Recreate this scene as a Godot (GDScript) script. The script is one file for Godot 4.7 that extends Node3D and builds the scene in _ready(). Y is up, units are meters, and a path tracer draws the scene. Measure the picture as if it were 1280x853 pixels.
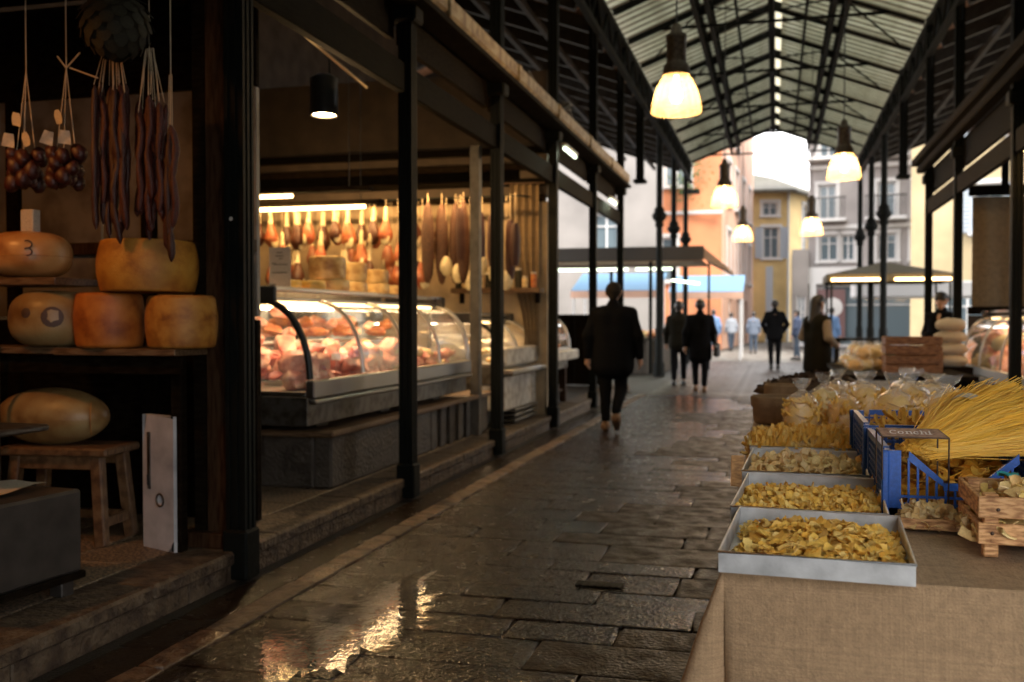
extends Node3D
# A covered food market hall: y up, metres. The hall runs away from the camera along -z; d below is the distance down the hall.

var M := {}
var T := {}
var cache := {}
var taken := {}
var rng := RandomNumberGenerator.new()


# ---------------------------------------------------------------- mesh builder
class MB:
	var v := PackedVector3Array()
	var n := PackedVector3Array()
	var uv := PackedVector2Array()
	var colors := PackedColorArray()
	var tint := Color.WHITE

	func tri(a: Vector3, b: Vector3, c: Vector3) -> void:
		var k := (b - a).cross(c - a).normalized()
		v.append_array([a, c, b])
		n.append_array([k, k, k])
		colors.append_array([tint, tint, tint])
		uv.append_array([Vector2.ZERO, Vector2.ZERO, Vector2.ZERO])

	func quad(a: Vector3, b: Vector3, c: Vector3, d: Vector3) -> void:
		tri(a, b, c)
		tri(a, c, d)

	func facing(pts: Array, away: Vector3) -> void:
		# a convex polygon turned so that it looks away from a point inside the body
		var mid := Vector3.ZERO
		for q in pts:
			mid += q
		mid /= pts.size()
		if (pts[1] - pts[0]).cross(pts[2] - pts[0]).dot(mid - away) < 0.0:
			pts.reverse()
		for i in range(1, pts.size() - 1):
			tri(pts[0], pts[i], pts[i + 1])

	func hull6(c: Array) -> void:
		# eight corners: index bits x, y, z
		var mid := Vector3.ZERO
		for q in c:
			mid += q / 8.0
		for f in [[0, 2, 6, 4], [1, 3, 7, 5], [0, 1, 5, 4], [2, 3, 7, 6], [0, 1, 3, 2], [4, 5, 7, 6]]:
			facing([c[f[0]], c[f[1]], c[f[2]], c[f[3]]], mid)

	func box(at: Vector3, size: Vector3, b := Basis(), ch := 0.0) -> void:
		var h := size / 2.0
		if ch <= 0.0:
			var c := []
			for i in 8:
				c.append(at + b * Vector3(h.x if i & 1 else -h.x, h.y if i & 2 else -h.y, h.z if i & 4 else -h.z))
			hull6(c)
			return
		ch = minf(ch, minf(h.x, minf(h.y, h.z)) * 0.6)
		for a in 3:
			var o1 := (a + 1) % 3
			var o2 := (a + 2) % 3
			for s in [-1.0, 1.0]:
				var f := []
				for k in [[-1, -1], [1, -1], [1, 1], [-1, 1]]:
					var q := Vector3.ZERO
					q[a] = s * h[a]
					q[o1] = k[0] * (h[o1] - ch)
					q[o2] = k[1] * (h[o2] - ch)
					f.append(at + b * q)
				facing(f, at)
				for s2 in [-1.0, 1.0]:
					var e := []
					for k in [[0, -1], [0, 1], [1, 1], [1, -1]]:
						var q := Vector3.ZERO
						q[a] = s * (h[a] - (ch if k[0] else 0.0))
						q[o1] = s2 * (h[o1] - (0.0 if k[0] else ch))
						q[o2] = k[1] * (h[o2] - ch)
						e.append(at + b * q)
					facing(e, at)
		for i in 8:
			var sg := Vector3(1 if i & 1 else -1, 1 if i & 2 else -1, 1 if i & 4 else -1)
			var t := []
			for a in 3:
				var q := (h - Vector3.ONE * ch) * sg
				q[a] = h[a] * sg[a]
				t.append(at + b * q)
			facing(t, at)

	func grid(p: Array, wrap := false, flip := false) -> void:
		# rows of points; smooth. The outside is (next in row) x (next row)
		var rows := p.size()
		var cols: int = p[0].size()
		var nn := []
		for i in rows:
			var r := PackedVector3Array()
			r.resize(cols)
			nn.append(r)
		var last := cols if wrap else cols - 1
		var sg := -1.0 if flip else 1.0
		for i in rows - 1:
			for j in last:
				var j2 := (j + 1) % cols
				var k: Vector3 = (p[i][j2] - p[i][j]).cross(p[i + 1][j] - p[i][j]) + (p[i + 1][j] - p[i + 1][j2]).cross(p[i][j2] - p[i + 1][j2])
				k *= sg
				nn[i][j] += k
				nn[i][j2] += k
				nn[i + 1][j] += k
				nn[i + 1][j2] += k
		for i in rows - 1:
			for j in last:
				var j2 := (j + 1) % cols
				var q := [[i, j], [i, j2], [i + 1, j2], [i + 1, j]]
				var order := [0, 2, 1, 0, 3, 2]
				if flip:
					order = [0, 1, 2, 0, 2, 3]
				for o in order:
					var w: Array = q[o]
					v.append(p[w[0]][w[1]])
					n.append(nn[w[0]][w[1]].normalized())
					colors.append(tint)
					uv.append(Vector2(float(j + 1 if o == 1 or o == 2 else j) / (cols - (0 if wrap else 1)), float(w[0]) / (rows - 1)))

	func tube(path: Array, rad: Variant, seg := 8, caps := true) -> void:
		var rows := []
		var side := Vector3.ZERO
		for i in path.size():
			var t: Vector3 = (path[mini(i + 1, path.size() - 1)] - path[maxi(i - 1, 0)]).normalized()
			if side == Vector3.ZERO:
				side = t.cross(Vector3.UP if absf(t.y) < 0.9 else Vector3.RIGHT).normalized()
			side = (side - t * side.dot(t)).normalized()
			var up := t.cross(side)
			var r: float = rad if rad is float else rad[i]
			var row := PackedVector3Array()
			for j in seg:
				var a := TAU * j / seg
				row.append(path[i] + side * cos(a) * r + up * sin(a) * r)
			rows.append(row)
		grid(rows, true)
		if caps:
			for e in [0, path.size() - 1]:
				var f := []
				for q in rows[e]:
					f.append(q)
				facing(f, path[1 if e == 0 else e - 1])

	func lathe(prof: Array, seg := 16, at := Vector3.ZERO, b := Basis(), sx := 1.0, sz := 1.0) -> void:
		# prof: Vector2(radius, height) from the bottom up
		var rows := []
		for q in prof:
			var row := PackedVector3Array()
			for j in seg:
				var a := TAU * j / seg
				row.append(at + b * Vector3(cos(a) * q.x * sx, q.y, -sin(a) * q.x * sz))
			rows.append(row)
		grid(rows, true)

	func blob(at: Vector3, r: Vector3, b := Basis(), rough := 0.0, sd := 0, seg := 12, ring := 8, freq := 1.6) -> void:
		var noise := FastNoiseLite.new()
		noise.seed = sd
		noise.frequency = freq
		var rows := []
		for i in ring + 1:
			var th := PI * (i as float) / ring
			var row := PackedVector3Array()
			for j in seg:
				var a := TAU * j / seg
				var d := Vector3(cos(a) * sin(th), -cos(th), -sin(a) * sin(th))
				var k := 1.0 + rough * noise.get_noise_3dv(d * 1.0 + Vector3(sd * 3.7, 0, 0))
				row.append(at + b * (d * r * k))
			rows.append(row)
		grid(rows, true)

	func cut_blob(at: Vector3, r: Vector3, sd: int, cuts: int, rough := 0.5) -> void:
		# an irregular lump with flat knife cuts
		var rg := RandomNumberGenerator.new()
		rg.seed = sd
		var noise := FastNoiseLite.new()
		noise.seed = sd
		noise.frequency = 1.2
		var planes := []
		for i in cuts:
			planes.append([Vector3(rg.randfn(0, 1), rg.randfn(0.2, 0.6), rg.randfn(0, 1)).normalized(), rg.randf_range(0.42, 0.75)])
		planes.append([Vector3(0, -1, 0), 0.7])
		var rows := []
		for i in 13:
			var th := PI * i / 12.0
			var row := PackedVector3Array()
			for j in 20:
				var a := TAU * j / 20.0
				var d := Vector3(cos(a) * sin(th), -cos(th), -sin(a) * sin(th))
				d *= 1.0 + rough * noise.get_noise_3dv(d * 1.4)
				for q in planes:
					var over: float = d.dot(q[0]) - q[1]
					if over > 0.0:
						d -= q[0] * over * 0.94
				row.append(at + d * r)
			rows.append(row)
		grid(rows, true)

	func prism(poly: Array, depth: float, xf := Transform3D()) -> void:
		# polygon in xy (counter-clockwise), extruded along z by depth, centred
		var pv := PackedVector2Array(poly)
		var ix := Geometry2D.triangulate_polygon(pv)
		var z := depth / 2.0
		for i in range(0, ix.size(), 3):
			var q := [pv[ix[i]], pv[ix[i + 1]], pv[ix[i + 2]]]
			if (q[1] - q[0]).cross(q[2] - q[0]) < 0.0:
				q.reverse()
			tri(xf * Vector3(q[0].x, q[0].y, z), xf * Vector3(q[1].x, q[1].y, z), xf * Vector3(q[2].x, q[2].y, z))
			tri(xf * Vector3(q[2].x, q[2].y, -z), xf * Vector3(q[1].x, q[1].y, -z), xf * Vector3(q[0].x, q[0].y, -z))
		for i in pv.size():
			var a := pv[i]
			var c := pv[(i + 1) % pv.size()]
			quad(xf * Vector3(a.x, a.y, -z), xf * Vector3(c.x, c.y, -z), xf * Vector3(c.x, c.y, z), xf * Vector3(a.x, a.y, z))

	func mesh() -> ArrayMesh:
		var arr := []
		arr.resize(Mesh.ARRAY_MAX)
		arr[Mesh.ARRAY_VERTEX] = v
		arr[Mesh.ARRAY_NORMAL] = n
		arr[Mesh.ARRAY_TEX_UV] = uv
		if tint != Color.WHITE:
			arr[Mesh.ARRAY_COLOR] = colors
		var m := ArrayMesh.new()
		m.add_surface_from_arrays(Mesh.PRIMITIVE_TRIANGLES, arr)
		return m


# ---------------------------------------------------------------- nodes
func P(x: float, y: float, d: float) -> Vector3:
	return Vector3(x, y, -d)


func numbered(called: String) -> String:
	taken[called] = taken.get(called, -1) + 1
	return called if taken[called] == 0 else "%s_%03d" % [called, taken[called]]


func tag(o: Node, label: String, category: String, group := "") -> Node:
	o.set_meta("label", label)
	o.set_meta("category", category)
	if group:
		o.set_meta("group", group)
	return o


func thing(called: String, label: String, category: String, at := Vector3.ZERO, turn := 0.0, group := "") -> Node3D:
	var o := Node3D.new()
	o.name = numbered(called)
	add_child(o)
	o.position = at
	o.rotation.y = turn
	tag(o, label, category, group)
	return o


func setting(called: String, at := Vector3.ZERO) -> Node3D:
	var o := Node3D.new()
	o.name = numbered(called)
	add_child(o)
	o.position = at
	o.set_meta("kind", "structure")
	return o


func part(parent: Node, called: String, m: Variant, material: Material, at := Vector3.ZERO, b := Basis()) -> MeshInstance3D:
	var o := MeshInstance3D.new()
	o.name = called
	o.mesh = m.mesh() if m is MB else m
	o.material_override = material
	parent.add_child(o, true)
	o.transform = Transform3D(b, at)
	return o


func single(called: String, m: Variant, material: Material, label: String, category: String, at := Vector3.ZERO, b := Basis(), group := "") -> MeshInstance3D:
	var o := part(self, numbered(called), m, material, at, b)
	tag(o, label, category, group)
	return o


func sheet(called: String, m: Variant, material: Material, at := Vector3.ZERO) -> MeshInstance3D:
	var o := part(self, numbered(called), m, material, at)
	o.set_meta("kind", "structure")
	return o


func cbox(size: Vector3, ch := 0.004) -> ArrayMesh:
	var key := "%.3f %.3f %.3f %.4f" % [size.x, size.y, size.z, ch]
	if not cache.has(key):
		var m := MB.new()
		m.box(Vector3.ZERO, size, Basis(), ch)
		cache[key] = m.mesh()
	return cache[key]


func boxp(parent: Node, called: String, at: Vector3, size: Vector3, material: Material, ch := 0.004, turn := 0.0) -> MeshInstance3D:
	return part(parent, called, cbox(size, ch), material, at, Basis(Vector3.UP, turn))


func barm(parent: Node, called: String, a: Vector3, b: Vector3, w: float, h: float, material: Material, ch := 0.003) -> MeshInstance3D:
	# a straight bar of w x h from a to b
	var t := (b - a).normalized()
	var s := t.cross(Vector3.UP if absf(t.y) < 0.95 else Vector3.RIGHT).normalized()
	var u := s.cross(t)
	return part(parent, called, cbox(Vector3(w, h, snappedf((b - a).length(), 0.001)), ch), material, (a + b) / 2.0, Basis(s, u, -t))


func rodm(parent: Node, called: String, a: Vector3, b: Vector3, r: float, material: Material, seg := 6) -> MeshInstance3D:
	var m := MB.new()
	m.tube([a, b], r, seg)
	return part(parent, called, m, material)


func copy_of(o: Node3D, at: Vector3, turn := 0.0, label := "") -> Node3D:
	var c: Node3D = o.duplicate()
	var base := str(o.name)
	c.name = numbered(base)
	add_child(c)
	c.position = at
	c.rotation.y = turn
	if label:
		c.set_meta("label", label)
	return c


# ---------------------------------------------------------------- materials
func lin(r: float, g: float, b: float, a := 1.0) -> Color:
	var c := Color(r, g, b).linear_to_srgb()
	c.a = a
	return c


func ntex(key: String, freq: float, oct: int, stops: Array, sd := 1, type := FastNoiseLite.TYPE_SIMPLEX_SMOOTH, size := 512) -> NoiseTexture2D:
	var f := FastNoiseLite.new()
	f.seed = sd
	f.noise_type = type
	f.frequency = freq
	f.fractal_octaves = oct
	var t := NoiseTexture2D.new()
	t.width = size
	t.height = size
	t.seamless = true
	t.seamless_blend_skirt = 0.2
	t.noise = f
	if stops:
		var g := Gradient.new()
		var off := PackedFloat32Array()
		var col := PackedColorArray()
		for s in stops:
			off.append(s[0])
			col.append(s[1] if s[1] is Color else Color(s[1], s[1], s[1]))
		g.offsets = off
		g.colors = col
		t.color_ramp = g
	T[key] = t
	return t


func nnorm(key: String, freq: float, oct: int, strength: float, sd := 1, type := FastNoiseLite.TYPE_SIMPLEX_SMOOTH) -> NoiseTexture2D:
	var t := ntex(key, freq, oct, [], sd, type)
	t.as_normal_map = true
	t.bump_strength = strength
	return t


func mat(key: String, c: Color, rough := 0.7, o := {}) -> StandardMaterial3D:
	var m := StandardMaterial3D.new()
	m.resource_name = key
	m.albedo_color = c
	m.roughness = rough
	m.metallic = o.get("metal", 0.0)
	m.metallic_specular = o.get("spec", 0.5)
	if o.has("tex"):
		m.albedo_texture = T[o.tex]
	if o.has("norm"):
		m.normal_enabled = true
		m.normal_texture = T[o.norm]
		m.normal_scale = o.get("nscale", 1.0)
	if o.has("rtex"):
		m.roughness_texture = T[o.rtex]
	if o.has("bump"):
		m.heightmap_enabled = true
		m.heightmap_texture = T[o.bump]
		m.heightmap_scale = o.get("bscale", 0.3)
	if o.has("tex") or o.has("norm") or o.has("rtex") or o.has("bump"):
		m.uv1_triplanar = true
		m.uv1_world_triplanar = o.get("world", true)
		var s: Variant = o.get("scale", 1.0)
		m.uv1_scale = s if s is Vector3 else Vector3.ONE * s
	if c.a < 1.0:
		m.transparency = BaseMaterial3D.TRANSPARENCY_ALPHA
	if o.has("emit"):
		m.emission_enabled = true
		m.emission = o.emit
		m.emission_energy_multiplier = o.get("power", 1.0)
	if o.has("back"):
		m.backlight_enabled = true
		m.backlight = o.back
	if o.has("coat"):
		m.clearcoat_enabled = true
		m.clearcoat = o.coat
		m.clearcoat_roughness = o.get("coat_rough", 0.1)
	if o.has("sss"):
		m.subsurf_scatter_enabled = true
		m.subsurf_scatter_strength = o.sss
	if o.has("rim"):
		m.rim_enabled = true
		m.rim = o.rim
	m.vertex_color_use_as_albedo = o.get("vcol", false)
	M[key] = m
	return m


func tinted(key: String, from: String, c: Color) -> StandardMaterial3D:
	var m: StandardMaterial3D = M[from].duplicate()
	m.resource_name = key
	m.albedo_color = c
	M[key] = m
	return m


func materials() -> void:
	ntex("blotch", 0.008, 5, [[0.0, 0.72], [0.5, 0.88], [1.0, 1.0]], 3)
	ntex("fine", 0.05, 4, [[0.0, 0.8], [1.0, 1.0]], 5)
	ntex("worn", 0.012, 6, [[0.0, Color(0.62, 0.58, 0.54)], [0.4, Color(0.85, 0.83, 0.8)], [0.6, Color(0.96, 0.95, 0.93)], [1.0, Color(1, 1, 1)]], 9)
	ntex("speck", 0.09, 3, [[0.0, 0.3], [0.42, 0.55], [0.5, 0.95], [1.0, 1.0]], 12)
	ntex("wood", 0.012, 5, [[0.0, Color(0.5, 0.4, 0.3)], [0.35, Color(0.75, 0.66, 0.56)], [0.6, Color(0.95, 0.9, 0.82)], [1.0, Color(1, 1, 1)]], 21)
	ntex("rust", 0.01, 5, [[0.0, Color(0.5, 0.38, 0.28)], [0.45, Color(0.8, 0.74, 0.66)], [0.6, Color(0.95, 0.94, 0.92)], [1.0, Color(1, 1, 1)]], 33)
	ntex("stone", 0.02, 6, [[0.0, Color(0.45, 0.36, 0.3)], [0.4, Color(0.72, 0.66, 0.6)], [0.62, Color(0.9, 0.86, 0.8)], [1.0, Color(1, 1, 1)]], 41)
	ntex("cheese", 0.006, 6, [[0.0, Color(0.6, 0.45, 0.3)], [0.35, Color(0.84, 0.74, 0.6)], [0.6, Color(0.95, 0.9, 0.8)], [1.0, Color(1, 1, 1)]], 51)
	ntex("fat", 0.01, 5, [[0.0, Color(0.7, 0.42, 0.4)], [0.42, Color(0.9, 0.68, 0.62)], [0.58, Color(1, 0.88, 0.8)], [1.0, Color(1, 0.97, 0.9)]], 61)
	ntex("sausage", 0.06, 3, [[0.0, Color(0.55, 0.45, 0.4)], [0.6, Color(0.75, 0.68, 0.62)], [0.75, Color(1, 0.8, 0.6)], [1.0, Color(1, 0.9, 0.75)]], 71)
	ntex("wetness", 0.01, 6, [[0.0, 0.25], [0.5, 0.48], [1.0, 0.8]], 81)
	ntex("soaked", 0.012, 6, [[0.0, 0.05], [0.5, 0.15], [1.0, 0.4]], 83)
	ntex("mould", 0.03, 5, [[0.0, Color(0.35, 0.3, 0.25)], [0.5, Color(0.7, 0.62, 0.5)], [1.0, Color(1, 0.95, 0.85)]], 91)
	ntex("dappled", 0.008, 6, [[0.0, Color(0.62, 0.62, 0.57)], [0.45, Color(0.85, 0.86, 0.82)], [1.0, Color(1, 1, 1)]], 95)
	nnorm("n_stone", 0.06, 5, 9.0, 101)
	nnorm("n_fine", 0.09, 4, 4.0, 102)
	nnorm("n_soft", 0.014, 3, 5.0, 103)
	nnorm("n_crinkle", 0.02, 3, 14.0, 104, FastNoiseLite.TYPE_CELLULAR)
	weave()
	# iron, wood, walls
	mat("iron", lin(0.006, 0.007, 0.006), 0.6, {"spec": 0.22, "tex": "fine", "norm": "n_soft", "nscale": 0.3, "scale": 1.5})
	mat("iron_roof", lin(0.008, 0.009, 0.008), 0.7, {"spec": 0.2, "tex": "fine", "scale": 1.0})
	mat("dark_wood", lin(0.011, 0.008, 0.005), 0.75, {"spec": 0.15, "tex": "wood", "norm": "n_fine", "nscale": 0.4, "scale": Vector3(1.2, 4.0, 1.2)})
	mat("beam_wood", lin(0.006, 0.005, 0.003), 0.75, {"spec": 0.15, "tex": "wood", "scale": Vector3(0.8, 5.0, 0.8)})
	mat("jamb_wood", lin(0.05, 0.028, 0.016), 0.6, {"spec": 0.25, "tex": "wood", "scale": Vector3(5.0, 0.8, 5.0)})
	mat("gutter", lin(0.36, 0.29, 0.18), 0.5, {"tex": "rust", "scale": 0.9})
	mat("boards", lin(0.42, 0.25, 0.17), 0.75, {"tex": "wood", "scale": Vector3(0.7, 1.0, 4.0)})
	mat("rafter", lin(0.02, 0.018, 0.015), 0.7, {"tex": "wood"})
	mat("roof_sheet", lin(0.62, 0.62, 0.57), 0.6, {"tex": "dappled", "back": lin(0.41, 0.415, 0.39), "scale": 0.35})
	mat("shade_strip", lin(0.2, 0.195, 0.17), 0.7, {"tex": "worn", "scale": 0.5})  # darker opaque tone, puts the shading of the corrugation into colour
	mat("ridge_sheet", lin(0.7, 0.66, 0.5), 0.5, {"back": lin(0.42, 0.39, 0.29)})
	mat("skylight", lin(0.5, 0.53, 0.55), 0.5, {"back": lin(0.4, 0.44, 0.48)})
	mat("panel_grey", lin(0.2, 0.185, 0.165), 0.55, {"tex": "worn", "scale": 0.5})
	mat("post_grey", lin(0.09, 0.08, 0.065), 0.6, {"tex": "worn", "scale": 0.8})
	mat("wall_tan", lin(0.42, 0.32, 0.2), 0.75, {"tex": "blotch", "scale": 0.6})
	mat("wall_brown", lin(0.06, 0.04, 0.027), 0.7, {"tex": "blotch", "scale": 0.6})
	mat("wall_dark", lin(0.075, 0.058, 0.045), 0.9, {"spec": 0.2, "tex": "blotch", "scale": 0.5})
	mat("linen", lin(0.36, 0.26, 0.15), 0.85, {"tex": "weave", "scale": 1.0})
	# ground
	mat("plaza", lin(0.19, 0.195, 0.2), 0.8, {"tex": "stone", "scale": 0.12})
	mat("mortar", lin(0.03, 0.024, 0.019), 0.55, {"tex": "stone", "norm": "n_fine", "scale": 1.2})
	for i in 4:
		var k: float = [0.8, 1.0, 1.22, 0.92][i]
		mat("paving%d" % i, lin(0.024 * k, 0.016 * k, 0.01 * k), 0.95, {"spec": 0.26, "tex": "stone", "norm": "n_stone", "nscale": [0.3, 0.42, 0.34, 0.55][i], "rtex": "wetness", "scale": 1.1})
	mat("paving_far", lin(0.03, 0.021, 0.014), 0.95, {"spec": 0.5, "tex": "stone", "norm": "n_stone", "nscale": 0.4, "rtex": "wetness", "scale": 1.1})
	for i in 2:
		var k: float = [0.85, 1.05][i]
		mat("paving_wet%d" % i, lin(0.028 * k, 0.019 * k, 0.012 * k), 0.95, {"spec": 0.33, "tex": "stone", "norm": "n_stone", "nscale": [0.4, 0.55][i], "rtex": "soaked", "scale": 1.1})
	mat("strip_stone", lin(0.17, 0.11, 0.068), 0.9, {"tex": "stone", "norm": "n_stone", "nscale": 0.5, "rtex": "wetness", "scale": 0.9})
	mat("kerb_stone", lin(0.12, 0.088, 0.058), 0.7, {"tex": "stone", "norm": "n_stone", "nscale": 0.5, "scale": 0.8})
	for i in 3:
		var k: float = [0.85, 1.0, 1.15][i]
		mat("tile%d" % i, lin(0.3 * k, 0.21 * k, 0.13 * k), 0.5, {"tex": "speck", "norm": "n_fine", "nscale": 0.3, "scale": 0.9})
	mat("water", lin(0.25, 0.2, 0.15, 0.08), 0.03, {"norm": "n_soft", "nscale": 0.12, "scale": 2.5})
	# shop fittings
	mat("steel", lin(0.42, 0.4, 0.37), 0.32, {"metal": 1.0, "norm": "n_fine", "nscale": 0.08, "scale": Vector3(0.6, 4.0, 0.6)})
	mat("steel_dull", lin(0.16, 0.15, 0.135), 0.45, {"metal": 0.9, "tex": "worn", "scale": 1.5})
	mat("mirror", lin(0.75, 0.75, 0.73), 0.06, {"metal": 1.0})
	mat("tray_metal", lin(0.72, 0.72, 0.72), 0.42, {"metal": 0.35, "tex": "blotch", "norm": "n_fine", "nscale": 0.08, "scale": 2.0})
	mat("black_metal", lin(0.02, 0.02, 0.02), 0.4, {"metal": 0.4})
	mat("glass", lin(0.9, 0.95, 0.93, 0.06), 0.02)
	mat("cellophane", lin(0.95, 0.93, 0.88, 0.13), 0.1, {"norm": "n_crinkle", "nscale": 0.9, "scale": 4.0})
	mat("stone_base", lin(0.06, 0.047, 0.035), 0.6, {"tex": "worn", "norm": "n_stone", "nscale": 0.4, "scale": 0.8})
	mat("white_enamel", lin(0.62, 0.6, 0.57), 0.35, {"tex": "worn", "scale": 0.9})
	mat("white_board", lin(0.6, 0.59, 0.6), 0.6, {"tex": "blotch", "scale": 1.2})
	mat("cabinet", lin(0.07, 0.06, 0.052), 0.4, {"metal": 0.3, "tex": "blotch", "scale": 1.5})
	mat("paper", lin(0.6, 0.52, 0.4), 0.8, {"tex": "fine", "scale": 3.0})
	mat("ink", lin(0.05, 0.04, 0.04), 0.7)
	mat("chalk", lin(0.75, 0.7, 0.66), 0.8)
	mat("sign_pink", lin(0.42, 0.25, 0.18), 0.6, {"tex": "worn", "scale": 6.0})
	mat("wire", lin(0.09, 0.06, 0.045), 0.4, {"metal": 0.8})
	mat("string", lin(0.5, 0.4, 0.27), 0.8)
	mat("stool_wood", lin(0.17, 0.1, 0.05), 0.55, {"tex": "wood", "norm": "n_fine", "nscale": 0.3, "scale": Vector3(2.0, 2.0, 6.0)})
	mat("shelf_wood", lin(0.16, 0.105, 0.06), 0.6, {"tex": "wood", "scale": Vector3(1.0, 6.0, 6.0)})
	for i in 3:
		var k: float = [0.85, 1.0, 1.15][i]
		mat("crate_wood%d" % i, lin(0.62 * k, 0.38 * k, 0.19 * k), 0.65, {"tex": "wood", "norm": "n_fine", "nscale": 0.35, "scale": Vector3(3.0, 14.0, 3.0)})
	mat("crate_brown", lin(0.3, 0.15, 0.07), 0.65, {"tex": "wood", "scale": Vector3(1.5, 8.0, 1.5)})
	mat("blue_plastic", lin(0.022, 0.12, 0.5), 0.38, {"tex": "fine", "norm": "n_fine", "nscale": 0.15, "scale": 3.0})
	mat("burlap", lin(0.7, 0.47, 0.275), 0.95, {"tex": "weave", "norm": "n_fine", "nscale": 0.7, "scale": 2.3})
	mat("burlap_dark", lin(0.46, 0.3, 0.16), 0.95, {"tex": "weave", "norm": "n_fine", "nscale": 0.7, "scale": 1.8})
	# food
	mat("parmesan", lin(0.55, 0.29, 0.05), 0.55, {"tex": "cheese", "norm": "n_stone", "nscale": 0.3, "scale": 2.2})
	mat("orange_rind", lin(0.52, 0.19, 0.035), 0.55, {"tex": "cheese", "norm": "n_fine", "nscale": 0.35, "scale": 2.5})
	mat("tan_rind", lin(0.52, 0.26, 0.055), 0.55, {"tex": "cheese", "norm": "n_fine", "nscale": 0.35, "scale": 3.5})
	mat("smooth_rind", lin(0.58, 0.34, 0.15), 0.36, {"tex": "cheese", "norm": "n_fine", "nscale": 0.15, "scale": 1.5})
	mat("pale_rind", lin(0.36, 0.27, 0.14), 0.42, {"tex": "cheese", "norm": "n_fine", "nscale": 0.2, "scale": 1.6})
	mat("fresh_cheese", lin(0.72, 0.56, 0.27), 0.5, {"tex": "cheese", "scale": 3.0})
	mat("yellow_cheese", lin(0.72, 0.47, 0.1), 0.45, {"tex": "blotch", "scale": 3.0})
	mat("stamp", lin(0.06, 0.03, 0.02), 0.6)
	mat("salami", lin(0.1, 0.016, 0.006), 0.55, {"tex": "sausage", "norm": "n_fine", "nscale": 0.9, "scale": 3.0})
	mat("salami_dark", lin(0.06, 0.012, 0.005), 0.55, {"tex": "sausage", "norm": "n_fine", "nscale": 0.5, "scale": 4.0})
	mat("salami_small", lin(0.075, 0.016, 0.011), 0.5, {"tex": "sausage", "norm": "n_fine", "nscale": 0.4, "scale": 5.0})
	mat("net_salami", lin(0.12, 0.05, 0.022), 0.6, {"tex": "mould", "norm": "n_stone", "nscale": 0.6, "scale": 2.5})
	mat("ham_dark", lin(0.12, 0.045, 0.022), 0.45, {"tex": "mould", "norm": "n_soft", "nscale": 0.4, "scale": 2.0})
	mat("ham", lin(0.34, 0.16, 0.075), 0.38, {"tex": "fat", "norm": "n_soft", "nscale": 0.4, "scale": 1.6})
	mat("ham_fat", lin(0.8, 0.68, 0.42), 0.35, {"tex": "blotch", "scale": 2.0})
	mat("pork", lin(0.8, 0.5, 0.43), 0.4, {"tex": "fat", "norm": "n_soft", "nscale": 0.5, "scale": 2.2, "sss": 0.15})
	mat("pork_pale", lin(0.85, 0.66, 0.57), 0.42, {"tex": "fat", "norm": "n_soft", "nscale": 0.5, "scale": 1.6, "sss": 0.15})
	mat("beef", lin(0.48, 0.17, 0.13), 0.32, {"tex": "fat", "norm": "n_soft", "nscale": 0.5, "scale": 2.0})
	mat("poultry", lin(0.8, 0.6, 0.3), 0.4, {"tex": "blotch", "norm": "n_fine", "nscale": 0.4, "scale": 2.0})
	mat("cooked", lin(0.45, 0.22, 0.07), 0.5, {"tex": "fat", "scale": 3.0})
	for i in 4:
		var c: Color = [lin(0.98, 0.6, 0.11), lin(0.98, 0.68, 0.2), lin(0.96, 0.54, 0.08), lin(0.98, 0.75, 0.33)][i]
		mat("pasta%d" % i, c, 0.6, {"tex": "fine", "norm": "n_fine", "nscale": 0.25, "scale": 6.0})
	for i in 3:
		var c: Color = [lin(0.92, 0.63, 0.26), lin(0.9, 0.53, 0.15), lin(0.93, 0.7, 0.37)][i]
		mat("dough%d" % i, c, 0.65, {"tex": "fine", "scale": 6.0})
	mat("pasta_deep", lin(0.9, 0.44, 0.04), 0.5, {"tex": "fine", "scale": 6.0})
	mat("spaghetti", lin(0.93, 0.53, 0.065), 0.42)
	mat("spaghetti_pale", lin(0.95, 0.6, 0.12), 0.42)
	mat("teal_paper", lin(0.02, 0.3, 0.32), 0.6)
	mat("purple_paper", lin(0.09, 0.03, 0.05), 0.6)
	mat("mushroom", lin(0.1, 0.055, 0.02), 0.8, {"tex": "mould", "norm": "n_stone", "nscale": 0.8, "scale": 5.0})
	mat("dried_green", lin(0.035, 0.036, 0.018), 0.8, {"tex": "mould", "scale": 5.0})
	# lamps
	mat("lamp_glass", lin(0.62, 0.51, 0.32, 0.24), 0.35, {"emit": Color(1.0, 0.74, 0.38), "power": 0.02, "back": lin(0.4, 0.32, 0.18)})
	mat("bulb", lin(1, 1, 1), 0.5, {"emit": Color(1.0, 0.86, 0.6), "power": 3.0})
	mat("tube_warm", lin(1, 1, 1), 0.5, {"emit": Color(1.0, 0.8, 0.5), "power": 3.0})
	mat("tube_cool", lin(1, 1, 1), 0.5, {"emit": Color(0.92, 1.0, 0.86), "power": 0.9})
	mat("lamp_iron", lin(0.09, 0.065, 0.04), 0.5, {"tex": "rust", "scale": 4.0})
	# people
	mat("skin", lin(0.42, 0.24, 0.16), 0.5)
	mat("hair_dark", lin(0.015, 0.011, 0.009), 0.5)
	mat("hair_grey", lin(0.02, 0.016, 0.013), 0.8, {"spec": 0.2})
	mat("cloth_black", lin(0.006, 0.006, 0.007), 0.9, {"spec": 0.15, "norm": "n_soft", "nscale": 0.7, "scale": 1.3})
	mat("cloth_olive", lin(0.016, 0.014, 0.01), 0.9, {"spec": 0.15, "norm": "n_soft", "nscale": 0.7, "scale": 1.3})
	mat("cloth_navy", lin(0.03, 0.045, 0.09), 0.85)
	mat("cloth_slate", lin(0.09, 0.11, 0.15), 0.85)
	mat("cloth_blue", lin(0.1, 0.18, 0.33), 0.85)
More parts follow.
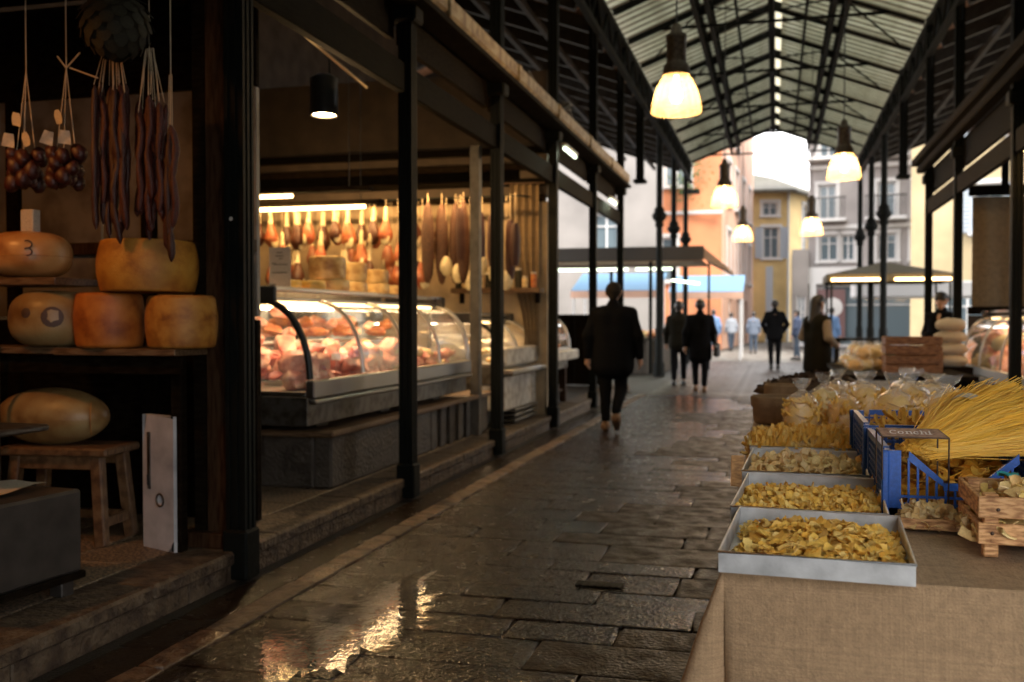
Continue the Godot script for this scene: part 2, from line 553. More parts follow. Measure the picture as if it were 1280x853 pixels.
	mat("cloth_grey", lin(0.24, 0.26, 0.3), 0.85)
	mat("denim", lin(0.03, 0.045, 0.07), 0.8)
	mat("knit_beige", lin(0.26, 0.2, 0.14), 0.9)
	mat("shoe_tan", lin(0.14, 0.07, 0.03), 0.6)
	mat("leather_dark", lin(0.012, 0.01, 0.009), 0.4)
	# street
	mat("pink_wall", lin(0.7, 0.26, 0.12), 0.8, {"tex": "blotch", "scale": 0.08})
	mat("pink_pale", lin(0.66, 0.4, 0.29), 0.8, {"tex": "blotch", "scale": 0.08})
	mat("yellow_wall", lin(0.72, 0.52, 0.23), 0.8, {"tex": "blotch", "scale": 0.08})
	mat("grey_wall", lin(0.34, 0.31, 0.305), 0.8, {"tex": "blotch", "scale": 0.08})
	mat("white_wall", lin(0.25, 0.23, 0.22), 0.8, {"tex": "blotch", "scale": 0.08})
	mat("cream_wall", lin(0.52, 0.4, 0.23), 0.8, {"tex": "blotch", "scale": 0.08})
	mat("trim_white", lin(0.5, 0.49, 0.49), 0.7)
	mat("shutter", lin(0.36, 0.4, 0.45), 0.6)
	mat("pane_dark", lin(0.1, 0.13, 0.15), 0.08)
	mat("roof_tile", lin(0.075, 0.07, 0.055), 0.85, {"tex": "worn", "scale": 0.3})
	mat("awning_blue", lin(0.1, 0.2, 0.31), 0.7, {"back": lin(0.12, 0.22, 0.33)})
	mat("awning_olive", lin(0.09, 0.075, 0.045), 0.8)
	mat("canopy_dark", lin(0.035, 0.028, 0.022), 0.7)
	mat("canopy_under", lin(0.3, 0.2, 0.14), 0.7)
	mat("shop_maroon", lin(0.12, 0.06, 0.06), 0.5)
	mat("leaf", lin(0.06, 0.09, 0.03), 0.6, {"back": lin(0.1, 0.16, 0.04)})
	mat("bark", lin(0.06, 0.05, 0.04), 0.9)


func weave() -> void:
	# plain woven cloth: crossing threads of uneven thickness and tone
	var s := 1024
	var im := Image.create(s, s, false, Image.FORMAT_RGB8)
	var r := RandomNumberGenerator.new()
	r.seed = 77
	var f := FastNoiseLite.new()
	f.seed = 5
	f.frequency = 0.012
	f.fractal_octaves = 4
	var soft := f.get_seamless_image(s, s)
	var wa := []
	var wb := []
	for i in 256:
		wa.append(r.randf_range(0.86, 1.0))
		wb.append(r.randf_range(0.86, 1.0))
	for y in s:
		for x in s:
			var i := x / 4
			var j := y / 4
			var over := (i + j) % 2 == 0
			var k: float = wa[i] if over else wb[j]
			var e := (x % 4 == 0 and over) or (y % 4 == 0 and not over)
			k *= 0.66 if e else 1.0
			k *= r.randf_range(0.7, 1.0) * (0.88 + 0.18 * soft.get_pixel(x, y).r)
			im.set_pixel(x, y, Color(k, k * 0.985, k * 0.96))
	T["weave"] = ImageTexture.create_from_image(im)


# ---------------------------------------------------------------- scene
func _ready() -> void:
	rng.seed = 7
	var cam := Camera3D.new()
	cam.name = "camera"
	add_child(cam)
	var lens := CameraAttributesPhysical.new()
	lens.frustum_focal_length = 35.0
	lens.frustum_focus_distance = 2.9
	lens.frustum_near = 0.05
	lens.frustum_far = 600.0
	lens.exposure_aperture = 3.0
	cam.attributes = lens
	cam.fov = 37.84
	cam.far = 600.0
	cam.position = Vector3(0, 1.35, 0)
	cam.rotation_degrees = Vector3(-1.22, 14.852, 0)
	cam.current = true
	var sky_mat := ProceduralSkyMaterial.new()
	sky_mat.sky_top_color = lin(0.9, 0.91, 0.92)
	sky_mat.sky_horizon_color = lin(0.98, 0.97, 0.96)
	sky_mat.ground_horizon_color = lin(0.4, 0.4, 0.4)
	sky_mat.ground_bottom_color = lin(0.3, 0.3, 0.3)
	sky_mat.sun_angle_max = 1.0
	var sky := Sky.new()
	sky.sky_material = sky_mat
	var env := Environment.new()
	env.background_mode = Environment.BG_SKY
	env.sky = sky
	env.tonemap_mode = Environment.TONE_MAPPER_LINEAR
	env.tonemap_exposure = 5.6
	env.sdfgi_enabled = true
	env.ssao_enabled = true
	env.ssil_enabled = true
	var we := WorldEnvironment.new()
	we.name = "world_environment"
	we.environment = env
	add_child(we)
	var sun := DirectionalLight3D.new()
	sun.name = "sun"
	sun.light_energy = 0.5
	sun.light_angular_distance = 25.0
	sun.light_color = Color(1.0, 0.97, 0.92)
	sun.shadow_enabled = true
	sun.rotation_degrees = Vector3(-50, 48, 0)
	add_child(sun)
	materials()
	ground()
	columns()
	nave_roof()
	aisle_roof(-1.0)
	aisle_roof(1.0)
	stall_shell()
	street()
	lamps()
	cheese_stall()
	butcher_stall()
	small_stalls()
	far_stalls()
	right_stalls()
	pasta_table()
	table_goods()
	people()


func lamp_light(parent: Node3D, at: Vector3, energy: float, c: Color, size := 0.06) -> void:
	var l := OmniLight3D.new()
	l.name = "light"
	l.light_energy = energy * LAMPS
	l.light_color = c
	l.light_size = size
	l.omni_range = 60.0
	l.omni_attenuation = 2.0
	l.shadow_enabled = true
	parent.add_child(l, true)
	l.position = at


func strip_light(parent: Node3D, at: Vector3, along: Vector3, towards: Vector3, length: float, width: float, energy: float, c: Color) -> void:
	var l := AreaLight3D.new()
	l.name = "light"
	l.area_size = Vector2(length, width)
	l.light_energy = energy * LAMPS
	l.light_color = c
	l.area_range = 60.0
	l.shadow_enabled = true
	parent.add_child(l, true)
	var z := -towards.normalized()
	var x := along.normalized()
	l.transform = Transform3D(Basis(x, z.cross(x), z), at)


# ---------------------------------------------------------------- ground
func stone_mesh(w: float, l: float, key: int) -> ArrayMesh:
	# a worn slab with rounded edges and a slightly uneven top, origin at the middle of its top
	var id := "stone %.2f %.2f %d" % [w, l, key]
	if not cache.has(id):
		var r := RandomNumberGenerator.new()
		r.seed = hash(id)
		var m := MB.new()
		var rows := []
		var hx := w / 2.0
		var hz := l / 2.0
		var js := [r.randf_range(-0.008, 0.008), r.randf_range(-0.008, 0.008), r.randf_range(-0.008, 0.008), r.randf_range(-0.008, 0.008)]
		for ring in [[1.0, -0.03, 0.0], [1.0, -0.006, 0.0], [1.0, -0.001, 0.006], [1.0, 0.0, 0.025]]:
			var row := PackedVector3Array()
			for k in 8:
				var q: Vector2 = [Vector2(-1, -1), Vector2(0, -1), Vector2(1, -1), Vector2(1, 0), Vector2(1, 1), Vector2(0, 1), Vector2(-1, 1), Vector2(-1, 0)][k]
				var e: float = js[k / 2] if k % 2 == 0 else js[(k / 2 + 1) % 4] * 0.5
				var c := 0.004 if k % 2 == 0 else 0.0
				row.append(Vector3(q.x * (hx - ring[2] - c) + e * q.x, ring[1], q.y * (hz - ring[2] - c) + e * q.y))
			rows.append(row)
		m.grid(rows, true)
		var top := []
		for q in rows[3]:
			top.append(q)
		var mid := Vector3(0, r.randf_range(-0.002, 0.001), 0)
		for k in 8:
			m.facing([top[k], top[(k + 1) % 8], mid], Vector3(0, -1, 0))
		cache[id] = m.mesh()
	return cache[id]


func ground() -> void:
	var m := MB.new()
	var g := 300.0
	m.quad(P(-g, 0, -g), P(g, 0, -g), P(g, 0, g), P(-g, 0, g))
	sheet("ground", m, M.plaza, Vector3(0, -0.06, 0))
	m = MB.new()
	m.box(P(0, -0.035, 14.5), Vector3(20, 0.03, 36.6))
	sheet("market_floor", m, M.mortar)
	# stone setts of the aisle: courses across the hall
	var pave := setting("pavement")
	var rest := MB.new()
	var r := RandomNumberGenerator.new()
	r.seed = 11
	var d := 2.75
	var count := 0
	var rowi := 0
	while d < 32.6:
		var dep: float = [0.24, 0.3, 0.36, 0.3, 0.42, 0.27][r.randi() % 6]
		var x := -2.27 + (0.0 if rowi % 2 == 0 else 0.0)
		while x < 2.35:
			var w: float = [0.42, 0.54, 0.66, 0.78, 0.9, 0.48][r.randi() % 6]
			if x + w > 2.1:
				w = 2.42 - x
			var hidden := d < 8.2 and x > 0.25
			if not hidden:
				var gap := 0.004 + 0.003 * (r.randi() % 2)
				var at := P(x + w / 2.0, r.randf_range(-0.004, 0.0), d + dep / 2.0)
				var b := Basis.from_euler(Vector3(r.randf_range(-0.006, 0.006), r.randf_range(-0.004, 0.004), r.randf_range(-0.006, 0.006)))
				if count < 300:
					part(pave, "paving_stone", stone_mesh(snappedf(w - gap, 0.02), snappedf(dep - gap, 0.02), r.randi() % 3), M["paving_wet%d" % (r.randi() % 2)] if x < -1.15 + 0.35 * sin(d * 1.7) else M["paving%d" % (r.randi() % 4)], at, b)
					count += 1
				else:
					rest.box(at - Vector3(0, 0.015, 0), Vector3(w - gap, 0.03, dep - gap), b)
			x += w
		d += dep
		rowi += 1
	var o := part(pave, "far_paving", rest, M.paving_far)
	o.set_meta("kind", "stuff")
	# pale border course and the gutter beside the kerb
	d = 2.6
	while d < 18.0:
		var l: float = [0.3, 0.38, 0.46][r.randi() % 3]
		part(pave, "border_stone", stone_mesh(0.14, snappedf(l - 0.01, 0.02), r.randi() % 2), M.strip_stone if r.randf() < 0.7 else M.kerb_stone, P(-2.345, 0.002 + r.randf_range(-0.002, 0.002), d + l / 2.0))
		d += l
	d = 2.4
	while d < 18.0:
		var l: float = [0.4, 0.52, 0.66][r.randi() % 3]
		part(pave, "gutter_stone", stone_mesh(0.25, snappedf(l - 0.01, 0.02), r.randi() % 2), M["paving_wet%d" % (r.randi() % 2)], P(-2.54, -0.012, d + l / 2.0), Basis(Vector3.BACK, 0.05))
		d += l
	# right-hand strip beyond the aisle
	# drain cover
	var drain := thing("drain_cover", "small dark rectangular iron drain cover set among the stone setts", "drain cover", P(-0.86, 0.003, 4.98))
	boxp(drain, "frame", Vector3.ZERO, Vector3(0.24, 0.008, 0.09), M.iron, 0.003)
	for i in 6:
		boxp(drain, "slot_bar", Vector3(-0.095 + i * 0.038, 0.003, 0), Vector3(0.016, 0.006, 0.07), M.iron, 0.002)
	# puddle in the dip next to the border course
	var pts := []
	var f := FastNoiseLite.new()
	f.seed = 4
	f.frequency = 0.9
	for k in 120:
		var a := TAU * k / 120.0
		var rr := 1.0 + 0.5 * f.get_noise_2d(cos(a) * 2.2, sin(a) * 2.2) + 0.42 * f.get_noise_2d(cos(a) * 9.0 + 9.0, sin(a) * 9.0)
		pts.append(P(-1.87 + 0.36 * cos(a) * rr + 0.05 * sin(a), 0.0, 4.05 + 0.8 * sin(a) * rr))
	m = MB.new()
	for k in 120:
		m.facing([pts[k], pts[(k + 1) % 120], P(-1.87, 0, 4.05)], Vector3(0, -9, 0))
	sheet("puddle_water", m, M.water, Vector3(0, 0.0035, 0))
	# raised stall floors with kerb
	var kerb := setting("kerb")
	d = 1.6
	while d < 18.2:
		var l := 1.15
		boxp(kerb, "kerb_stone", P(-2.7 - 0.16, 0.115, d + l / 2.0), Vector3(0.32, 0.07, l - 0.008), M.kerb_stone, 0.012)
		boxp(kerb, "riser_stone", P(-2.72 - 0.14, 0.03, d + l / 2.0 + 0.3), Vector3(0.28, 0.1, l - 0.008), M.kerb_stone, 0.006)
		d += l
	var fl := setting("stall_floor")
	m = MB.new()
	m.box(P(-6.0, 0.06, 9.0), Vector3(6.0, 0.15, 19.0))
	part(fl, "floor_slab", m, M.mortar)
	d = 1.7
	while d < 9.8:
		var x := -3.02
		while x > -4.5:
			part(fl, "floor_tile", cbox(Vector3(0.414, 0.02, 0.414), 0.004), M["tile%d" % (r.randi() % 3)], P(x - 0.21, 0.139 + r.randf_range(-0.001, 0.001), d + 0.21))
			x -= 0.42
		d += 0.42


# ---------------------------------------------------------------- iron columns
func fluted(h: float, w: float) -> ArrayMesh:
	# built-up iron post: a channel with raised ribs on each face
	var id := "fluted %.2f %.2f" % [h, w]
	if not cache.has(id):
		var poly := []
		var a := w / 2.0
		var e := w * 0.1
		for s in 4:
			var t := Transform2D(-s * PI / 2.0, Vector2.ZERO)
			for q in [Vector2(-a, a), Vector2(-a + e * 2, a), Vector2(-a + e * 2, a - e), Vector2(-e, a - e), Vector2(-e, a), Vector2(e, a), Vector2(e, a - e), Vector2(a - e * 2, a - e), Vector2(a - e * 2, a)]:
				poly.append(t * q)
		poly.reverse()
		var m := MB.new()
		m.prism(poly, h, Transform3D(Basis(Vector3.RIGHT, -PI / 2.0), Vector3(0, h / 2.0, 0)))
		cache[id] = m.mesh()
	return cache[id]


func iron_post(called: String, label: String, x: float, d: float, group: String) -> void:
	var t := thing(called, label, "column", P(x, 0, d), 0.0, group)
	part(t, "base_block", cbox(Vector3(0.145, 0.26, 0.145), 0.012), M.iron, Vector3(0, 0.13, 0))
	part(t, "shaft", fluted(3.35, 0.11), M.iron, Vector3(0, 0.24, 0))
	part(t, "capital", cbox(Vector3(0.2, 0.16, 0.2), 0.02), M.iron, Vector3(0, 3.66, 0))
	part(t, "upper_shaft", fluted(2.6, 0.12), M.iron, Vector3(0, 3.7, 0))
	bracket(t)


func bracket(t: Node3D) -> void:
	# curved iron braces up to the eaves girder, along the hall and into the aisle
	for s in [-1.0, 1.0]:
		var m := MB.new()
		var path := []
		for k in 7:
			var a := PI / 2.0 * k / 6.0
			path.append(Vector3(0, 5.45 + 0.62 * sin(a), s * (0.07 + 0.62 * (1.0 - cos(a)))))
		m.tube(path, 0.022, 6)
		part(t, "brace", m, M.iron)
		m = MB.new()
		var ring := []
		for k in 13:
			var a := TAU * k / 12.0
			ring.append(Vector3(0, 5.9 + 0.1 * sin(a), s * (0.2 + 0.1 * cos(a))))
		m.tube(ring, 0.012, 5, false)
		part(t, "scroll", m, M.iron)


func round_column(label: String, x: float, d: float, low := 0.0) -> void:
	var t := thing("cast_iron_column", label, "column", P(x, 0, d), 0.0, "slender cast iron columns")
	var m := MB.new()
	m.lathe([Vector2(0.14, 0), Vector2(0.14, 0.3), Vector2(0.1, 0.36), Vector2(0.1, 1.1), Vector2(0.085, 1.16)], 14)
	part(t, "base", m, M.iron)
	m = MB.new()
	m.lathe([Vector2(0.08, 1.1), Vector2(0.075, 3.6), Vector2(0.07, 6.3)], 14)
	part(t, "shaft", m, M.iron)
	m = MB.new()
	m.lathe([Vector2(0.07, 3.55), Vector2(0.11, 3.6), Vector2(0.09, 3.68), Vector2(0.17, 3.78), Vector2(0.18, 3.86), Vector2(0.12, 3.92), Vector2(0.13, 3.98), Vector2(0.07, 4.06)], 14)
	part(t, "collar", m, M.iron)
	bracket(t)


func columns() -> void:
	var ll := [
		"dark fluted iron post between the cheese stall and the butcher's case",
		"dark fluted iron post standing before the middle of the butcher's case",
		"dark fluted iron post at the far end of the butcher's long case",
		"dark fluted iron post between the white-based case and the bakery case",
		"dark fluted iron post beyond the bakery case behind the walking man",
		"dark fluted iron post carrying the end of the pale gutter",
	]
	var dd := [4.65, 7.1, 9.6, 12.2, 15.0, 17.75]
	for i in 6:
		iron_post("iron_post", ll[i], -2.7, dd[i], "fluted iron posts of the stall rows")
	var lr := ["dark fluted iron post beside the meat case opposite the butcher", "dark fluted iron post by the linen panel of the opposite meat stall", "dark fluted iron post behind the brown crates and bagged goods"]
	var dr := [11.4, 14.86, 17.6]
	for i in 3:
		iron_post("iron_post", lr[i], 2.42, dr[i], "fluted iron posts of the stall rows")
	for s in [-1.0, 1.0]:
		var t := thing("hanging_post", "short dark iron post hanging from the eaves above the %s" % ("canopy stall passage" if s < 0 else "bagged goods passage"), "post", P(-2.7 if s < 0 else 2.42, 0, 20.4 if s < 0 else 21.1))
		part(t, "shaft", fluted(2.1, 0.15), M.iron, Vector3(0, 4.2, 0))
		part(t, "foot_plate", cbox(Vector3(0.26, 0.08, 0.26), 0.02), M.iron, Vector3(0, 4.18, 0))
		bracket(t)
	for d in [23.9, 27.35, 31.0]:
		round_column("slender cast iron column with moulded collar beside the canopy stall", -2.7, d)
	for d in [24.7, 27.9, 31.5]:
		round_column("slender cast iron column with moulded collar beside the olive parasol stall", 2.42, d)


# ---------------------------------------------------------------- roofs
const LAMPS := 0.36
const BACK := -0.8
const RX := -0.11
const RY := 7.36
const EY := 6.4


func corrugated(w: float, l: float, pitch: float, amp: float) -> ArrayMesh:
	# ribs run along z (the slope), w across; thin sheet seen from both sides
	var id := "corr %.2f %.2f %.2f" % [w, l, pitch]
	if not cache.has(id):
		var m := MB.new()
		var xs := []
		var x := 0.0
		while x < w - 0.01:
			xs.append_array([Vector2(x, 0), Vector2(x + pitch * 0.62, 0), Vector2(x + pitch * 0.81, -amp)])
			x += pitch
		xs.append(Vector2(w, 0))
		for i in xs.size() - 1:
			var p: Vector2 = xs[i]
			var q: Vector2 = xs[i + 1]
			m.quad(Vector3(p.x, p.y, 0), Vector3(p.x, p.y, l), Vector3(q.x, q.y, l), Vector3(q.x, q.y, 0))
		cache[id] = m.mesh()
	return cache[id]


func shade_strip_mesh(w: float, l: float) -> ArrayMesh:
	# opaque strips added under a roof sheet to draw its dark corrugation shading
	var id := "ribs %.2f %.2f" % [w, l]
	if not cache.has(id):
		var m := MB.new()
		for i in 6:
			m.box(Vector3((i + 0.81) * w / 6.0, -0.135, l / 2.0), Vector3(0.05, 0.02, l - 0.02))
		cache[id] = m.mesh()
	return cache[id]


func lattice(parent: Node3D, called: String, x: float, y0: float, y1: float, d0: float, d1: float, step: float, w: float) -> void:
	barm(parent, called + "_chord", P(x, y0, d0), P(x, y0, d1), w, w, M.iron_roof)
	barm(parent, called + "_chord", P(x, y1, d0), P(x, y1, d1), w, w, M.iron_roof)
	var m := MB.new()
	var d := d0
	var up := true
	while d < d1 - step * 0.5:
		var a := P(x, y0 if up else y1, d)
		var b := P(x, y1 if up else y0, d + step)
		m.tube([a, b], w * 0.36, 4)
		d += step
		up = not up
	part(parent, called + "_web", m, M.iron_roof).set_meta("kind", "stuff")


func nave_roof() -> void:
	var t := thing("nave_roof", "long pitched hall roof of pale translucent corrugated sheets on dark iron trusses", "roof")
	var step := 1.75
	var n := 19
	var end := 31.9
	for s in [-1.0, 1.0]:
		var ex := -2.6 if s < 0 else 2.4
		var run: float = absf(ex - RX)
		var len := sqrt(run * run + (RY - EY) * (RY - EY))
		var down := Vector3(ex - RX, EY - RY, 0).normalized()
		var along := Vector3(0, 0, -s)
		var nrm := down.cross(along)
		var top := 0.06 if s < 0 else 0.24
		var mid := len * 0.47
		for i in n:
			var d := end - step * (i + (1 if s > 0 else 0))
			# two sheets down the slope in each bay
			for part_of in [[top, mid], [mid - 0.05, len + 0.12]]:
				var l: float = part_of[1] - part_of[0]
				var b := Basis(along, nrm, down)
				part(t, "roof_sheet", corrugated(step, l, 0.29167, 0.12), M.roof_sheet, P(RX, RY + 0.07 + (0.03 if part_of[0] == top else 0.0), d) + down * part_of[0], b)
				part(t, "shade_strips", shade_strip_mesh(step, l), M.shade_strip, P(RX, RY + 0.07 + (0.03 if part_of[0] == top else 0.0), d) + down * part_of[0], b)
		for i in n + 1:
			var d := end - step * i
			barm(t, "rafter", P(RX, RY - 0.03, d), P(ex, EY - 0.03, d), 0.08, 0.18, M.iron_roof)
		# light-lines and valley boards
		for w in [-0.1, 0.1]:
			lattice(t, "purlin", RX + s * 1.13 + w, RY - 0.8 - w * 0.4 * s, RY - 0.5 - w * 0.4 * s, BACK, end, 0.35, 0.075)
		barm(t, "side_purlin", P(RX + s * 0.62, RY - 0.32, BACK), P(RX + s * 0.62, RY - 0.32, end), 0.05, 0.07, M.iron_roof)
		lattice(t, "eaves_girder", ex - s * 0.0, EY - 0.72, EY - 0.2, BACK, end, 0.5, 0.09)
		barm(t, "valley_gutter", P(ex + s * 0.16, EY - 0.17, BACK), P(ex + s * 0.16, EY - 0.17, end), 0.3, 0.12, M.iron_roof)
	barm(t, "ridge_beam", P(RX, RY - 0.1, BACK), P(RX, RY - 0.1, end), 0.13, 0.22, M.iron_roof)
	var m := MB.new()
	var sl := (RY - EY) / 2.5
	m.quad(P(RX, RY + 0.06, BACK), P(RX + 0.26, RY + 0.06 - 0.26 * sl, BACK), P(RX + 0.26, RY + 0.06 - 0.26 * sl, end), P(RX, RY + 0.06, end))
	part(t, "ridge_light", m, M.ridge_sheet)
	for i in n + 1:
		var d := end - step * i
		if i % 2 == 0:
			rodm(t, "tie_rod", P(RX - 2.0, RY - 0.84, d), P(RX + 2.0, RY - 0.84, d), 0.03, M.iron_roof)
			rodm(t, "hanger", P(RX, RY - 0.1, d), P(RX, RY - 0.84, d), 0.02, M.iron_roof)
		for s in [-1.0, 1.0]:
			barm(t, "gusset", P(RX + s * 1.0, RY - 0.44, d), P(RX + s * 1.26, RY - 0.52, d), 0.1, 0.3, M.iron_roof)
		if i < n and i % 2 == 1:
			for s in [-1.0, 1.0]:
				rodm(t, "wind_brace", P(RX + s * 0.1, RY - 0.14, d), P(RX + s * 1.1, RY - 0.52, d - step), 0.018, M.iron_roof)
				rodm(t, "wind_brace", P(RX + s * 2.3, EY + 0.0, d), P(RX + s * 1.2, RY - 0.56, d - step), 0.018, M.iron_roof)
	# closing truss at the far gable
	for s in [-1.0, 1.0]:
		barm(t, "gable_rafter", P(RX, RY + 0.02, end + 0.06), P(RX + s * 2.55, EY + 0.02, end + 0.06), 0.06, 0.2, M.iron)


func aisle_roof(s: float) -> void:
	var t := thing("aisle_roof", "dark side roof of brown boards and black rafters over the %s" % ("butcher and cheese stalls" if s < 0 else "meat case and bagged goods stalls"), "roof")
	var x0 := -2.85 if s < 0 else 2.65
	var x1 := x0 + s * 2.9
	var x2 := x0 + s * 5.8
	var y0 := 6.15
	var y1 := 7.2
	var d0 := BACK
	var step := 1.18
	var n := 28
	for i in n:
		var d := d0 + step * i
		for side in 2:
			var a := P(x0 if side == 0 else x2, y0, d)
			var b := P(x1, y1, d)
			barm(t, "rafter", a - Vector3(0, 0.12, 0), b - Vector3(0, 0.12, 0), 0.13, 0.24, M.rafter)
			# boarding above: three boards across each bay
			for k in 3:
				var c := P(0, 0, step / 3.0)
				var u := c * (k + 0.5)
				var glass := (side == 0 and (i + int(s)) % 7 == 3 and k == 1)
				barm(t, "skylight_pane" if glass else "roof_board", a + u, b + u, step / 3.0 - 0.012, 0.025 if not glass else 0.012, M.skylight if glass else M.boards)
	barm(t, "ridge_beam", P(x1, y1 - 0.2, d0), P(x1, y1 - 0.2, d0 + step * n), 0.12, 0.24, M.rafter)
	for k in 2:
		var xx := x0 + s * (0.95 + 0.95 * k)
		barm(t, "purlin", P(xx, y0 - 0.28 + 0.34 * (k + 1), d0), P(xx, y0 - 0.28 + 0.34 * (k + 1), d0 + step * n), 0.08, 0.1, M.rafter)


# ---------------------------------------------------------------- stall fronts and walls
func stall_shell() -> void:
	var dd := [2.0, 4.65, 7.1, 9.6, 12.2, 15.0, 17.75]
	var where := ["the cheese stall", "the near half of the butcher's case", "the far half of the butcher's case", "the white-based case", "the bakery case", "the last bay before the passage"]
	for i in 6:
		var a: float = dd[i] + 0.08
		var b: float = dd[i + 1] - 0.08
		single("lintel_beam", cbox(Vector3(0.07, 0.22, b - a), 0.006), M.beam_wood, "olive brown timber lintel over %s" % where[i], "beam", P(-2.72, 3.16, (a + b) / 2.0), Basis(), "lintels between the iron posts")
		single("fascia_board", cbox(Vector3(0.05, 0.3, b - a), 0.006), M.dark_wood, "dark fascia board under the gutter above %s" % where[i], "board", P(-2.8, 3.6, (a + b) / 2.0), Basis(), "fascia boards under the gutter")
	var g := thing("gutter", "pale beige metal box gutter running along the stall fronts with a bright joint collar", "gutter", P(-2.6, 3.76, 0))
	var d := 2.0
	var seg := [1.9, 1.9, 1.75, 2.2, 1.9, 2.1, 1.9, 1.95]
	for i in seg.size():
		var l: float = seg[i]
		var m := MB.new()
		var prof := [Vector2(-0.1, 0.0), Vector2(0.06, 0.0), Vector2(0.09, 0.03), Vector2(0.09, 0.15), Vector2(0.07, 0.15), Vector2(0.06, 0.045), Vector2(-0.09, 0.03), Vector2(-0.1, 0.15)]
		m.prism(prof, l - 0.012)
		part(g, "gutter_length", m, M.gutter, Vector3(0, 0, -(d + l / 2.0)))
		boxp(g, "joint_collar", Vector3(0.005, 0.07, -d), Vector3(0.215, 0.165, 0.1), M.gutter, 0.008)
		d += l
	boxp(g, "soffit_board", Vector3(-0.02, -0.045, -9.9), Vector3(0.24, 0.05, 15.6), M.dark_wood, 0.006)
	var tb := thing("tube_lamp", "short bright fluorescent tube fixed under the pale gutter", "lamp", P(-2.6, 3.52, 12.75))
	rodm(tb, "lamp_tube", Vector3(0, 0, 0.35), Vector3(0, 0, -0.35), 0.02, M.tube_cool, 8)
	boxp(tb, "batten", Vector3(0, 0.045, 0), Vector3(0.06, 0.04, 0.8), M.white_enamel)
	strip_light(tb, Vector3(0, -0.03, 0), Vector3(0, 0, 1), Vector3.DOWN, 0.7, 0.04, 0.25, Color(0.92, 1.0, 0.88))
	tb = thing("tube_lamp", "fluorescent tube fixed under the gutter at its far end", "lamp", P(-2.62, 3.3, 16.4))
	rodm(tb, "lamp_tube", Vector3(0, 0, 0.3), Vector3(0, 0, -0.3), 0.02, M.tube_cool, 8)
	boxp(tb, "batten", Vector3(0, 0.045, 0), Vector3(0.06, 0.04, 0.7), M.white_enamel)
	strip_light(tb, Vector3(0, -0.03, 0), Vector3(0, 0, 1), Vector3.DOWN, 0.6, 0.04, 0.2, Color(0.92, 1.0, 0.88))
	var disc := MB.new()
	disc.lathe([Vector2(0, 0.003), Vector2(0.009, 0.003), Vector2(0.011, 0.0)], 12, Vector3.ZERO, Basis(Vector3.RIGHT, PI / 2.0))
	single("number_disc", disc, M.white_enamel, "tiny pale enamel disc screwed to the nearest fluted iron post", "plate", P(-2.715, 1.87, 4.592))
	var tangle := thing("tangled_cable", "loose tangle of grey cable hanging over the pale gutter", "cable", P(-2.62, 3.98, 12.45))
	var rg := RandomNumberGenerator.new()
	rg.seed = 17
	for k in 5:
		var path := []
		for j in 14:
			var a := j * 0.75 + k
			path.append(Vector3(0.1 * cos(a) * rg.randf_range(0.6, 1.1), 0.04 + 0.11 * sin(a * 0.9 + k) * rg.randf_range(0.5, 1.0), 0.16 * sin(a) + 0.04 * k - 0.1))
		var cb := MB.new()
		cb.tube(path, 0.011, 5)
		part(tangle, "cable", cb, M.post_grey)
	for e in [[Vector3(0.06, -0.02, 0.3), Vector3(0.08, 0.0, 2.2)], [Vector3(0.06, -0.02, -0.2), Vector3(0.06, 0.02, -2.4)]]:
		var path := []
		for j in 9:
			var u := j / 8.0
			path.append(e[0].lerp(e[1], u) - Vector3(0, 0.09 * sin(PI * u), 0))
		var cb := MB.new()
		cb.tube(path, 0.009, 5)
		part(tangle, "cable", cb, M.post_grey)
	# walls of the stalls
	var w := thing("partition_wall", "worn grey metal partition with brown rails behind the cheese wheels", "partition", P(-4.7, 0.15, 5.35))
	boxp(w, "panel", Vector3(0.12, 0.6, 0), Vector3(3.2, 1.2, 0.05), M.dark_wood)  # dark board stands in for the shade under the shelf
	for i in 3:
		boxp(w, "panel", Vector3(-0.95 + i * 1.07, 1.9, 0), Vector3(1.06, 1.36, 0.04), M.panel_grey)
	boxp(w, "upper_panel", Vector3(0.12, 2.875, 0), Vector3(3.2, 0.57, 0.04), M.dark_wood)  # dark panel added to blacken the open gap above the partition
	boxp(w, "rail", Vector3(0.12, 1.64, 0.04), Vector3(3.2, 0.075, 0.05), M.jamb_wood)
	for x in [-1.45, 0.02, 1.0]:
		boxp(w, "upright", Vector3(x, 1.35, 0.035), Vector3(0.09, 2.7, 0.05), M.dark_wood)
	var jamb := thing("timber_jamb", "brown timber jamb standing behind the nearest fluted iron post", "post", P(-2.86, 0.15, 4.72))
	boxp(jamb, "board", Vector3(0.02, 1.5, 0.03), Vector3(0.13, 3.0, 0.06), M.jamb_wood)
	boxp(jamb, "board", Vector3(-0.09, 1.5, 0.0), Vector3(0.08, 3.0, 0.1), M.dark_wood)
	boxp(jamb, "foot_block", Vector3(-0.03, 0.04, 0.05), Vector3(0.3, 0.08, 0.12), M.jamb_wood)
	w = thing("end_wall", "tan plastered stall wall behind the hanging hams with dark timber bands above", "wall", P(0, 0.15, 12.35))
	boxp(w, "plaster", Vector3(-4.85, 1.35, 0), Vector3(4.1, 2.7, 0.12), M.wall_tan)
	boxp(w, "upper_panel", Vector3(-4.85, 3.55, 0), Vector3(4.1, 1.6, 0.1), M.wall_brown)
	for i in 4:
		boxp(w, "timber_band", Vector3(-4.85, 2.74 + i * 0.2, 0.09 + 0.02 * (i % 2)), Vector3(4.08, 0.09, 0.07), M.dark_wood if i % 2 == 0 else M.beam_wood)
	single("rear_wall", cbox(Vector3(0.15, 7.2, 20.2), 0.004), M.wall_dark, "plain brown rear wall closing the stalls behind the butcher's counter", "wall", P(-6.95, 3.6, 8.4))
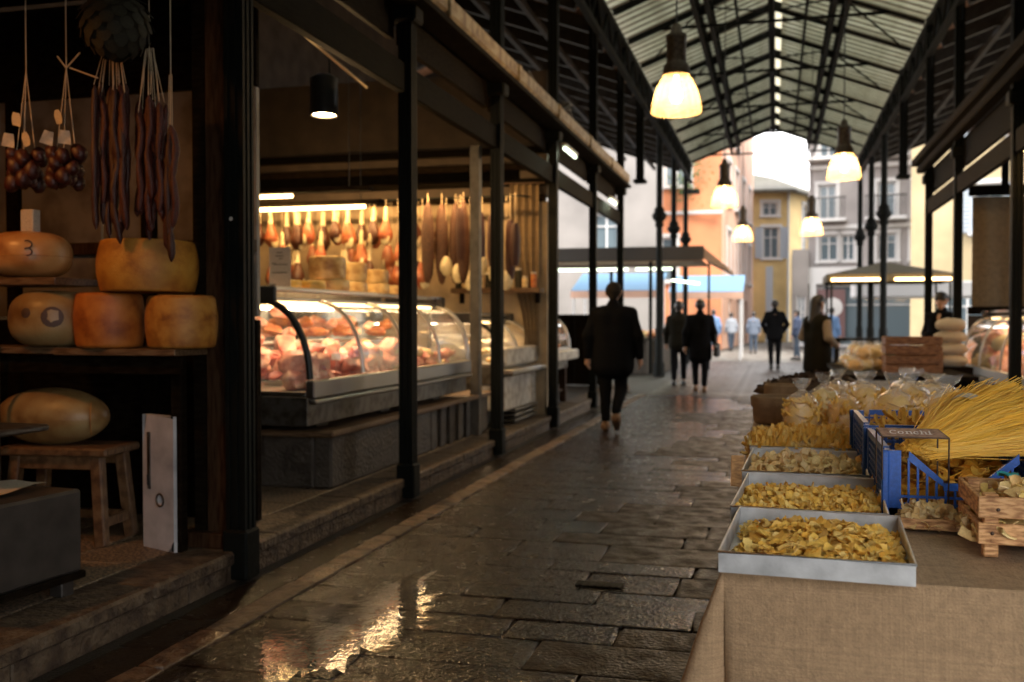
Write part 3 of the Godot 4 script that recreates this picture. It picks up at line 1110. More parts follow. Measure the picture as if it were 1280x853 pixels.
	var ew := thing("added_end_wall", "unseen end wall added behind the camera, its doorway shaped to light the pasta table", "wall", P(0, 0, BACK - 0.2))  # added out of view; opening placed to steer daylight onto the table
	boxp(ew, "wall_panel", Vector3(-4.2, 4.0, 0), Vector3(9.2, 8.0, 0.25), M.wall_dark)
	boxp(ew, "wall_panel", Vector3(7.0, 4.0, 0), Vector3(3.6, 8.0, 0.25), M.wall_dark)
	boxp(ew, "header", Vector3(2.8, 5.65, 0), Vector3(4.79, 4.7, 0.25), M.wall_dark)
	single("added_partition", cbox(Vector3(3.9, 3.6, 0.06), 0.004), M.wall_brown, "unseen brown partition added beside the cheese stall to block light from the doorway", "partition", P(-4.9, 1.95, 1.2))  # added out of view to keep doorway light off the cheeses
	var sc := thing("added_ceiling", "low dark plank ceiling added over the cheese stall to block roof light", "ceiling", P(-4.82, 3.32, 3.25))  # added to shut roof light out and darken the wall behind
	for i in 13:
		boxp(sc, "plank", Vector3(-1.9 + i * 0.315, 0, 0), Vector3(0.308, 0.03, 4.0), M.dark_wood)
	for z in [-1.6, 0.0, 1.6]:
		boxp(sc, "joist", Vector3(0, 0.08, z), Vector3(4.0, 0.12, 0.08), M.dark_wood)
	var cu := thing("cloth_curtain", "tan cloth curtain drawn beside the white-based case", "curtain", P(-2.86, 0.9, 12.1))
	var m := MB.new()
	var rows := []
	for i in 9:
		var row := PackedVector3Array()
		for j in 25:
			var u := j / 24.0
			var k := i / 8.0
			var gather := 1.0 - 0.55 * exp(-pow((k - 0.1) * 3.2, 2.0))
			row.append(Vector3(-0.02 - u * 0.36 * gather, k * 2.15, 0.035 * sin(u * 26.0 + k) - 0.1 + 0.06 * u))
		rows.append(row)
	m.grid(rows)
	part(cu, "cloth", m, M.linen)
	rodm(cu, "rail", Vector3(0.05, 2.17, -0.1), Vector3(-0.5, 2.17, -0.06), 0.012, M.wire)


# ---------------------------------------------------------------- pendant lamps
func lamps() -> void:
	var spots := [[-0.87, 9.0, 3.2, 0.43], [0.85, 13.75, 3.2, 0.42], [-0.82, 16.6, 3.2, 0.42], [0.66, 20.2, 3.0, 0.42], [-0.71, 22.4, 3.08, 0.42]]
	var names := ["largest and lowest-wired glass pendant lamp, hanging beside the pale gutter", "glass bell pendant lamp hanging before the hanging iron post above the bagged goods", "glass bell pendant lamp hanging before the pink facade near the canopy stall", "glass bell pendant lamp hanging before the grey balconied building", "glass bell pendant lamp hanging before the edge of pink and yellow buildings"]
	for i in spots.size():
		var s: Array = spots[i]
		var k: float = s[3] / 0.42
		var t := thing("pendant_lamp", names[i], "pendant lamp", P(s[0], s[2], s[1]), 0.0, "glass bell pendant lamps")
		var m := MB.new()
		var prof := []
		for q in [[0.215, 0.0], [0.213, 0.03], [0.206, 0.08], [0.192, 0.145], [0.17, 0.21], [0.14, 0.268], [0.112, 0.31], [0.1, 0.335]]:
			prof.append(Vector2(q[0] * k, q[1] * k))
		m.lathe(prof, 40)
		var rows := []
		for q in prof:
			rows.append(q)
		part(t, "lamp_glass", m, M.lamp_glass)
		m = MB.new()
		var ring := []
		for j in 33:
			var a := TAU * j / 32.0
			ring.append(Vector3(cos(a) * 0.212 * k, 0.0, sin(a) * 0.212 * k))
		m.tube(ring, 0.007, 6, false)
		part(t, "lamp_glass_rim", m, M.lamp_glass)
		for j in 16:
			var a := TAU * j / 16.0
			var path := []
			for q in prof:
				path.append(Vector3(cos(a) * (q.x + 0.002), q.y, sin(a) * (q.x + 0.002)))
			m = MB.new()
			m.tube(path, 0.004, 4, false)
			part(t, "lamp_glass_rib", m, M.lamp_glass)
		m = MB.new()
		m.lathe([Vector2(0.0, 0.08), Vector2(0.035, 0.09), Vector2(0.055, 0.13), Vector2(0.05, 0.18), Vector2(0.022, 0.24), Vector2(0.02, 0.33)], 14)
		part(t, "bulb", m, M.bulb)
		m = MB.new()
		m.lathe([Vector2(0.118, 0.32), Vector2(0.122, 0.335), Vector2(0.112, 0.4), Vector2(0.088, 0.43), Vector2(0.085, 0.45), Vector2(0.085, 0.62), Vector2(0.09, 0.63), Vector2(0.09, 0.67), Vector2(0.055, 0.69), Vector2(0.035, 0.76), Vector2(0.0, 0.78)], 18, Vector3.ZERO, Basis().scaled(Vector3.ONE * k))
		part(t, "housing", m, M.lamp_iron)
		rodm(t, "cable", Vector3(0, 0.76, 0), Vector3(0, RY - 0.7 - s[2], 0), 0.008, M.black_metal, 5)
		lamp_light(t, Vector3(0, 0.14, 0), 0.72, Color(1.0, 0.82, 0.58), 0.05)


# ---------------------------------------------------------------- the street beyond
func facade(t: Node3D, left: Vector3, right: Vector3, h: float, openings: Array, material: Material, frame: Material, y0 := 0.0) -> void:
	# a wall with real openings; each opening is [along, up, width, height, kind]
	var ax := (right - left).normalized()
	var w := (right - left).length()
	var out := Vector3.UP.cross(ax) * -1.0
	out = ax.cross(Vector3.UP)
	var xs := [0.0, w]
	var ys := [y0, h]
	for o in openings:
		xs.append_array([o[0], o[0] + o[2]])
		ys.append_array([o[1], o[1] + o[3]])
	xs.sort()
	ys.sort()
	var m := MB.new()
	var at := func(x: float, y: float, z: float) -> Vector3: return left + ax * x + Vector3(0, y, 0) + out * z
	for i in xs.size() - 1:
		for j in ys.size() - 1:
			var cx: float = (xs[i] + xs[i + 1]) / 2.0
			var cy: float = (ys[j] + ys[j + 1]) / 2.0
			if xs[i + 1] - xs[i] < 0.001 or ys[j + 1] - ys[j] < 0.001:
				continue
			var open := false
			for o in openings:
				if cx > o[0] and cx < o[0] + o[2] and cy > o[1] and cy < o[1] + o[3]:
					open = true
			if not open:
				m.quad(at.call(xs[i], ys[j], 0), at.call(xs[i + 1], ys[j], 0), at.call(xs[i + 1], ys[j + 1], 0), at.call(xs[i], ys[j + 1], 0))
	for o in openings:
		var x0: float = o[0]
		var x1: float = o[0] + o[2]
		var b: float = o[1]
		var c: float = o[1] + o[3]
		var dp := -0.25
		m.quad(at.call(x0, b, 0), at.call(x0, c, 0), at.call(x0, c, dp), at.call(x0, b, dp))
		m.quad(at.call(x1, b, dp), at.call(x1, c, dp), at.call(x1, c, 0), at.call(x1, b, 0))
		m.quad(at.call(x0, b, 0), at.call(x0, b, dp), at.call(x1, b, dp), at.call(x1, b, 0))
		m.quad(at.call(x0, c, dp), at.call(x0, c, 0), at.call(x1, c, 0), at.call(x1, c, dp))
	part(t, "wall", m, material)
	for o in openings:
		var f := MB.new()
		var bs := Basis(ax, Vector3.UP, out)
		var mid: Vector3 = at.call(o[0] + o[2] / 2.0, o[1] + o[3] / 2.0, -0.16)
		var hw: float = o[2] / 2.0
		var hh: float = o[3] / 2.0
		for s in [-1.0, 1.0]:
			f.box(mid + ax * s * (hw - 0.04), Vector3(0.08, o[3], 0.08), bs)
			f.box(mid + Vector3(0, s * (hh - 0.04), 0), Vector3(o[2] - 0.16, 0.08, 0.08), bs)
		f.box(mid, Vector3(0.07, o[3] - 0.16, 0.07), bs)
		f.box(mid + Vector3(0, hh * 0.35, 0), Vector3(o[2] - 0.16, 0.05, 0.06), bs)
		var win := part(t, "window", f, M.trim_white)
		part(win, "pane", cbox(Vector3(snappedf(o[2] - 0.02, 0.01), snappedf(o[3] - 0.02, 0.01), 0.02), 0.0), M.pane_dark, mid - out * 0.05, bs)
		if o[4] != "shop":
			f = MB.new()
			for s in [-1.0, 1.0]:
				f.box(mid + out * 0.19 + ax * s * (hw + 0.09), Vector3(0.14, o[3] + 0.3, 0.06), bs)
			f.box(mid + out * 0.2 + Vector3(0, hh + 0.09, 0), Vector3(o[2] + 0.36, 0.16, 0.08), bs)
			part(win, "surround", f, frame)
			part(win, "sill", cbox(Vector3(snappedf(o[2] + 0.4, 0.01), 0.1, 0.2), 0.01), frame, mid + out * 0.22 - Vector3(0, hh + 0.05, 0), bs)
		if o[4] == "shutter":
			for s in [-1.0, 1.0]:
				f = MB.new()
				f.box(Vector3.ZERO, Vector3(hw, o[3], 0.04))
				for k in 12:
					f.box(Vector3(0, -hh + (k + 0.5) * o[3] / 12.0, 0.03), Vector3(hw - 0.12, o[3] / 22.0, 0.03), Basis(Vector3.RIGHT, 0.5))
				part(win, "shutter", f, M.shutter, mid + out * 0.24 + ax * s * (hw * 1.5 + 0.04), bs)
		if o[4] == "balcony":
			f = MB.new()
			f.box(mid + out * 0.65 - Vector3(0, hh + 0.05, 0), Vector3(o[2] + 1.0, 0.14, 0.9), bs)
			part(win, "balcony_slab", f, frame)
			f = MB.new()
			var k := -hw - 0.45
			while k < hw + 0.46:
				f.box(mid + out * 1.05 + ax * k + Vector3(0, -hh + 0.5, 0), Vector3(0.025, 0.95, 0.025), bs)
				k += 0.13
			f.box(mid + out * 1.05 + Vector3(0, -hh + 0.98, 0), Vector3(o[2] + 1.0, 0.05, 0.05), bs)
			part(win, "balcony_railing", f, M.iron)


func block_behind(t: Node3D, c: Array, h: float, material: Material, two := false) -> void:
	# the rest of the building: corners on the ground, walls and a flat lid
	var m := MB.new()
	var mid := Vector3.ZERO
	for q in c:
		mid += q / c.size()
	mid.y = h / 2.0
	for i in range(1 if two else 0, c.size() - 1):
		var a: Vector3 = c[i]
		var b: Vector3 = c[(i + 1) % c.size()]
		m.facing([a, b, b + Vector3(0, h, 0), a + Vector3(0, h, 0)], mid)
	var lid := []
	for q in c:
		lid.append(q + Vector3(0, h, 0))
	m.facing(lid, Vector3(mid.x, -50, mid.z))
	part(t, "rear_walls", m, material)


func street() -> void:
	# pink corner house: one side square to the hall, one running away
	var t := thing("pink_house", "tall salmon pink corner house with pale windows beyond the blue awnings", "house")
	var a := P(-6.6, 0, 45.5)
	var b := P(-2.38, 0, 46.0)
	var c := P(-1.35, 0, 62.0)
	facade(t, a, b, 12.5, [[1.0, 3.1, 1.2, 2.0, "plain"], [1.7, 7.4, 1.1, 1.7, "plain"]], M.pink_wall, M.trim_white, 0.0)
	facade(t, b, c, 12.5, [[2.0, 3.4, 1.5, 2.2, "plain"], [5.4, 3.4, 1.5, 2.2, "plain"], [9.0, 3.4, 1.5, 2.2, "plain"], [2.0, 6.9, 1.5, 2.0, "plain"], [5.4, 6.9, 1.5, 2.0, "plain"], [9.0, 6.9, 1.5, 2.0, "plain"], [3.0, 0.1, 1.4, 2.3, "shop"], [7.0, 0.1, 1.4, 2.3, "shop"], [11.0, 0.1, 1.4, 2.3, "shop"], [12.6, 3.4, 1.5, 2.2, "plain"], [12.6, 6.9, 1.5, 2.0, "plain"], [2.0, 10.0, 1.5, 1.6, "plain"], [5.4, 10.0, 1.5, 1.6, "plain"]], M.pink_pale, M.trim_white, 0.0)
	block_behind(t, [b, c, P(-10.0, 0, 62), P(-10.5, 0, 46), a], 12.5, M.pink_wall, true)
	boxp(t, "string_course", (a + b) / 2.0 + Vector3(0, 6.2, 0.06), Vector3(4.3, 0.16, 0.12), M.trim_white, 0.01, 0.0)
	# yellow house closing the view
	t = thing("yellow_house", "yellow ochre house with grey shutters and a low hipped tile roof", "house")
	a = P(-2.2, 0, 62.5)
	b = P(0.7, 0, 63.0)
	c = P(4.2, 0, 72.0)
	facade(t, a, b, 9.2, [[1.45, 5.1, 0.95, 1.9, "shutter"], [1.4, 7.7, 0.9, 0.8, "plain"]], M.yellow_wall, M.trim_white)
	facade(t, b, c, 9.2, [[2.4, 5.1, 1.0, 1.9, "plain"], [5.4, 5.1, 1.0, 1.9, "plain"], [2.4, 7.4, 1.0, 1.2, "plain"]], M.yellow_wall, M.trim_white)
	block_behind(t, [b, c, P(0.5, 0, 78), P(-6.0, 0, 76), a], 9.2, M.yellow_wall, true)
	rodm(t, "downpipe", b + Vector3(0, 0, 0.12), b + Vector3(0, 9.1, 0.12), 0.07, M.shutter)
	var m := MB.new()
	m.box((a + b) / 2.0 + Vector3(0.35, 2.3, 0.03), Vector3(0.42, 4.6, 0.12))
	part(t, "grey_door_panel", m, M.shutter)
	var e1 := a + Vector3(-0.7, 9.2, 0.8)
	var e2 := b + Vector3(0.3, 9.2, 0.9)
	var e3 := c + Vector3(0.9, 9.2, -0.2)
	var top1 := P(-2.4, 11.4, 69.5)
	var top2 := P(-0.2, 11.2, 71.5)
	m = MB.new()
	var inside := P(-0.5, 5, 68)
	m.facing([e1, e2, top2, top1], inside)
	m.facing([e2, e3, top2], inside)
	m.facing([e3, P(-6, 9.2, 78), top1, top2], inside)
	m.facing([e1, top1, P(-6, 9.2, 78)], inside)
	var roof := part(t, "roof", m, M.roof_tile)
	for q in [[e1, e2], [e2, e3]]:
		barm(roof, "eaves_board", q[0] - Vector3(0, 0.12, 0), q[1] - Vector3(0, 0.12, 0), 0.4, 0.14, M.roof_tile)
	# grey balconied building with a shop below
	t = thing("grey_building", "pale grey apartment building with tall windows, balconies and a white shopfront", "building")
	a = P(1.5, 0, 50.0)
	b = P(7.4, 0, 49.2)
	facade(t, a, b, 15.0, [[0.5, 4.15, 0.85, 1.25, "plain"], [1.5, 4.15, 0.6, 1.25, "plain"], [3.1, 4.15, 0.85, 1.25, "plain"], [4.6, 4.15, 0.85, 1.25, "plain"], [0.45, 6.1, 0.8, 1.7, "balcony"], [3.1, 6.1, 0.8, 1.7, "balcony"], [4.7, 6.1, 0.8, 1.7, "plain"], [0.45, 9.0, 0.85, 1.8, "balcony"], [3.1, 9.0, 0.85, 1.8, "balcony"], [0.45, 12.2, 0.85, 1.8, "plain"], [3.1, 12.2, 0.85, 1.8, "plain"], [0.6, 0.1, 4.6, 2.9, "shop"]], M.grey_wall, M.trim_white)
	block_behind(t, [b, P(10, 0, 60), P(2.3, 0, 62), a], 15.0, M.grey_wall)
	for y in [3.45, 5.75, 8.6, 11.8]:
		barm(t, "string_course", a + Vector3(-0.05, y, 0.1), b + Vector3(0, y, 0.1), 0.22, 0.2 if y > 4 else 0.8, M.trim_white, 0.01)
	barm(t, "shop_pilaster", a + Vector3(0.2, 0, 0.1), a + Vector3(0.2, 3.1, 0.1), 0.4, 0.3, M.trim_white)
	var poster := boxp(t, "poster_panel", P(2.55, 1.6, 49.72), Vector3(1.25, 2.4, 0.05), M.shop_maroon, 0.005)
	m = MB.new()
	m.lathe([Vector2(0.0, 0.0), Vector2(0.46, 0.0), Vector2(0.46, 0.03), Vector2(0.0, 0.03)], 20, Vector3.ZERO, Basis(Vector3.RIGHT, PI / 2.0))
	part(poster, "pale_disc", m, M.trim_white, Vector3(0.05, 0.35, 0.025))
	# low white wing to the side of the yellow house
	t = thing("white_wing", "low white rendered wing with a terrace beside the grey building", "house")
	a = P(0.75, 0, 49.4)
	b = P(1.48, 0, 49.35)
	facade(t, a, b, 4.7, [[0.2, 0.1, 0.4, 2.4, "shop"]], M.white_wall, M.trim_white)
	block_behind(t, [b, P(1.6, 0, 56), P(0.8, 0, 56), a], 4.7, M.white_wall)
	# white house to the left and cream house to the right, seen between the columns
	t = thing("white_house", "plain white house seen between the iron columns behind the canopy stall", "house")
	a = P(-13.0, 0, 40.0)
	b = P(-4.6, 0, 42.0)
	facade(t, a, b, 13.0, [[2.0, 4.2, 1.1, 1.8, "plain"], [5.8, 4.2, 1.0, 1.6, "plain"], [2.0, 8.0, 1.1, 1.8, "plain"]], M.white_wall, M.trim_white)
	block_behind(t, [b, P(-6, 0, 44.5), P(-14, 0, 44), a], 13.0, M.white_wall)
	t = thing("cream_house", "cream yellow house seen past the linen panel of the meat stall", "house")
	a = P(5.0, 0, 41.0)
	b = P(16.0, 0, 38.0)
	facade(t, a, b, 13.0, [[2.2, 4.6, 1.0, 1.8, "shutter"], [5.6, 4.6, 1.0, 1.8, "shutter"], [2.2, 8.2, 1.0, 1.8, "shutter"], [1.0, 0.1, 2.0, 2.6, "shop"]], M.cream_wall, M.trim_white)
	block_behind(t, [b, P(17, 0, 48), P(6, 0, 47), a], 13.0, M.cream_wall)
	# shrub on the pink house's terrace
	t = thing("terrace_shrub", "loose green shrub hanging from the pink house's upper terrace", "shrub", P(-3.75, 7.6, 45.2))
	rodm(t, "stem", Vector3(0, -0.5, 0.15), Vector3(0.05, 0.4, 0.2), 0.03, M.bark)
	m = MB.new()
	var r := RandomNumberGenerator.new()
	r.seed = 3
	for i in 420:
		var q := Vector3(r.randfn(0, 0.4), r.randfn(0, 0.6), r.randfn(0.2, 0.25))
		var bs := Basis.from_euler(Vector3(r.randf() * TAU, r.randf() * TAU, r.randf() * TAU))
		m.facing([q, q + bs * Vector3(0.09, 0.04, 0), q + bs * Vector3(0.18, 0, 0), q + bs * Vector3(0.09, -0.04, 0)], q - bs.z)
	part(t, "foliage", m, M.leaf).set_meta("kind", "stuff")
	boxp(t, "window_box", Vector3(0, -0.55, 0.2), Vector3(0.9, 0.2, 0.3), M.iron)


# ---------------------------------------------------------------- cheese stall
func wheel(r: float, h: float, bulge := 0.012, soft := 0.02) -> MB:
	var m := MB.new()
	var prof := [Vector2(0, 0), Vector2(r - soft, 0), Vector2(r - soft * 0.3, soft * 0.3), Vector2(r, soft)]
	for i in 5:
		var u := (i + 1) / 6.0
		prof.append(Vector2(r + bulge * sin(PI * u), soft + (h - soft * 2) * u))
	prof.append_array([Vector2(r, h - soft), Vector2(r - soft * 0.3, h - soft * 0.3), Vector2(r - soft, h), Vector2(0, h)])
	m.lathe(prof, 40)
	return m


func melon(r: float, h: float) -> MB:
	# a pressed round cheese: bulging sides, flattened top and foot
	var m := MB.new()
	var prof := []
	for i in 17:
		var a := -PI / 2.0 + PI * i / 16.0
		var c := signf(cos(a)) * pow(absf(cos(a)), 0.62)
		var s := signf(sin(a)) * pow(absf(sin(a)), 0.8)
		prof.append(Vector2(maxf(c, 0.0) * r, h / 2.0 + s * h / 2.0))
	m.lathe(prof, 40)
	return m


func ball_bundle(label: String, at: Vector3, sd: int) -> void:
	# small round salamis knotted to strings that meet at one hook
	var t := thing("salami_bunch", label, "salami", at, 0.0, "bunches of small round salamis")
	var r := RandomNumberGenerator.new()
	r.seed = sd
	for i in 15:
		var lay := i / 5
		var a := TAU * (i % 5) / 5.0 + lay * 0.6
		var q := Vector3(cos(a) * 0.07, -0.06 * lay - 0.02 * (i % 2), sin(a) * 0.06)
		if i % 5 == 4:
			q *= Vector3(0.2, 1, 1.4)
		var m := MB.new()
		m.blob(Vector3.ZERO, Vector3(0.036, 0.044, 0.036) * r.randf_range(0.85, 1.15), Basis(), 0.3, sd * 20 + i)
		part(t, "small_salami", m, M.salami_small, q, Basis.from_euler(Vector3(r.randf() - 0.5, r.randf(), r.randf() - 0.5)))
	for i in 5:
		var a := TAU * i / 5.0
		rodm(t, "string", Vector3(cos(a) * 0.05, 0.0, sin(a) * 0.045), Vector3(0, 0.42, 0), 0.0028, M.string, 4)
	rodm(t, "string", Vector3(0, 0.42, 0), Vector3(0.0, 0.95, 0), 0.0035, M.string, 4)
	for i in 3:
		var m := MB.new()
		var b := Basis.from_euler(Vector3(0.2, r.randf() * 1.2 - 0.6, r.randf_range(-0.5, 0.5)))
		var rows := []
		for k in 4:
			var row := PackedVector3Array()
			for j in 4:
				row.append(b * Vector3((j - 1.5) * 0.014 * (1.0 + 0.15 * k), -k * 0.022, 0.006 * sin(k * 1.3 + j)))
			rows.append(row)
		m.grid(rows)
		part(t, "paper_tag", m, M.paper, Vector3(-0.045 + 0.045 * i, 0.08 + 0.1 * (i % 2) + 0.02, 0.07))


func long_bundle(label: String, at: Vector3, count: int, sd: int, len := 0.5, m_name := "salami_dark") -> void:
	var t := thing("sausage_bundle", label, "sausage", at, 0.0, "bundles of long dry sausages")
	var r := RandomNumberGenerator.new()
	r.seed = sd
	for i in count:
		var x := (i - (count - 1) / 2.0) * 0.013 + r.randf_range(-0.008, 0.008)
		var z := r.randf_range(-0.045, 0.045)
		var top := r.randf_range(-0.1, 0.0)
		var l := len * r.randf_range(0.75, 1.1)
		var path := []
		var rad := []
		var bend := r.randf_range(-0.03, 0.03)
		var links := 2.0 + (i % 3)
		for k in 29:
			var u := k / 28.0
			var ph := absf(sin(PI * (u * links + 0.001)))
			path.append(Vector3(x + bend * 0.5 * sin(u * PI) + 0.006 * sin(u * 11.0 + i * 2.0), top - l * u, z + 0.008 * sin(u * 9.0 + i * 3.0)))
			rad.append(0.0175 * (0.42 + 0.58 * pow(ph, 0.4)) * (1.0 + 0.13 * sin(k * 2.3 + i) * sin(k * 0.9)) * (0.4 if k == 0 or k == 28 else 1.0))
		var m := MB.new()
		m.tube(path, rad, 9)
		part(t, "sausage", m, M[m_name] if i % 3 else M.salami)
		rodm(t, "string", Vector3(x, top + 0.005, z), Vector3(x * 0.3, 0.22, 0), 0.002, M.string, 4)
	rodm(t, "string", Vector3(0, 0.22, 0), Vector3(0, 0.6, 0), 0.003, M.string, 4)


func cheese_stall() -> void:
	# shelf across the back of the stall
	var s := thing("cheese_shelf", "dark wooden plank shelf on posts carrying the big cheese wheels", "shelf", P(-3.6, 0.15, 4.62))
	boxp(s, "plank", Vector3(-0.42, 1.04, 0.14), Vector3(0.85, 0.035, 0.2), M.shelf_wood)
	boxp(s, "plank", Vector3(0.34, 1.035, 0.08), Vector3(0.72, 0.035, 0.34), M.shelf_wood)
	boxp(s, "plank", Vector3(-0.1, 1.035, -0.2), Vector3(1.6, 0.035, 0.2), M.shelf_wood)
	boxp(s, "apron", Vector3(-0.1, 0.965, 0.18), Vector3(1.6, 0.09, 0.03), M.dark_wood)
	for x in [-0.8, 0.62]:
		boxp(s, "leg", Vector3(x, 0.5, 0.1), Vector3(0.06, 1.0, 0.06), M.dark_wood)
		boxp(s, "leg", Vector3(x, 0.5, -0.25), Vector3(0.06, 1.0, 0.06), M.dark_wood)
	var y := 0.15 + 1.0545
	var front := 4.5
	single("wheel_cheese", wheel(0.165, 0.285), M.orange_rind, "plain orange cheese wheel beside the stamped round cheese, under the mottled wheel", "cheese", P(-3.375, y, front), Basis(), "cheese wheels on the plank shelf")
	single("wheel_cheese", wheel(0.17, 0.27), M.tan_rind, "tan cheese wheel with cloth-marked rind beside the timber jamb, under the mottled wheel", "cheese", P(-2.965, y, front + 0.03), Basis(Vector3.UP, 0.7), "cheese wheels on the plank shelf")
	single("wheel_cheese", wheel(0.235, 0.265, 0.02, 0.012), M.parmesan, "broad mottled golden cheese wheel laid on top of two others", "cheese", P(-3.17, y + 0.288, front + 0.04), Basis.from_euler(Vector3(0, 1.0, -0.012)), "cheese wheels on the plank shelf")
	var c := thing("round_cheese", "big pale round cheese with a dark round stamp, under the little shelf", "cheese", P(-3.72, y, front))
	part(c, "body", melon(0.22, 0.3), M.pale_rind)
	var m := MB.new()
	m.lathe([Vector2(0.0, 0.006), Vector2(0.05, 0.004), Vector2(0.055, 0.0)], 18, Vector3.ZERO, Basis(Vector3.RIGHT, PI / 2.0))
	part(c, "stamp", m, M.stamp, Vector3(0.13, 0.16, 0.168), Basis.from_euler(Vector3(-0.05, 0.66, 0)))
	m = MB.new()
	m.lathe([Vector2(0.0, 0.006), Vector2(0.025, 0.004), Vector2(0.028, 0.0)], 14, Vector3.ZERO, Basis(Vector3.RIGHT, PI / 2.0))
	part(c, "stamp", m, M.stamp, Vector3(0.01, 0.18, 0.215), Basis.from_euler(Vector3(-0.08, 0.05, 0)))
	s = thing("little_shelf", "short wooden board on a metal post over the stamped round cheese", "shelf", P(-3.86, y, front))
	boxp(s, "board", Vector3(0.05, 0.345, 0.0), Vector3(0.48, 0.04, 0.34), M.shelf_wood)
	rodm(s, "post", Vector3(-0.1, -1.05, 0.14), Vector3(-0.1, 1.0, 0.14), 0.014, M.steel_dull, 8)
	c = thing("round_cheese", "glossy orange-brown round cheese with a dark figure mark on the little shelf", "cheese", P(-3.87, y + 0.366, front))
	part(c, "body", melon(0.215, 0.25), M.smooth_rind)
	m = MB.new()
	for k in 2:
		var arc := []
		for j in 9:
			var a := -2.2 + 4.0 * j / 8.0
			arc.append(Vector3(0.022 * cos(a), 0.02 - 0.04 * k + 0.02 * sin(a) * -1.0, 0))
		m.tube(arc, 0.004, 5)
	part(c, "figure_mark", m, M.stamp, Vector3(0.135, 0.15, 0.172), Basis.from_euler(Vector3(-0.15, 0.67, 0)))
	m = MB.new()
	var ring := []
	for j in 41:
		var a := TAU * j / 40.0
		ring.append(Vector3(cos(a) * 0.2155, 0.115, sin(a) * 0.2155))
	m.tube(ring, 0.0022, 5, false)
	part(c, "mould_line", m, M.tan_rind)
	single("carton", cbox(Vector3(0.07, 0.17, 0.06), 0.004), M.paper, "small upright paper carton between the cheeses and the grey partition", "carton", P(-3.62, y + 0.3, 4.86))
	single("carton", cbox(Vector3(0.08, 0.12, 0.06), 0.004), M.paper, "small paper carton standing on the glossy brown round cheese", "carton", P(-3.86, y + 0.366 + 0.248 + 0.06, front))
	boxp(thing("carton_pedestal", "narrow dark block holding up the upright paper carton", "block", P(-3.62, y, 4.86)), "block", Vector3(0, 0.107, 0), Vector3(0.09, 0.215, 0.07), M.dark_wood)
	single("butter_block", cbox(Vector3(0.13, 0.05, 0.1), 0.01), M.paper, "wrapped pale block lying behind the mottled wheel by the jamb", "block", P(-2.98, y + 0.296, 4.83))
	boxp(thing("wrapped_stack", "small dark box behind the tan wheel holding the wrapped block", "box", P(-2.98, y, 4.83)), "box", Vector3(0, 0.1345, 0), Vector3(0.2, 0.269, 0.16), M.dark_wood)
	# stool with the oval cheese
	var st := thing("wooden_stool", "rustic brown wooden stool with splayed square legs", "stool", P(-3.72, 0.15, 4.62), 0.12)
	boxp(st, "seat", Vector3(0, 0.5, 0), Vector3(0.62, 0.045, 0.36), M.stool_wood, 0.01)
	for x in [-1.0, 1.0]:
		for z in [-1.0, 1.0]:
			barm(st, "leg", Vector3(x * 0.27, 0.0, z * 0.15), Vector3(x * 0.23, 0.48, z * 0.12), 0.06, 0.06, M.stool_wood, 0.006)
		barm(st, "stretcher", Vector3(x * 0.26, 0.12, 0.14), Vector3(x * 0.26, 0.12, -0.14), 0.03, 0.05, M.stool_wood)
	for z in [-1.0, 1.0]:
		boxp(st, "apron", Vector3(0, 0.44, z * 0.13), Vector3(0.46, 0.07, 0.025), M.stool_wood)
	barm(st, "stretcher", Vector3(-0.25, 0.12, -0.13), Vector3(0.25, 0.12, -0.13), 0.03, 0.05, M.stool_wood)
	c = thing("oval_cheese", "large smooth olive-tan oval cheese lying on the rustic stool", "cheese", P(-3.83, 0.6725, 4.62), 0.1)
	m = MB.new()
	m.blob(Vector3(0, 0.15, 0), Vector3(0.32, 0.155, 0.19), Basis(), 0.05, 5, 32, 18, 0.6)
	part(c, "body", m, M.pale_rind)
	m = MB.new()
	ring = []
	for j in 13:
		var a := -0.9 + 1.8 * j / 12.0
		ring.append(Vector3(0.24 + 0.055 * cos(a), 0.15 + 0.15 * sin(a) * 0.75, 0.19 * 0.62 * cos(a) * 0.98))
	m.tube(ring, 0.003, 5)
	part(c, "cord_mark", m, M.tan_rind)
	# white board with the finger hole
	var b := thing("white_board", "tall white board with a round finger hole and a slot handle, leaning by the jamb", "board", P(-3.1, 0.152, 4.54), -0.38)
	m = MB.new()
	var hole := Vector2(0.02, 0.26)
	# front face: a frame of quads round the hole
	var w := 0.135
	var h := 0.7
	var rim := []
	for k in 24:
		var a := TAU * k / 24.0
		rim.append(hole + Vector2(cos(a), sin(a)) * 0.03)
	for side in [1.0, -1.0]:
		for k in 24:
			var k2 := (k + 1) % 24
			var o1 := edge_point(hole, TAU * k / 24.0, w, h)
			var o2 := edge_point(hole, TAU * (k + 1) / 24.0, w, h)
			var z: float = side * 0.02
			m.facing([Vector3(rim[k].x, rim[k].y, z), Vector3(rim[k2].x, rim[k2].y, z), Vector3(o2.x, o2.y, z), Vector3(o1.x, o1.y, z)], Vector3(0, h / 2, -side))
	for k in 24:
		var k2 := (k + 1) % 24
		m.quad(Vector3(rim[k2].x, rim[k2].y, 0.02), Vector3(rim[k].x, rim[k].y, 0.02), Vector3(rim[k].x, rim[k].y, -0.02), Vector3(rim[k2].x, rim[k2].y, -0.02))
	for e in [[Vector3(-w, 0, 0), Vector3(w, 0, 0)], [Vector3(w, 0, 0), Vector3(w, h, 0)], [Vector3(w, h, 0), Vector3(-w, h, 0)], [Vector3(-w, h, 0), Vector3(-w, 0, 0)]]:
		m.facing([e[0] + Vector3(0, 0, 0.02), e[1] + Vector3(0, 0, 0.02), e[1] - Vector3(0, 0, 0.02), e[0] - Vector3(0, 0, 0.02)], Vector3(0, h / 2, 0))
	part(b, "face", m, M.white_board)
	m = MB.new()
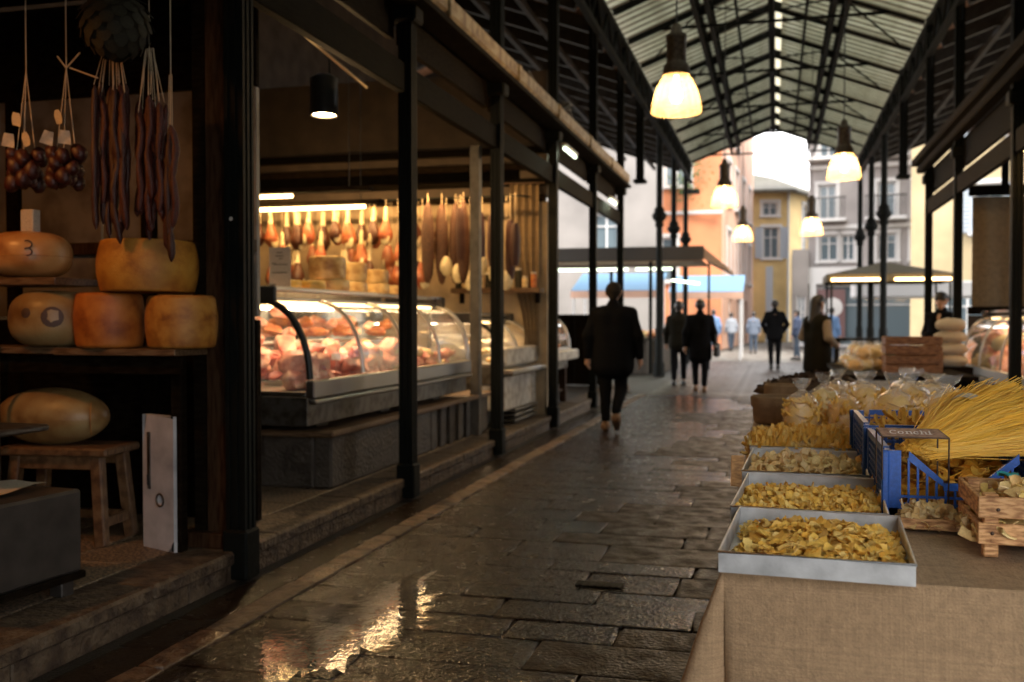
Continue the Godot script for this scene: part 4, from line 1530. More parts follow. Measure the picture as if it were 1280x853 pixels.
	m.lathe([Vector2(0.03, -0.004), Vector2(0.036, 0.0), Vector2(0.036, 0.004), Vector2(0.029, 0.004), Vector2(0.029, -0.004)], 24, Vector3(0.02, 0.26, 0.022), Basis(Vector3.RIGHT, PI / 2.0))
	part(b, "hole_ring", m, M.steel_dull)
	boxp(b, "slot_handle", Vector3(-0.075, 0.46, 0.023), Vector3(0.026, 0.3, 0.008), M.steel_dull, 0.003)
	boxp(b, "slot_handle_grip", Vector3(-0.075, 0.36, 0.029), Vector3(0.014, 0.06, 0.01), M.black_metal, 0.003)
	# metal cabinet with a paper sheet, and a scale pan above it
	var cab := thing("metal_cabinet", "low dark metal cabinet on feet at the open edge of the cheese stall", "cabinet", P(-3.36, 0.15, 3.5), -0.1)
	boxp(cab, "body", Vector3(0, 0.28, 0), Vector3(0.8, 0.36, 0.52), M.cabinet, 0.012)
	boxp(cab, "lower_rail", Vector3(0, 0.085, 0), Vector3(0.82, 0.03, 0.54), M.dark_wood)
	for x in [-0.34, 0.34]:
		for z in [-0.2, 0.2]:
			boxp(cab, "foot", Vector3(x, 0.035, z), Vector3(0.07, 0.07, 0.07), M.cabinet)
	m = MB.new()
	var rows := []
	for i in 6:
		var row := PackedVector3Array()
		for j in 6:
			row.append(Vector3(-0.12 + j * 0.085, 0.004 + 0.008 * sin(i * 1.1 + j * 0.7) + 0.006 * (j % 2), 0.2 - i * 0.075))
		rows.append(row)
	m.grid(rows)
	single("wrapping_paper", m, M.paper, "creased sheet of wrapping paper lying on the dark metal cabinet", "paper", P(-3.4, 0.622, 3.52))
	var sc := thing("weighing_scale", "steel weighing scale with a flat pan standing on the cabinet", "scale", P(-3.5, 0.612, 3.66))
	boxp(sc, "body", Vector3(-0.05, 0.1, 0), Vector3(0.22, 0.2, 0.24), M.steel_dull, 0.02)
	boxp(sc, "pan", Vector3(0.06, 0.25, 0), Vector3(0.5, 0.03, 0.34), M.steel_dull, 0.01)
	rodm(sc, "stem", Vector3(-0.04, 0.2, 0), Vector3(-0.04, 0.25, 0), 0.03, M.steel_dull, 10)
	rodm(sc, "display_post", Vector3(0.03, 0.26, 0.0), Vector3(0.03, 1.05, 0.0), 0.018, M.steel_dull, 10)
	# hanging rail and goods
	var rail := thing("hanging_rail", "thin iron rail over the cheese stall from which the sausages hang", "rail", P(0, 0, 4.2))
	rodm(rail, "rod", Vector3(-4.6, 2.98, 0), Vector3(-2.7, 2.98, 0), 0.012, M.iron, 6)
	for x in [-4.5, -2.72]:
		rodm(rail, "hanger", Vector3(x, 2.98, 0), Vector3(x, 3.3, 0), 0.008, M.iron, 5)
	ball_bundle("bunch of dark round salamis hanging above the glossy round cheese", P(-3.62, 2.17, 4.2), 1)
	ball_bundle("bunch of dark round salamis on the crossed hook by the long sausages", P(-3.385, 2.17, 4.2), 2)
	var hook := thing("wire_hook", "crossed wire hook above the second bunch of round salamis", "hook", P(-3.385, 2.6, 4.2))
	for e in [[Vector3(-0.05, 0.05, 0), Vector3(0.0, -0.01, 0)], [Vector3(0.08, 0.06, 0), Vector3(0.0, -0.01, 0)], [Vector3(0.02, -0.01, 0), Vector3(0.18, -0.07, 0)]]:
		rodm(hook, "wire", e[0], e[1], 0.004, M.string, 5)
	long_bundle("thick bundle of long dark dry sausages beside the round salami bunches", P(-3.12, 2.52, 4.2), 16, 11, 0.68)
	long_bundle("bundle of long reddish dry sausages over the mottled cheese wheel", P(-2.93, 2.44, 4.22), 13, 12, 0.58, "salami")
	long_bundle("thin pair of long dry sausages with a pale string beside the timber jamb", P(-2.8, 2.3, 4.2), 4, 13, 0.6)
	var orn := thing("leaf_ball", "large dark ball of overlapping dried leaves hung above the sausages", "hanging ball", P(-2.99, 2.73, 4.05))
	m = MB.new()
	m.blob(Vector3.ZERO, Vector3(0.15, 0.15, 0.15), Basis(), 0.06, 3, 20, 12)
	part(orn, "core", m, M.dried_green)
	var r := RandomNumberGenerator.new()
	r.seed = 5
	for i in 90:
		var yy := 1.0 - 2.0 * (i + 0.5) / 90.0
		var a := i * 2.39996
		var dir := Vector3(cos(a) * sqrt(1 - yy * yy), yy, sin(a) * sqrt(1 - yy * yy))
		var side := dir.cross(Vector3(0.1, 1, 0.05)).normalized()
		var dn := dir.cross(side).normalized()
		var leaf := MB.new()
		var rr := []
		for u in 4:
			var row := PackedVector3Array()
			for k in 3:
				var wv: float = [0.02, 0.034, 0.03, 0.012][u]
				row.append(dir * (0.15 + 0.014 * u * 0.5 - 0.004 * absf(k - 1.0)) + side * (k - 1.0) * wv + dn * (u - 1.2) * 0.02)
			rr.append(row)
		leaf.grid(rr)
		part(orn, "leaf", leaf, M.dried_green)
	rodm(orn, "cord", Vector3(0, 0.14, 0), Vector3(0, 0.35, 0), 0.005, M.string, 5)
	# shaded work lamp over the counter, just out of sight
	var lamp := thing("shaded_lamp", "dark metal shaded lamp lighting the cheeses from the front of the stall", "lamp", P(-3.95, 2.75, 3.0))
	m = MB.new()
	m.lathe([Vector2(0.15, 0.0), Vector2(0.14, 0.08), Vector2(0.05, 0.17), Vector2(0.03, 0.24)], 20)
	part(lamp, "shade", m, M.black_metal)
	m = MB.new()
	m.blob(Vector3(0, 0.03, 0), Vector3(0.04, 0.05, 0.04), Basis(), 0, 1)
	part(lamp, "bulb", m, M.bulb)
	rodm(lamp, "cable", Vector3(0, 0.24, 0), Vector3(0, 0.8, 0), 0.008, M.black_metal, 5)
	lamp_light(lamp, Vector3(0, 0.02, 0), 0.66, Color(1.0, 0.64, 0.3), 0.05)


func edge_point(c: Vector2, a: float, w: float, h: float) -> Vector2:
	var d := Vector2(cos(a), sin(a))
	var t := 1e9
	if absf(d.x) > 0.0001:
		t = minf(t, ((w if d.x > 0 else -w) - c.x) / d.x)
	if absf(d.y) > 0.0001:
		t = minf(t, ((h if d.y > 0 else 0.0) - c.y) / d.y)
	return c + d * t


# ---------------------------------------------------------------- glass counters
func glass_case(t: Node3D, l: float, dep: float, y0: float, y1: float, ribs: int, s := 1.0, light := 1.0, c := Color(1.0, 0.86, 0.68)) -> void:
	# origin at the near end of the front foot; runs along -z for l, goes back along -x * s; curved glass leaning back from the lip
	var prof := []
	for i in 9:
		var u := i / 8.0
		prof.append(Vector2(-0.36 * pow(u, 1.9) - 0.0, y0 + 0.12 + (y1 - y0 - 0.2) * sin(u * PI / 2.0 * 0.94) / sin(PI / 2.0 * 0.94)))
	var m := MB.new()
	# steel deck, lip and bumper
	boxp(t, "lower_panel", Vector3(-dep / 2.0 * s - 0.02 * s, y0 - 0.1, -l / 2.0), Vector3(dep, 0.2, l), M.steel_dull, 0.006)
	boxp(t, "front_lip", Vector3(0.0, y0 + 0.05, -l / 2.0), Vector3(0.07, 0.12, l + 0.01), M.steel, 0.01)
	boxp(t, "bumper_rail", Vector3(0.02 * s, y0 - 0.035, -l / 2.0), Vector3(0.05, 0.03, l), M.steel, 0.012)
	boxp(t, "deck", Vector3(-dep * 0.5 * s, y0 + 0.02, -l / 2.0), Vector3(dep - 0.08, 0.03, l - 0.02), M.steel, 0.004)
	boxp(t, "rear_mirror", Vector3((-dep + 0.03) * s, (y0 + y1) / 2.0, -l / 2.0), Vector3(0.02, y1 - y0 - 0.1, l - 0.06), M.mirror, 0.003)
	boxp(t, "rear_cladding", Vector3((-dep + 0.005) * s, (y0 + y1) / 2.0 - 0.15, -l / 2.0), Vector3(0.02, y1 - y0 + 0.3, l), M.steel_dull, 0.003)
	boxp(t, "inner_shelf", Vector3((-dep + 0.17) * s, y0 + 0.33, -l / 2.0), Vector3(0.24, 0.015, l - 0.1), M.steel, 0.003)
	# top ledge in glass and steel
	boxp(t, "top_ledge", Vector3((-dep * 0.5 - 0.13) * s, y1, -l / 2.0), Vector3(dep - 0.3, 0.025, l), M.glass, 0.002)
	boxp(t, "top_rail", Vector3(-0.36 * s, y1 - 0.005, -l / 2.0), Vector3(0.03, 0.03, l + 0.01), M.steel, 0.006)
	boxp(t, "lamp_rail", Vector3(-0.365 * s, y1 - 0.075, -l / 2.0), Vector3(0.05, 0.025, l), M.steel, 0.005)
	# curved front panes between ribs
	var pitch := l / ribs
	for k in ribs:
		var rows := []
		for q in prof:
			var row := PackedVector3Array()
			row.append(Vector3(q.x * s, q.y, -k * pitch - 0.014))
			row.append(Vector3(q.x * s, q.y, -(k + 1) * pitch + 0.014))
			rows.append(row)
		m = MB.new()
		m.grid(rows)
		part(t, "front_pane", m, M.glass)
	for k in ribs + 1:
		var path := []
		for q in prof:
			path.append(Vector3(q.x * s, q.y, -k * pitch))
		m = MB.new()
		m.tube(path, 0.017 if k > 0 and k < ribs else 0.024, 6)
		part(t, "rib", m, M.steel if k > 0 else M.black_metal)
		if k == 0 or k == ribs:
			m = MB.new()
			var poly := [Vector2(-dep + 0.05, y0 + 0.05)]
			for q in prof:
				poly.append(q)
			poly.append(Vector2(-dep + 0.05, prof[8].y))
			m.prism(poly, 0.008, Transform3D(Basis(), Vector3(0, 0, -k * pitch)) if s > 0 else Transform3D(Basis(Vector3.UP, PI), Vector3(0, 0, -k * pitch)))
			part(t, "end_pane", m, M.glass)
			boxp(t, "end_cap", Vector3((-dep * 0.5 - 0.1) * s, y1 - 0.05, -k * pitch), Vector3(dep - 0.3, 0.12, 0.04), M.black_metal, 0.01)
	rodm(t, "lamp_tube", Vector3(-0.37 * s, y1 - 0.1, -0.1), Vector3(-0.37 * s, y1 - 0.1, -l + 0.1), 0.013, M.tube_warm, 8)
	strip_light(t, Vector3(-0.37 * s, y1 - 0.118, -l / 2.0), Vector3(0, 0, 1), Vector3(-0.45 * s, -1, 0), l - 0.2, 0.03, light, c)


func lump(kind: int, v: int) -> ArrayMesh:
	var id := "lump %d %d" % [kind, v]
	if not cache.has(id):
		var m := MB.new()
		if kind == 0:      # joint with a flat cut end
			m.cut_blob(Vector3(0, 0.06, 0), Vector3(0.17, 0.1, 0.115), v * 7 + 10, 4)
		elif kind == 1:    # block of beef
			m.cut_blob(Vector3(0, 0.05, 0), Vector3(0.15, 0.075, 0.09), v * 5 + 30, 5, 0.6)
		elif kind == 2:    # plucked bird: body with two drumsticks
			m.blob(Vector3(0, 0.055, 0), Vector3(0.095, 0.06, 0.07), Basis(), 0.15, v + 50, 14, 9)
			for s in [-1.0, 1.0]:
				m.blob(Vector3(0.075, 0.05, s * 0.045), Vector3(0.055, 0.026, 0.026), Basis(Vector3.UP, s * 0.3), 0.1, v, 10, 6)
		else:              # sliced chop
			m.blob(Vector3(0, 0.018, 0), Vector3(0.1, 0.02, 0.075), Basis(), 0.5, v + 70, 14, 6, 1.3)
		cache[id] = m.mesh()
	return cache[id]


func fill_case(x0: float, x1: float, d0: float, d1: float, y: float, groups: Array, sd: int, n: int) -> void:
	# groups: [from share, to share, called, kind, material, label, category, group, scale]
	var r := RandomNumberGenerator.new()
	r.seed = sd
	for g in groups:
		var a: float = lerpf(d0, d1, g[0])
		var b: float = lerpf(d0, d1, g[1])
		var count := int(n * (g[1] - g[0]))
		for i in count:
			var lay := int(i * 2.2 / count)
			var u := fmod(i * 0.618, 1.0)
			var w := fmod(i * 0.382 + 0.1, 1.0)
			var k: float = g[8] * r.randf_range(0.85, 1.25)
			var at := P(lerpf(x0, x1, w), y + lay * 0.075 + 0.055 * w + r.randf_range(0, 0.015), lerpf(a, b, u))
			single(g[2], lump(g[3], r.randi() % 5), M[g[4]] if g[4] is String else M[g[4][r.randi() % g[4].size()]], g[5], g[6], at, Basis.from_euler(Vector3(r.randf_range(-0.25, 0.25), r.randf() * TAU, r.randf_range(-0.25, 0.25))).scaled(Vector3.ONE * k), g[7])


func ham_mesh(v: int) -> Array:
	# [meat, fat shank] of a whole cured ham hanging shank up
	var id := "ham %d" % v
	if not cache.has(id):
		var r := RandomNumberGenerator.new()
		r.seed = v + 400
		var path := []
		var rad := []
		var bend := r.randf_range(-0.04, 0.04)
		for k in 12:
			var u := k / 11.0
			path.append(Vector3(bend * u * u, -0.62 * u, 0.02 * sin(u * 3.0)))
			rad.append([0.022, 0.032, 0.03, 0.034, 0.046, 0.064, 0.085, 0.105, 0.118, 0.115, 0.085, 0.03][k] * r.randf_range(0.95, 1.05))
		var a := MB.new()
		a.tube(path.slice(4), rad.slice(4), 14)
		var b := MB.new()
		b.tube(path.slice(0, 5), rad.slice(0, 5), 12)
		var f := MB.new()
		f.blob(Vector3(bend * 0.8 + 0.02, -0.52, 0.09), Vector3(0.075, 0.1, 0.03), Basis(), 0.3, v, 12, 8)
		cache[id] = [a.mesh(), b.mesh(), f.mesh()]
	return cache[id]


func butcher_stall() -> void:
	# masonry plinth with ledge
	var p := thing("counter_plinth", "rough stone plinth with a flat timber ledge under the butcher's glass case", "plinth", P(-3.08, 0.15, 6.45))
	boxp(p, "front_block", Vector3(-0.02, 0.19, -1.05), Vector3(0.14, 0.38, 2.1), M.stone_base, 0.015)
	boxp(p, "end_block", Vector3(-0.52, 0.19, -0.07), Vector3(0.86, 0.38, 0.14), M.stone_base, 0.015)
	boxp(p, "front_block", Vector3(-0.05, 0.19, -3.1), Vector3(0.12, 0.38, 1.98), M.stone_base, 0.015)
	for i in 7:
		boxp(p, "pier", Vector3(0.025, 0.19, -2.2 - i * 0.27), Vector3(0.03, 0.38, 0.12), M.stone_base, 0.008)
	boxp(p, "ledge", Vector3(-0.42, 0.4, -2.0), Vector3(1.06, 0.045, 4.2), M.shelf_wood, 0.012)
	# the glass case
	var t := thing("glass_meat_case", "long steel butcher's display case with curved glass front full of meat", "display case", P(-3.02, 0, 6.1))
	glass_case(t, 3.55, 0.95, 0.83, 1.57, 4, 1.0, 1.35)
	for z in [-0.5, -1.7, -3.0]:
		boxp(t, "foot", Vector3(-0.45, 0.61, z), Vector3(0.6, 0.06, 0.2), M.black_metal)
	fill_case(-3.13, -3.7, 6.3, 9.5, 0.868, [
		[0.0, 0.62, "pork_joint", 0, ["pork", "pork_pale", "pork_pale"], "pink pork joint heaped behind the curved glass of the butcher's case", "meat", "pork joints in the butcher's case", 0.9],
		[0.02, 0.3, "beef_cut", 1, "beef", "dark red beef cut by the near end of the butcher's case", "meat", "beef cuts in the butcher's case", 0.8],
		[0.55, 1.0, "plucked_bird", 2, ["poultry", "poultry", "pork_pale"], "plucked yellow bird in the far half of the butcher's case", "poultry", "plucked birds in the butcher's case", 0.85],
		[0.1, 0.6, "meat_chop", 3, ["pork", "beef", "pork_pale"], "flat sliced chop lying among the pork joints in the butcher's case", "meat", "chops in the butcher's case", 0.75],
	], 5, 84)
	fill_case(-3.72, -3.86, 6.35, 9.45, 1.172, [[0.0, 1.0, "cooked_meat", 1, ["cooked", "pork_pale"], "small browned piece of meat on the inner shelf of the butcher's case", "meat", "browned meats on the inner shelf", 0.62]], 9, 16)
	for i in 7:
		var tk := thing("price_ticket", "small white price ticket on a pin stuck among the meat in the butcher's case", "price tag", P(-3.16 - 0.05 * (i % 2), 1.0, 6.5 + 0.42 * i), 0.35, "price tickets in the butcher's case")
		boxp(tk, "card", Vector3(0, 0.07, 0), Vector3(0.07, 0.05, 0.002), M.white_enamel, 0.0)
		rodm(tk, "pin", Vector3(0, -0.06, 0), Vector3(0, 0.05, -0.002), 0.0018, M.steel, 4)
	# cheeses and a price sheet standing on the case
	var top := 1.584
	var sheet_ := thing("price_sheet", "large cream sheet of handwritten prices standing on the butcher's case", "sign", P(-3.6, top, 6.78), -0.12)
	boxp(sheet_, "card", Vector3(0, 0.155, 0), Vector3(0.19, 0.31, 0.006), M.paper, 0.001)
	boxp(sheet_, "foot", Vector3(0, 0.01, -0.03), Vector3(0.14, 0.02, 0.05), M.dark_wood)
	for i in 7:
		var l: float = [0.05, 0.07, 0.03, 0.12, 0.04, 0.13, 0.06][i]
		boxp(sheet_, "handwriting_line", Vector3([0.0, 0.0, 0.01, 0.01, -0.05, 0.0, -0.06][i], [0.27, 0.245, 0.225, 0.18, 0.19, 0.12, 0.03][i], 0.0045), Vector3(l, 0.006, 0.002), M.ink, 0.0)
	var cd := [[-3.62, 6.95, 0.0], [-3.52, 7.16, 0.0], [-3.6, 7.62, 0.0], [-3.62, 8.15, 0.0], [-3.6, 8.62, 0.0], [-3.6, 9.1, 0.0]]
	var cn := ["small bright yellow cheese wedge next to the price sheet on the case", "flat bright yellow cheese slab on the butcher's case", "wide flat tan cheese carrying the tallest cream wheel", "flat cheese with a dark cut hollow under the sliced cream cheese", "flat tan cheese carrying the small cream half wheel", "last flat pale cheese at the far end of the case top"]
	for i in 6:
		var q: Array = cd[i]
		var mm: MB
		if i < 2:
			mm = wheel(0.1, 0.07, 0.004, 0.008)
		else:
			mm = wheel([0.17, 0.13, 0.13, 0.11][i - 2], 0.1, 0.004, 0.01)
		single("cheese_round", mm, M.yellow_cheese if i < 2 else M.fresh_cheese, cn[i], "cheese", P(q[0], top, q[1]), Basis(Vector3.UP, i), "cheeses on the butcher's case")
	single("wheel_cheese", wheel(0.15, 0.19, 0.004, 0.012), M.fresh_cheese, "tallest cream cheese wheel, set on a wide flat cheese on the butcher's case", "cheese", P(-3.6, top + 0.1, 7.6), Basis(), "cheeses on the butcher's case")
	single("wheel_cheese", wheel(0.125, 0.17, 0.004, 0.012), M.fresh_cheese, "cream cheese wheel with a cut face in the middle of the case top", "cheese", P(-3.62, top + 0.1, 8.15), Basis(), "cheeses on the butcher's case")
	single("wheel_cheese", wheel(0.12, 0.13, 0.004, 0.012), M.fresh_cheese, "smallest stacked cream cheese wheel nearest the middle iron post", "cheese", P(-3.6, top + 0.1, 8.62), Basis(), "cheeses on the butcher's case")
	# hams along the end wall
	var rail := thing("ham_rail", "iron rail on brackets along the tan wall carrying the hams", "rail", P(0, 0, 11.6))
	rodm(rail, "rod", Vector3(-6.7, 2.84, 0), Vector3(-2.95, 2.84, 0), 0.014, M.iron, 6)
	for x in [-6.4, -5.1, -3.9, -3.0]:
		rodm(rail, "bracket", Vector3(x, 2.84, 0), Vector3(x, 2.9, -0.62), 0.012, M.iron, 5)
	var r := RandomNumberGenerator.new()
	r.seed = 31
	for i in 41:
		var v := i % 5
		var hm: Array = ham_mesh(v)
		var hk := Vector3.ONE * r.randf_range(0.68, 0.86)
		var x := -6.4 + (i % 27) * 0.088 + (0.04 + 0.08 * (i - 27) if i > 26 else 0.0) + r.randf_range(-0.02, 0.02)
		var low := 0.5 if i > 26 else 0.28 if i % 3 == 1 else 0.0
		var t2 := thing("hanging_ham", "whole cured ham with a creamy shank hanging before the tan wall" if i % 3 else "dark brown whole cured ham hanging among the lighter hams", "ham", P(x, 2.74 - low, 11.6 + (0.16 if i % 2 else -0.12)), r.randf_range(-1.2, 1.2), "hams hanging along the tan wall")
		part(t2, "meat", hm[0], M.ham if i % 3 else M.ham_dark)
		part(t2, "shank", hm[1], M.ham_fat)
		part(t2, "cut_fat", hm[2], M.ham_fat)
		rodm(t2, "cord", Vector3(0, 0, 0), Vector3(0, (0.09 + low) / hk.x, 0), 0.004, M.string, 4)
		t2.scale = hk
	# netted salami sides and thick salamis further along
	for i in 5:
		var m := MB.new()
		m.blob(Vector3(0, -0.48, 0), Vector3(0.085, 0.49, 0.06), Basis(), 0.12, i + 3, 16, 16, 2.0)
		var t2 := thing("netted_cured_meat", "long flat netted side of brown cured meat hanging beside the pale post", "cured meat", P(-4.06 + i * 0.15, 2.75, 11.35 + 0.08 * (i % 3)), 0.3 * i, "netted sides of cured meat")
		part(t2, "meat", m, M.net_salami)
		rodm(t2, "cord", Vector3(0, 0, 0), Vector3(0, 0.12, 0.0), 0.004, M.string, 4)
	var sx := [-3.63, -3.42, -3.24, -3.05, -2.96]
	for i in 5:
		var path := []
		var rad := []
		var ln: float = [0.62, 0.75, 0.6, 0.7, 0.5][i]
		for k in 11:
			var u := k / 10.0
			path.append(Vector3(0, -ln * u, 0))
			rad.append(0.062 * pow(sin(PI * clampf(0.05 + u * 0.9, 0, 1)), 0.3) * (1.0 + 0.03 * sin(k * 2.0)))
		var m := MB.new()
		m.tube(path, rad, 12)
		var t2 := thing("thick_salami", "thick dark salami with rounded ends hanging by the tan wall", "salami", P(sx[i], 2.68 - 0.05 * i, 11.3 + 0.12 * (i % 2)), 0.0, "thick salamis by the tan wall")
		part(t2, "meat", m, M.salami_dark)
		rodm(t2, "cord", Vector3.ZERO, Vector3(0, 0.15 + 0.05 * i, 0), 0.004, M.string, 4)
	for i in 6:
		var m := MB.new()
		m.blob(Vector3(0, -0.12, 0), Vector3(0.075, 0.12, 0.075), Basis(), 0.08, i)
		var t2 := thing("pear_cheese", "pear-shaped pale cheese hanging low on a cord among the salamis", "cheese", P(-3.85 + i * 0.15, 2.12 - 0.09 * (i % 3), 11.42), 0.0, "pear-shaped cheeses on cords")
		part(t2, "body", m, M.ham_fat)
		rodm(t2, "cord", Vector3.ZERO, Vector3(0, 0.7 + 0.09 * (i % 3), 0), 0.003, M.string, 4)
	# wall shelf with jars
	var sh := thing("jar_shelf", "orange wooden wall shelf with jars under the hanging salamis", "shelf", P(-3.4, 1.72, 12.1))
	boxp(sh, "board", Vector3.ZERO, Vector3(1.15, 0.06, 0.28), M.shelf_wood)
	for x in [-0.5, 0.5]:
		boxp(sh, "bracket", Vector3(x, -0.09, -0.1), Vector3(0.04, 0.14, 0.1), M.dark_wood)
	for i in 11:
		var j := thing("food_jar", "small glass jar with a pale lid on the orange wall shelf", "jar", P(-3.9 + i * 0.098, 1.75, 12.06 - 0.05 * (i % 2)), 0.0, "jars on the orange wall shelf")
		var m := MB.new()
		var hh := 0.12 + 0.05 * (i * 7 % 3)
		m.lathe([Vector2(0, 0), Vector2(0.038, 0.0), Vector2(0.042, 0.01), Vector2(0.042, hh - 0.02), Vector2(0.032, hh), Vector2(0, hh)], 12)
		part(j, "jar_body", m, [M.dried_green, M.poultry, M.cooked, M.ham_fat][i % 4])
		m = MB.new()
		m.lathe([Vector2(0, hh), Vector2(0.036, hh), Vector2(0.036, hh + 0.025), Vector2(0, hh + 0.025)], 12)
		part(j, "lid", m, M.white_enamel)
	# second row of hanging pieces lower and stacked boxes below, seen through the glass
	var post := thing("pale_post", "pale wooden post with looped cables inside the butcher's stall", "post", P(-3.98, 0.15, 10.4))
	boxp(post, "shaft", Vector3(0, 1.4, 0), Vector3(0.09, 2.8, 0.09), M.shelf_wood)
	for k in 3:
		var m := MB.new()
		var path := []
		for j in 9:
			var u := j / 8.0
			path.append(Vector3((0.05 + 0.04 * k) * sin(PI * u), 2.75 - 0.6 * u, 0.06))
		m.tube(path, 0.006, 5)
		part(post, "cable", m, M.string)
	post = thing("grey_post", "grey weathered square post at the far corner of the butcher's case", "post", P(-3.02, 0.15, 9.92))
	boxp(post, "shaft", Vector3(0, 1.5, 0), Vector3(0.1, 3.0, 0.1), M.post_grey)
	# strip lamps over the counter, running across the stall
	for i in 2:
		var l := thing("tube_lamp", ["upper strip lamp with a dark hood hanging across the butcher's stall", "lower long strip lamp glowing across the butcher's stall"][i], "lamp", P(-5.05, 2.66 - 0.1 * i, 9.6 + 0.3 * i))
		rodm(l, "lamp_tube", Vector3(-0.95, 0, 0), Vector3(0.8 if i else 0.1, 0, 0), 0.02, M.tube_warm, 8)
		boxp(l, "hood", Vector3(0, 0.05, 0), Vector3(2.0, 0.045, 0.12), M.dark_wood)
		for x in [-0.8, 0.75]:
			rodm(l, "chain", Vector3(x, 0.07, 0), Vector3(x, 1.4, 0), 0.006, M.black_metal, 4)
		strip_light(l, Vector3(-0.1, -0.035, 0), Vector3.RIGHT, Vector3(0, -1, -0.25), 1.7, 0.05, 1.6, Color(1.0, 0.82, 0.56))
	var l := thing("tube_lamp", "warm strip lamp above the hams close to the tan wall", "lamp", P(-4.7, 2.98, 11.15))
	rodm(l, "lamp_tube", Vector3(-1.8, 0, 0), Vector3(1.7, 0, 0), 0.018, M.tube_warm, 8)
	boxp(l, "hood", Vector3(0, 0.03, 0.06), Vector3(3.7, 0.12, 0.03), M.beam_wood)
	strip_light(l, Vector3(0, -0.03, -0.03), Vector3.RIGHT, Vector3(0, -1, -0.6), 3.5, 0.04, 4.4, Color(1.0, 0.78, 0.5))
	# black cylinder lamp
	var bl := thing("cylinder_lamp", "black cylinder downlight hanging on a sloping rod over the butcher's case", "lamp", P(-3.6, 3.03, 7.55))
	var m := MB.new()
	m.lathe([Vector2(0.1, 0.0), Vector2(0.115, 0.0), Vector2(0.115, 0.3), Vector2(0.05, 0.34), Vector2(0.0, 0.34)], 20)
	part(bl, "shade", m, M.black_metal)
	m = MB.new()
	m.lathe([Vector2(0.1, 0.012), Vector2(0.0, 0.012)], 20)
	part(bl, "lamp_disc", m, M.tube_warm)
	rodm(bl, "rod", Vector3(0.05, 0.34, 0.0), Vector3(0.05, 0.62, 0.0), 0.01, M.black_metal, 5)
	lamp_light(bl, Vector3(0, -0.03, 0), 1.8, Color(1.0, 0.82, 0.58), 0.08)
	var rod := thing("brass_rod", "thin pale metal rod sloping through the butcher's stall above the lamp", "rod", P(-3.3, 3.4, 6.0))
	rodm(rod, "rod", Vector3(0, 0.1, 0.3), Vector3(-0.2, 0.0, -2.2), 0.012, M.string, 6)


# ---------------------------------------------------------------- smaller stalls on the same side
func small_stalls() -> void:
	var t := thing("white_glass_case", "short glass case on a white enamel base with trays of pale cheeses", "display case", P(-2.98, 0, 10.7))
	glass_case(t, 1.55, 0.85, 0.82, 1.42, 2, 1.0, 0.7)
	boxp(t, "white_front", Vector3(0.01, 0.93, -0.8), Vector3(0.12, 0.2, 1.5), M.white_enamel, 0.015)
	boxp(t, "counter_ledge", Vector3(0.05, 0.76, -0.78), Vector3(0.24, 0.06, 1.66), M.steel, 0.015)
	boxp(t, "white_base", Vector3(-0.1, 0.52, -0.78), Vector3(0.3, 0.4, 1.5), M.white_enamel, 0.015)
	for i in 3:
		boxp(t, "vent_slat", Vector3(-0.06, 0.19 + 0.06 * i, -0.9), Vector3(0.3, 0.035, 1.1), M.steel_dull, 0.006)
	boxp(t, "inner_base", Vector3(-0.45, 0.44, -0.78), Vector3(0.5, 0.57, 1.48), M.steel_dull)
	var r := RandomNumberGenerator.new()
	r.seed = 55
	for i in 22:
		var k := i / 22.0
		var row := i % 3
		single("soft_cheese", wheel(0.06, 0.05, 0.004, 0.015), [M.ham_fat, M.fresh_cheese, M.white_enamel][r.randi() % 3], "small pale soft cheese in the white-based glass case", "cheese", P(-3.12 - 0.16 * row, 0.87 + 0.09 * row, 10.85 + 1.25 * k), Basis.from_euler(Vector3(0.2, i, 0)), "soft cheeses in the white-based case")
	t = thing("bakery_case", "glass case of brown baked goods on a timber stand beyond the white case", "display case", P(-2.98, 0, 12.55))
	glass_case(t, 2.0, 0.85, 0.84, 1.5, 2, 1.0, 0.9)
	boxp(t, "white_ledge", Vector3(0.06, 0.85, -1.0), Vector3(0.2, 0.14, 1.9), M.white_enamel, 0.02)
	for z in [-0.1, -0.9, -1.85]:
		boxp(t, "leg", Vector3(-0.06, 0.42, z), Vector3(0.09, 0.55, 0.09), M.jamb_wood)
		boxp(t, "leg", Vector3(-0.75, 0.42, z), Vector3(0.09, 0.55, 0.09), M.jamb_wood)
	boxp(t, "lower_shelf", Vector3(-0.4, 0.32, -1.0), Vector3(0.7, 0.03, 1.9), M.jamb_wood)
	for i in 40:
		var w := (i % 5) / 5.0
		var m := lump(2 if i % 3 else 0, i % 5)
		single("baked_loaf", m, M.cooked, "crusty brown loaf piled in the bakery glass case", "bread", P(-3.1 - 0.55 * w, 0.875 + 0.22 * w + 0.05 * (i % 2), 12.75 + 1.6 * (i / 40.0)), Basis.from_euler(Vector3(0.2, i * 1.7, 0.1)).scaled(Vector3.ONE * 0.8), "loaves in the bakery case")
	single("parcel_shelf", cbox(Vector3(1.4, 0.05, 0.35), 0.006), M.shelf_wood, "plain timber shelf on the rear wall behind the bakery case", "shelf", P(-6.2, 1.9, 14.0))
	# solid back wall screen between the bakery stall and the passage
	var w := thing("low_screen", "dark timber screen closing the stall row before the passage", "partition", P(-4.9, 0.15, 18.1))
	for i in 14:
		boxp(w, "plank", Vector3(-1.8 + i * 0.27, 0.65, 0), Vector3(0.262, 1.3, 0.05), M.dark_wood)


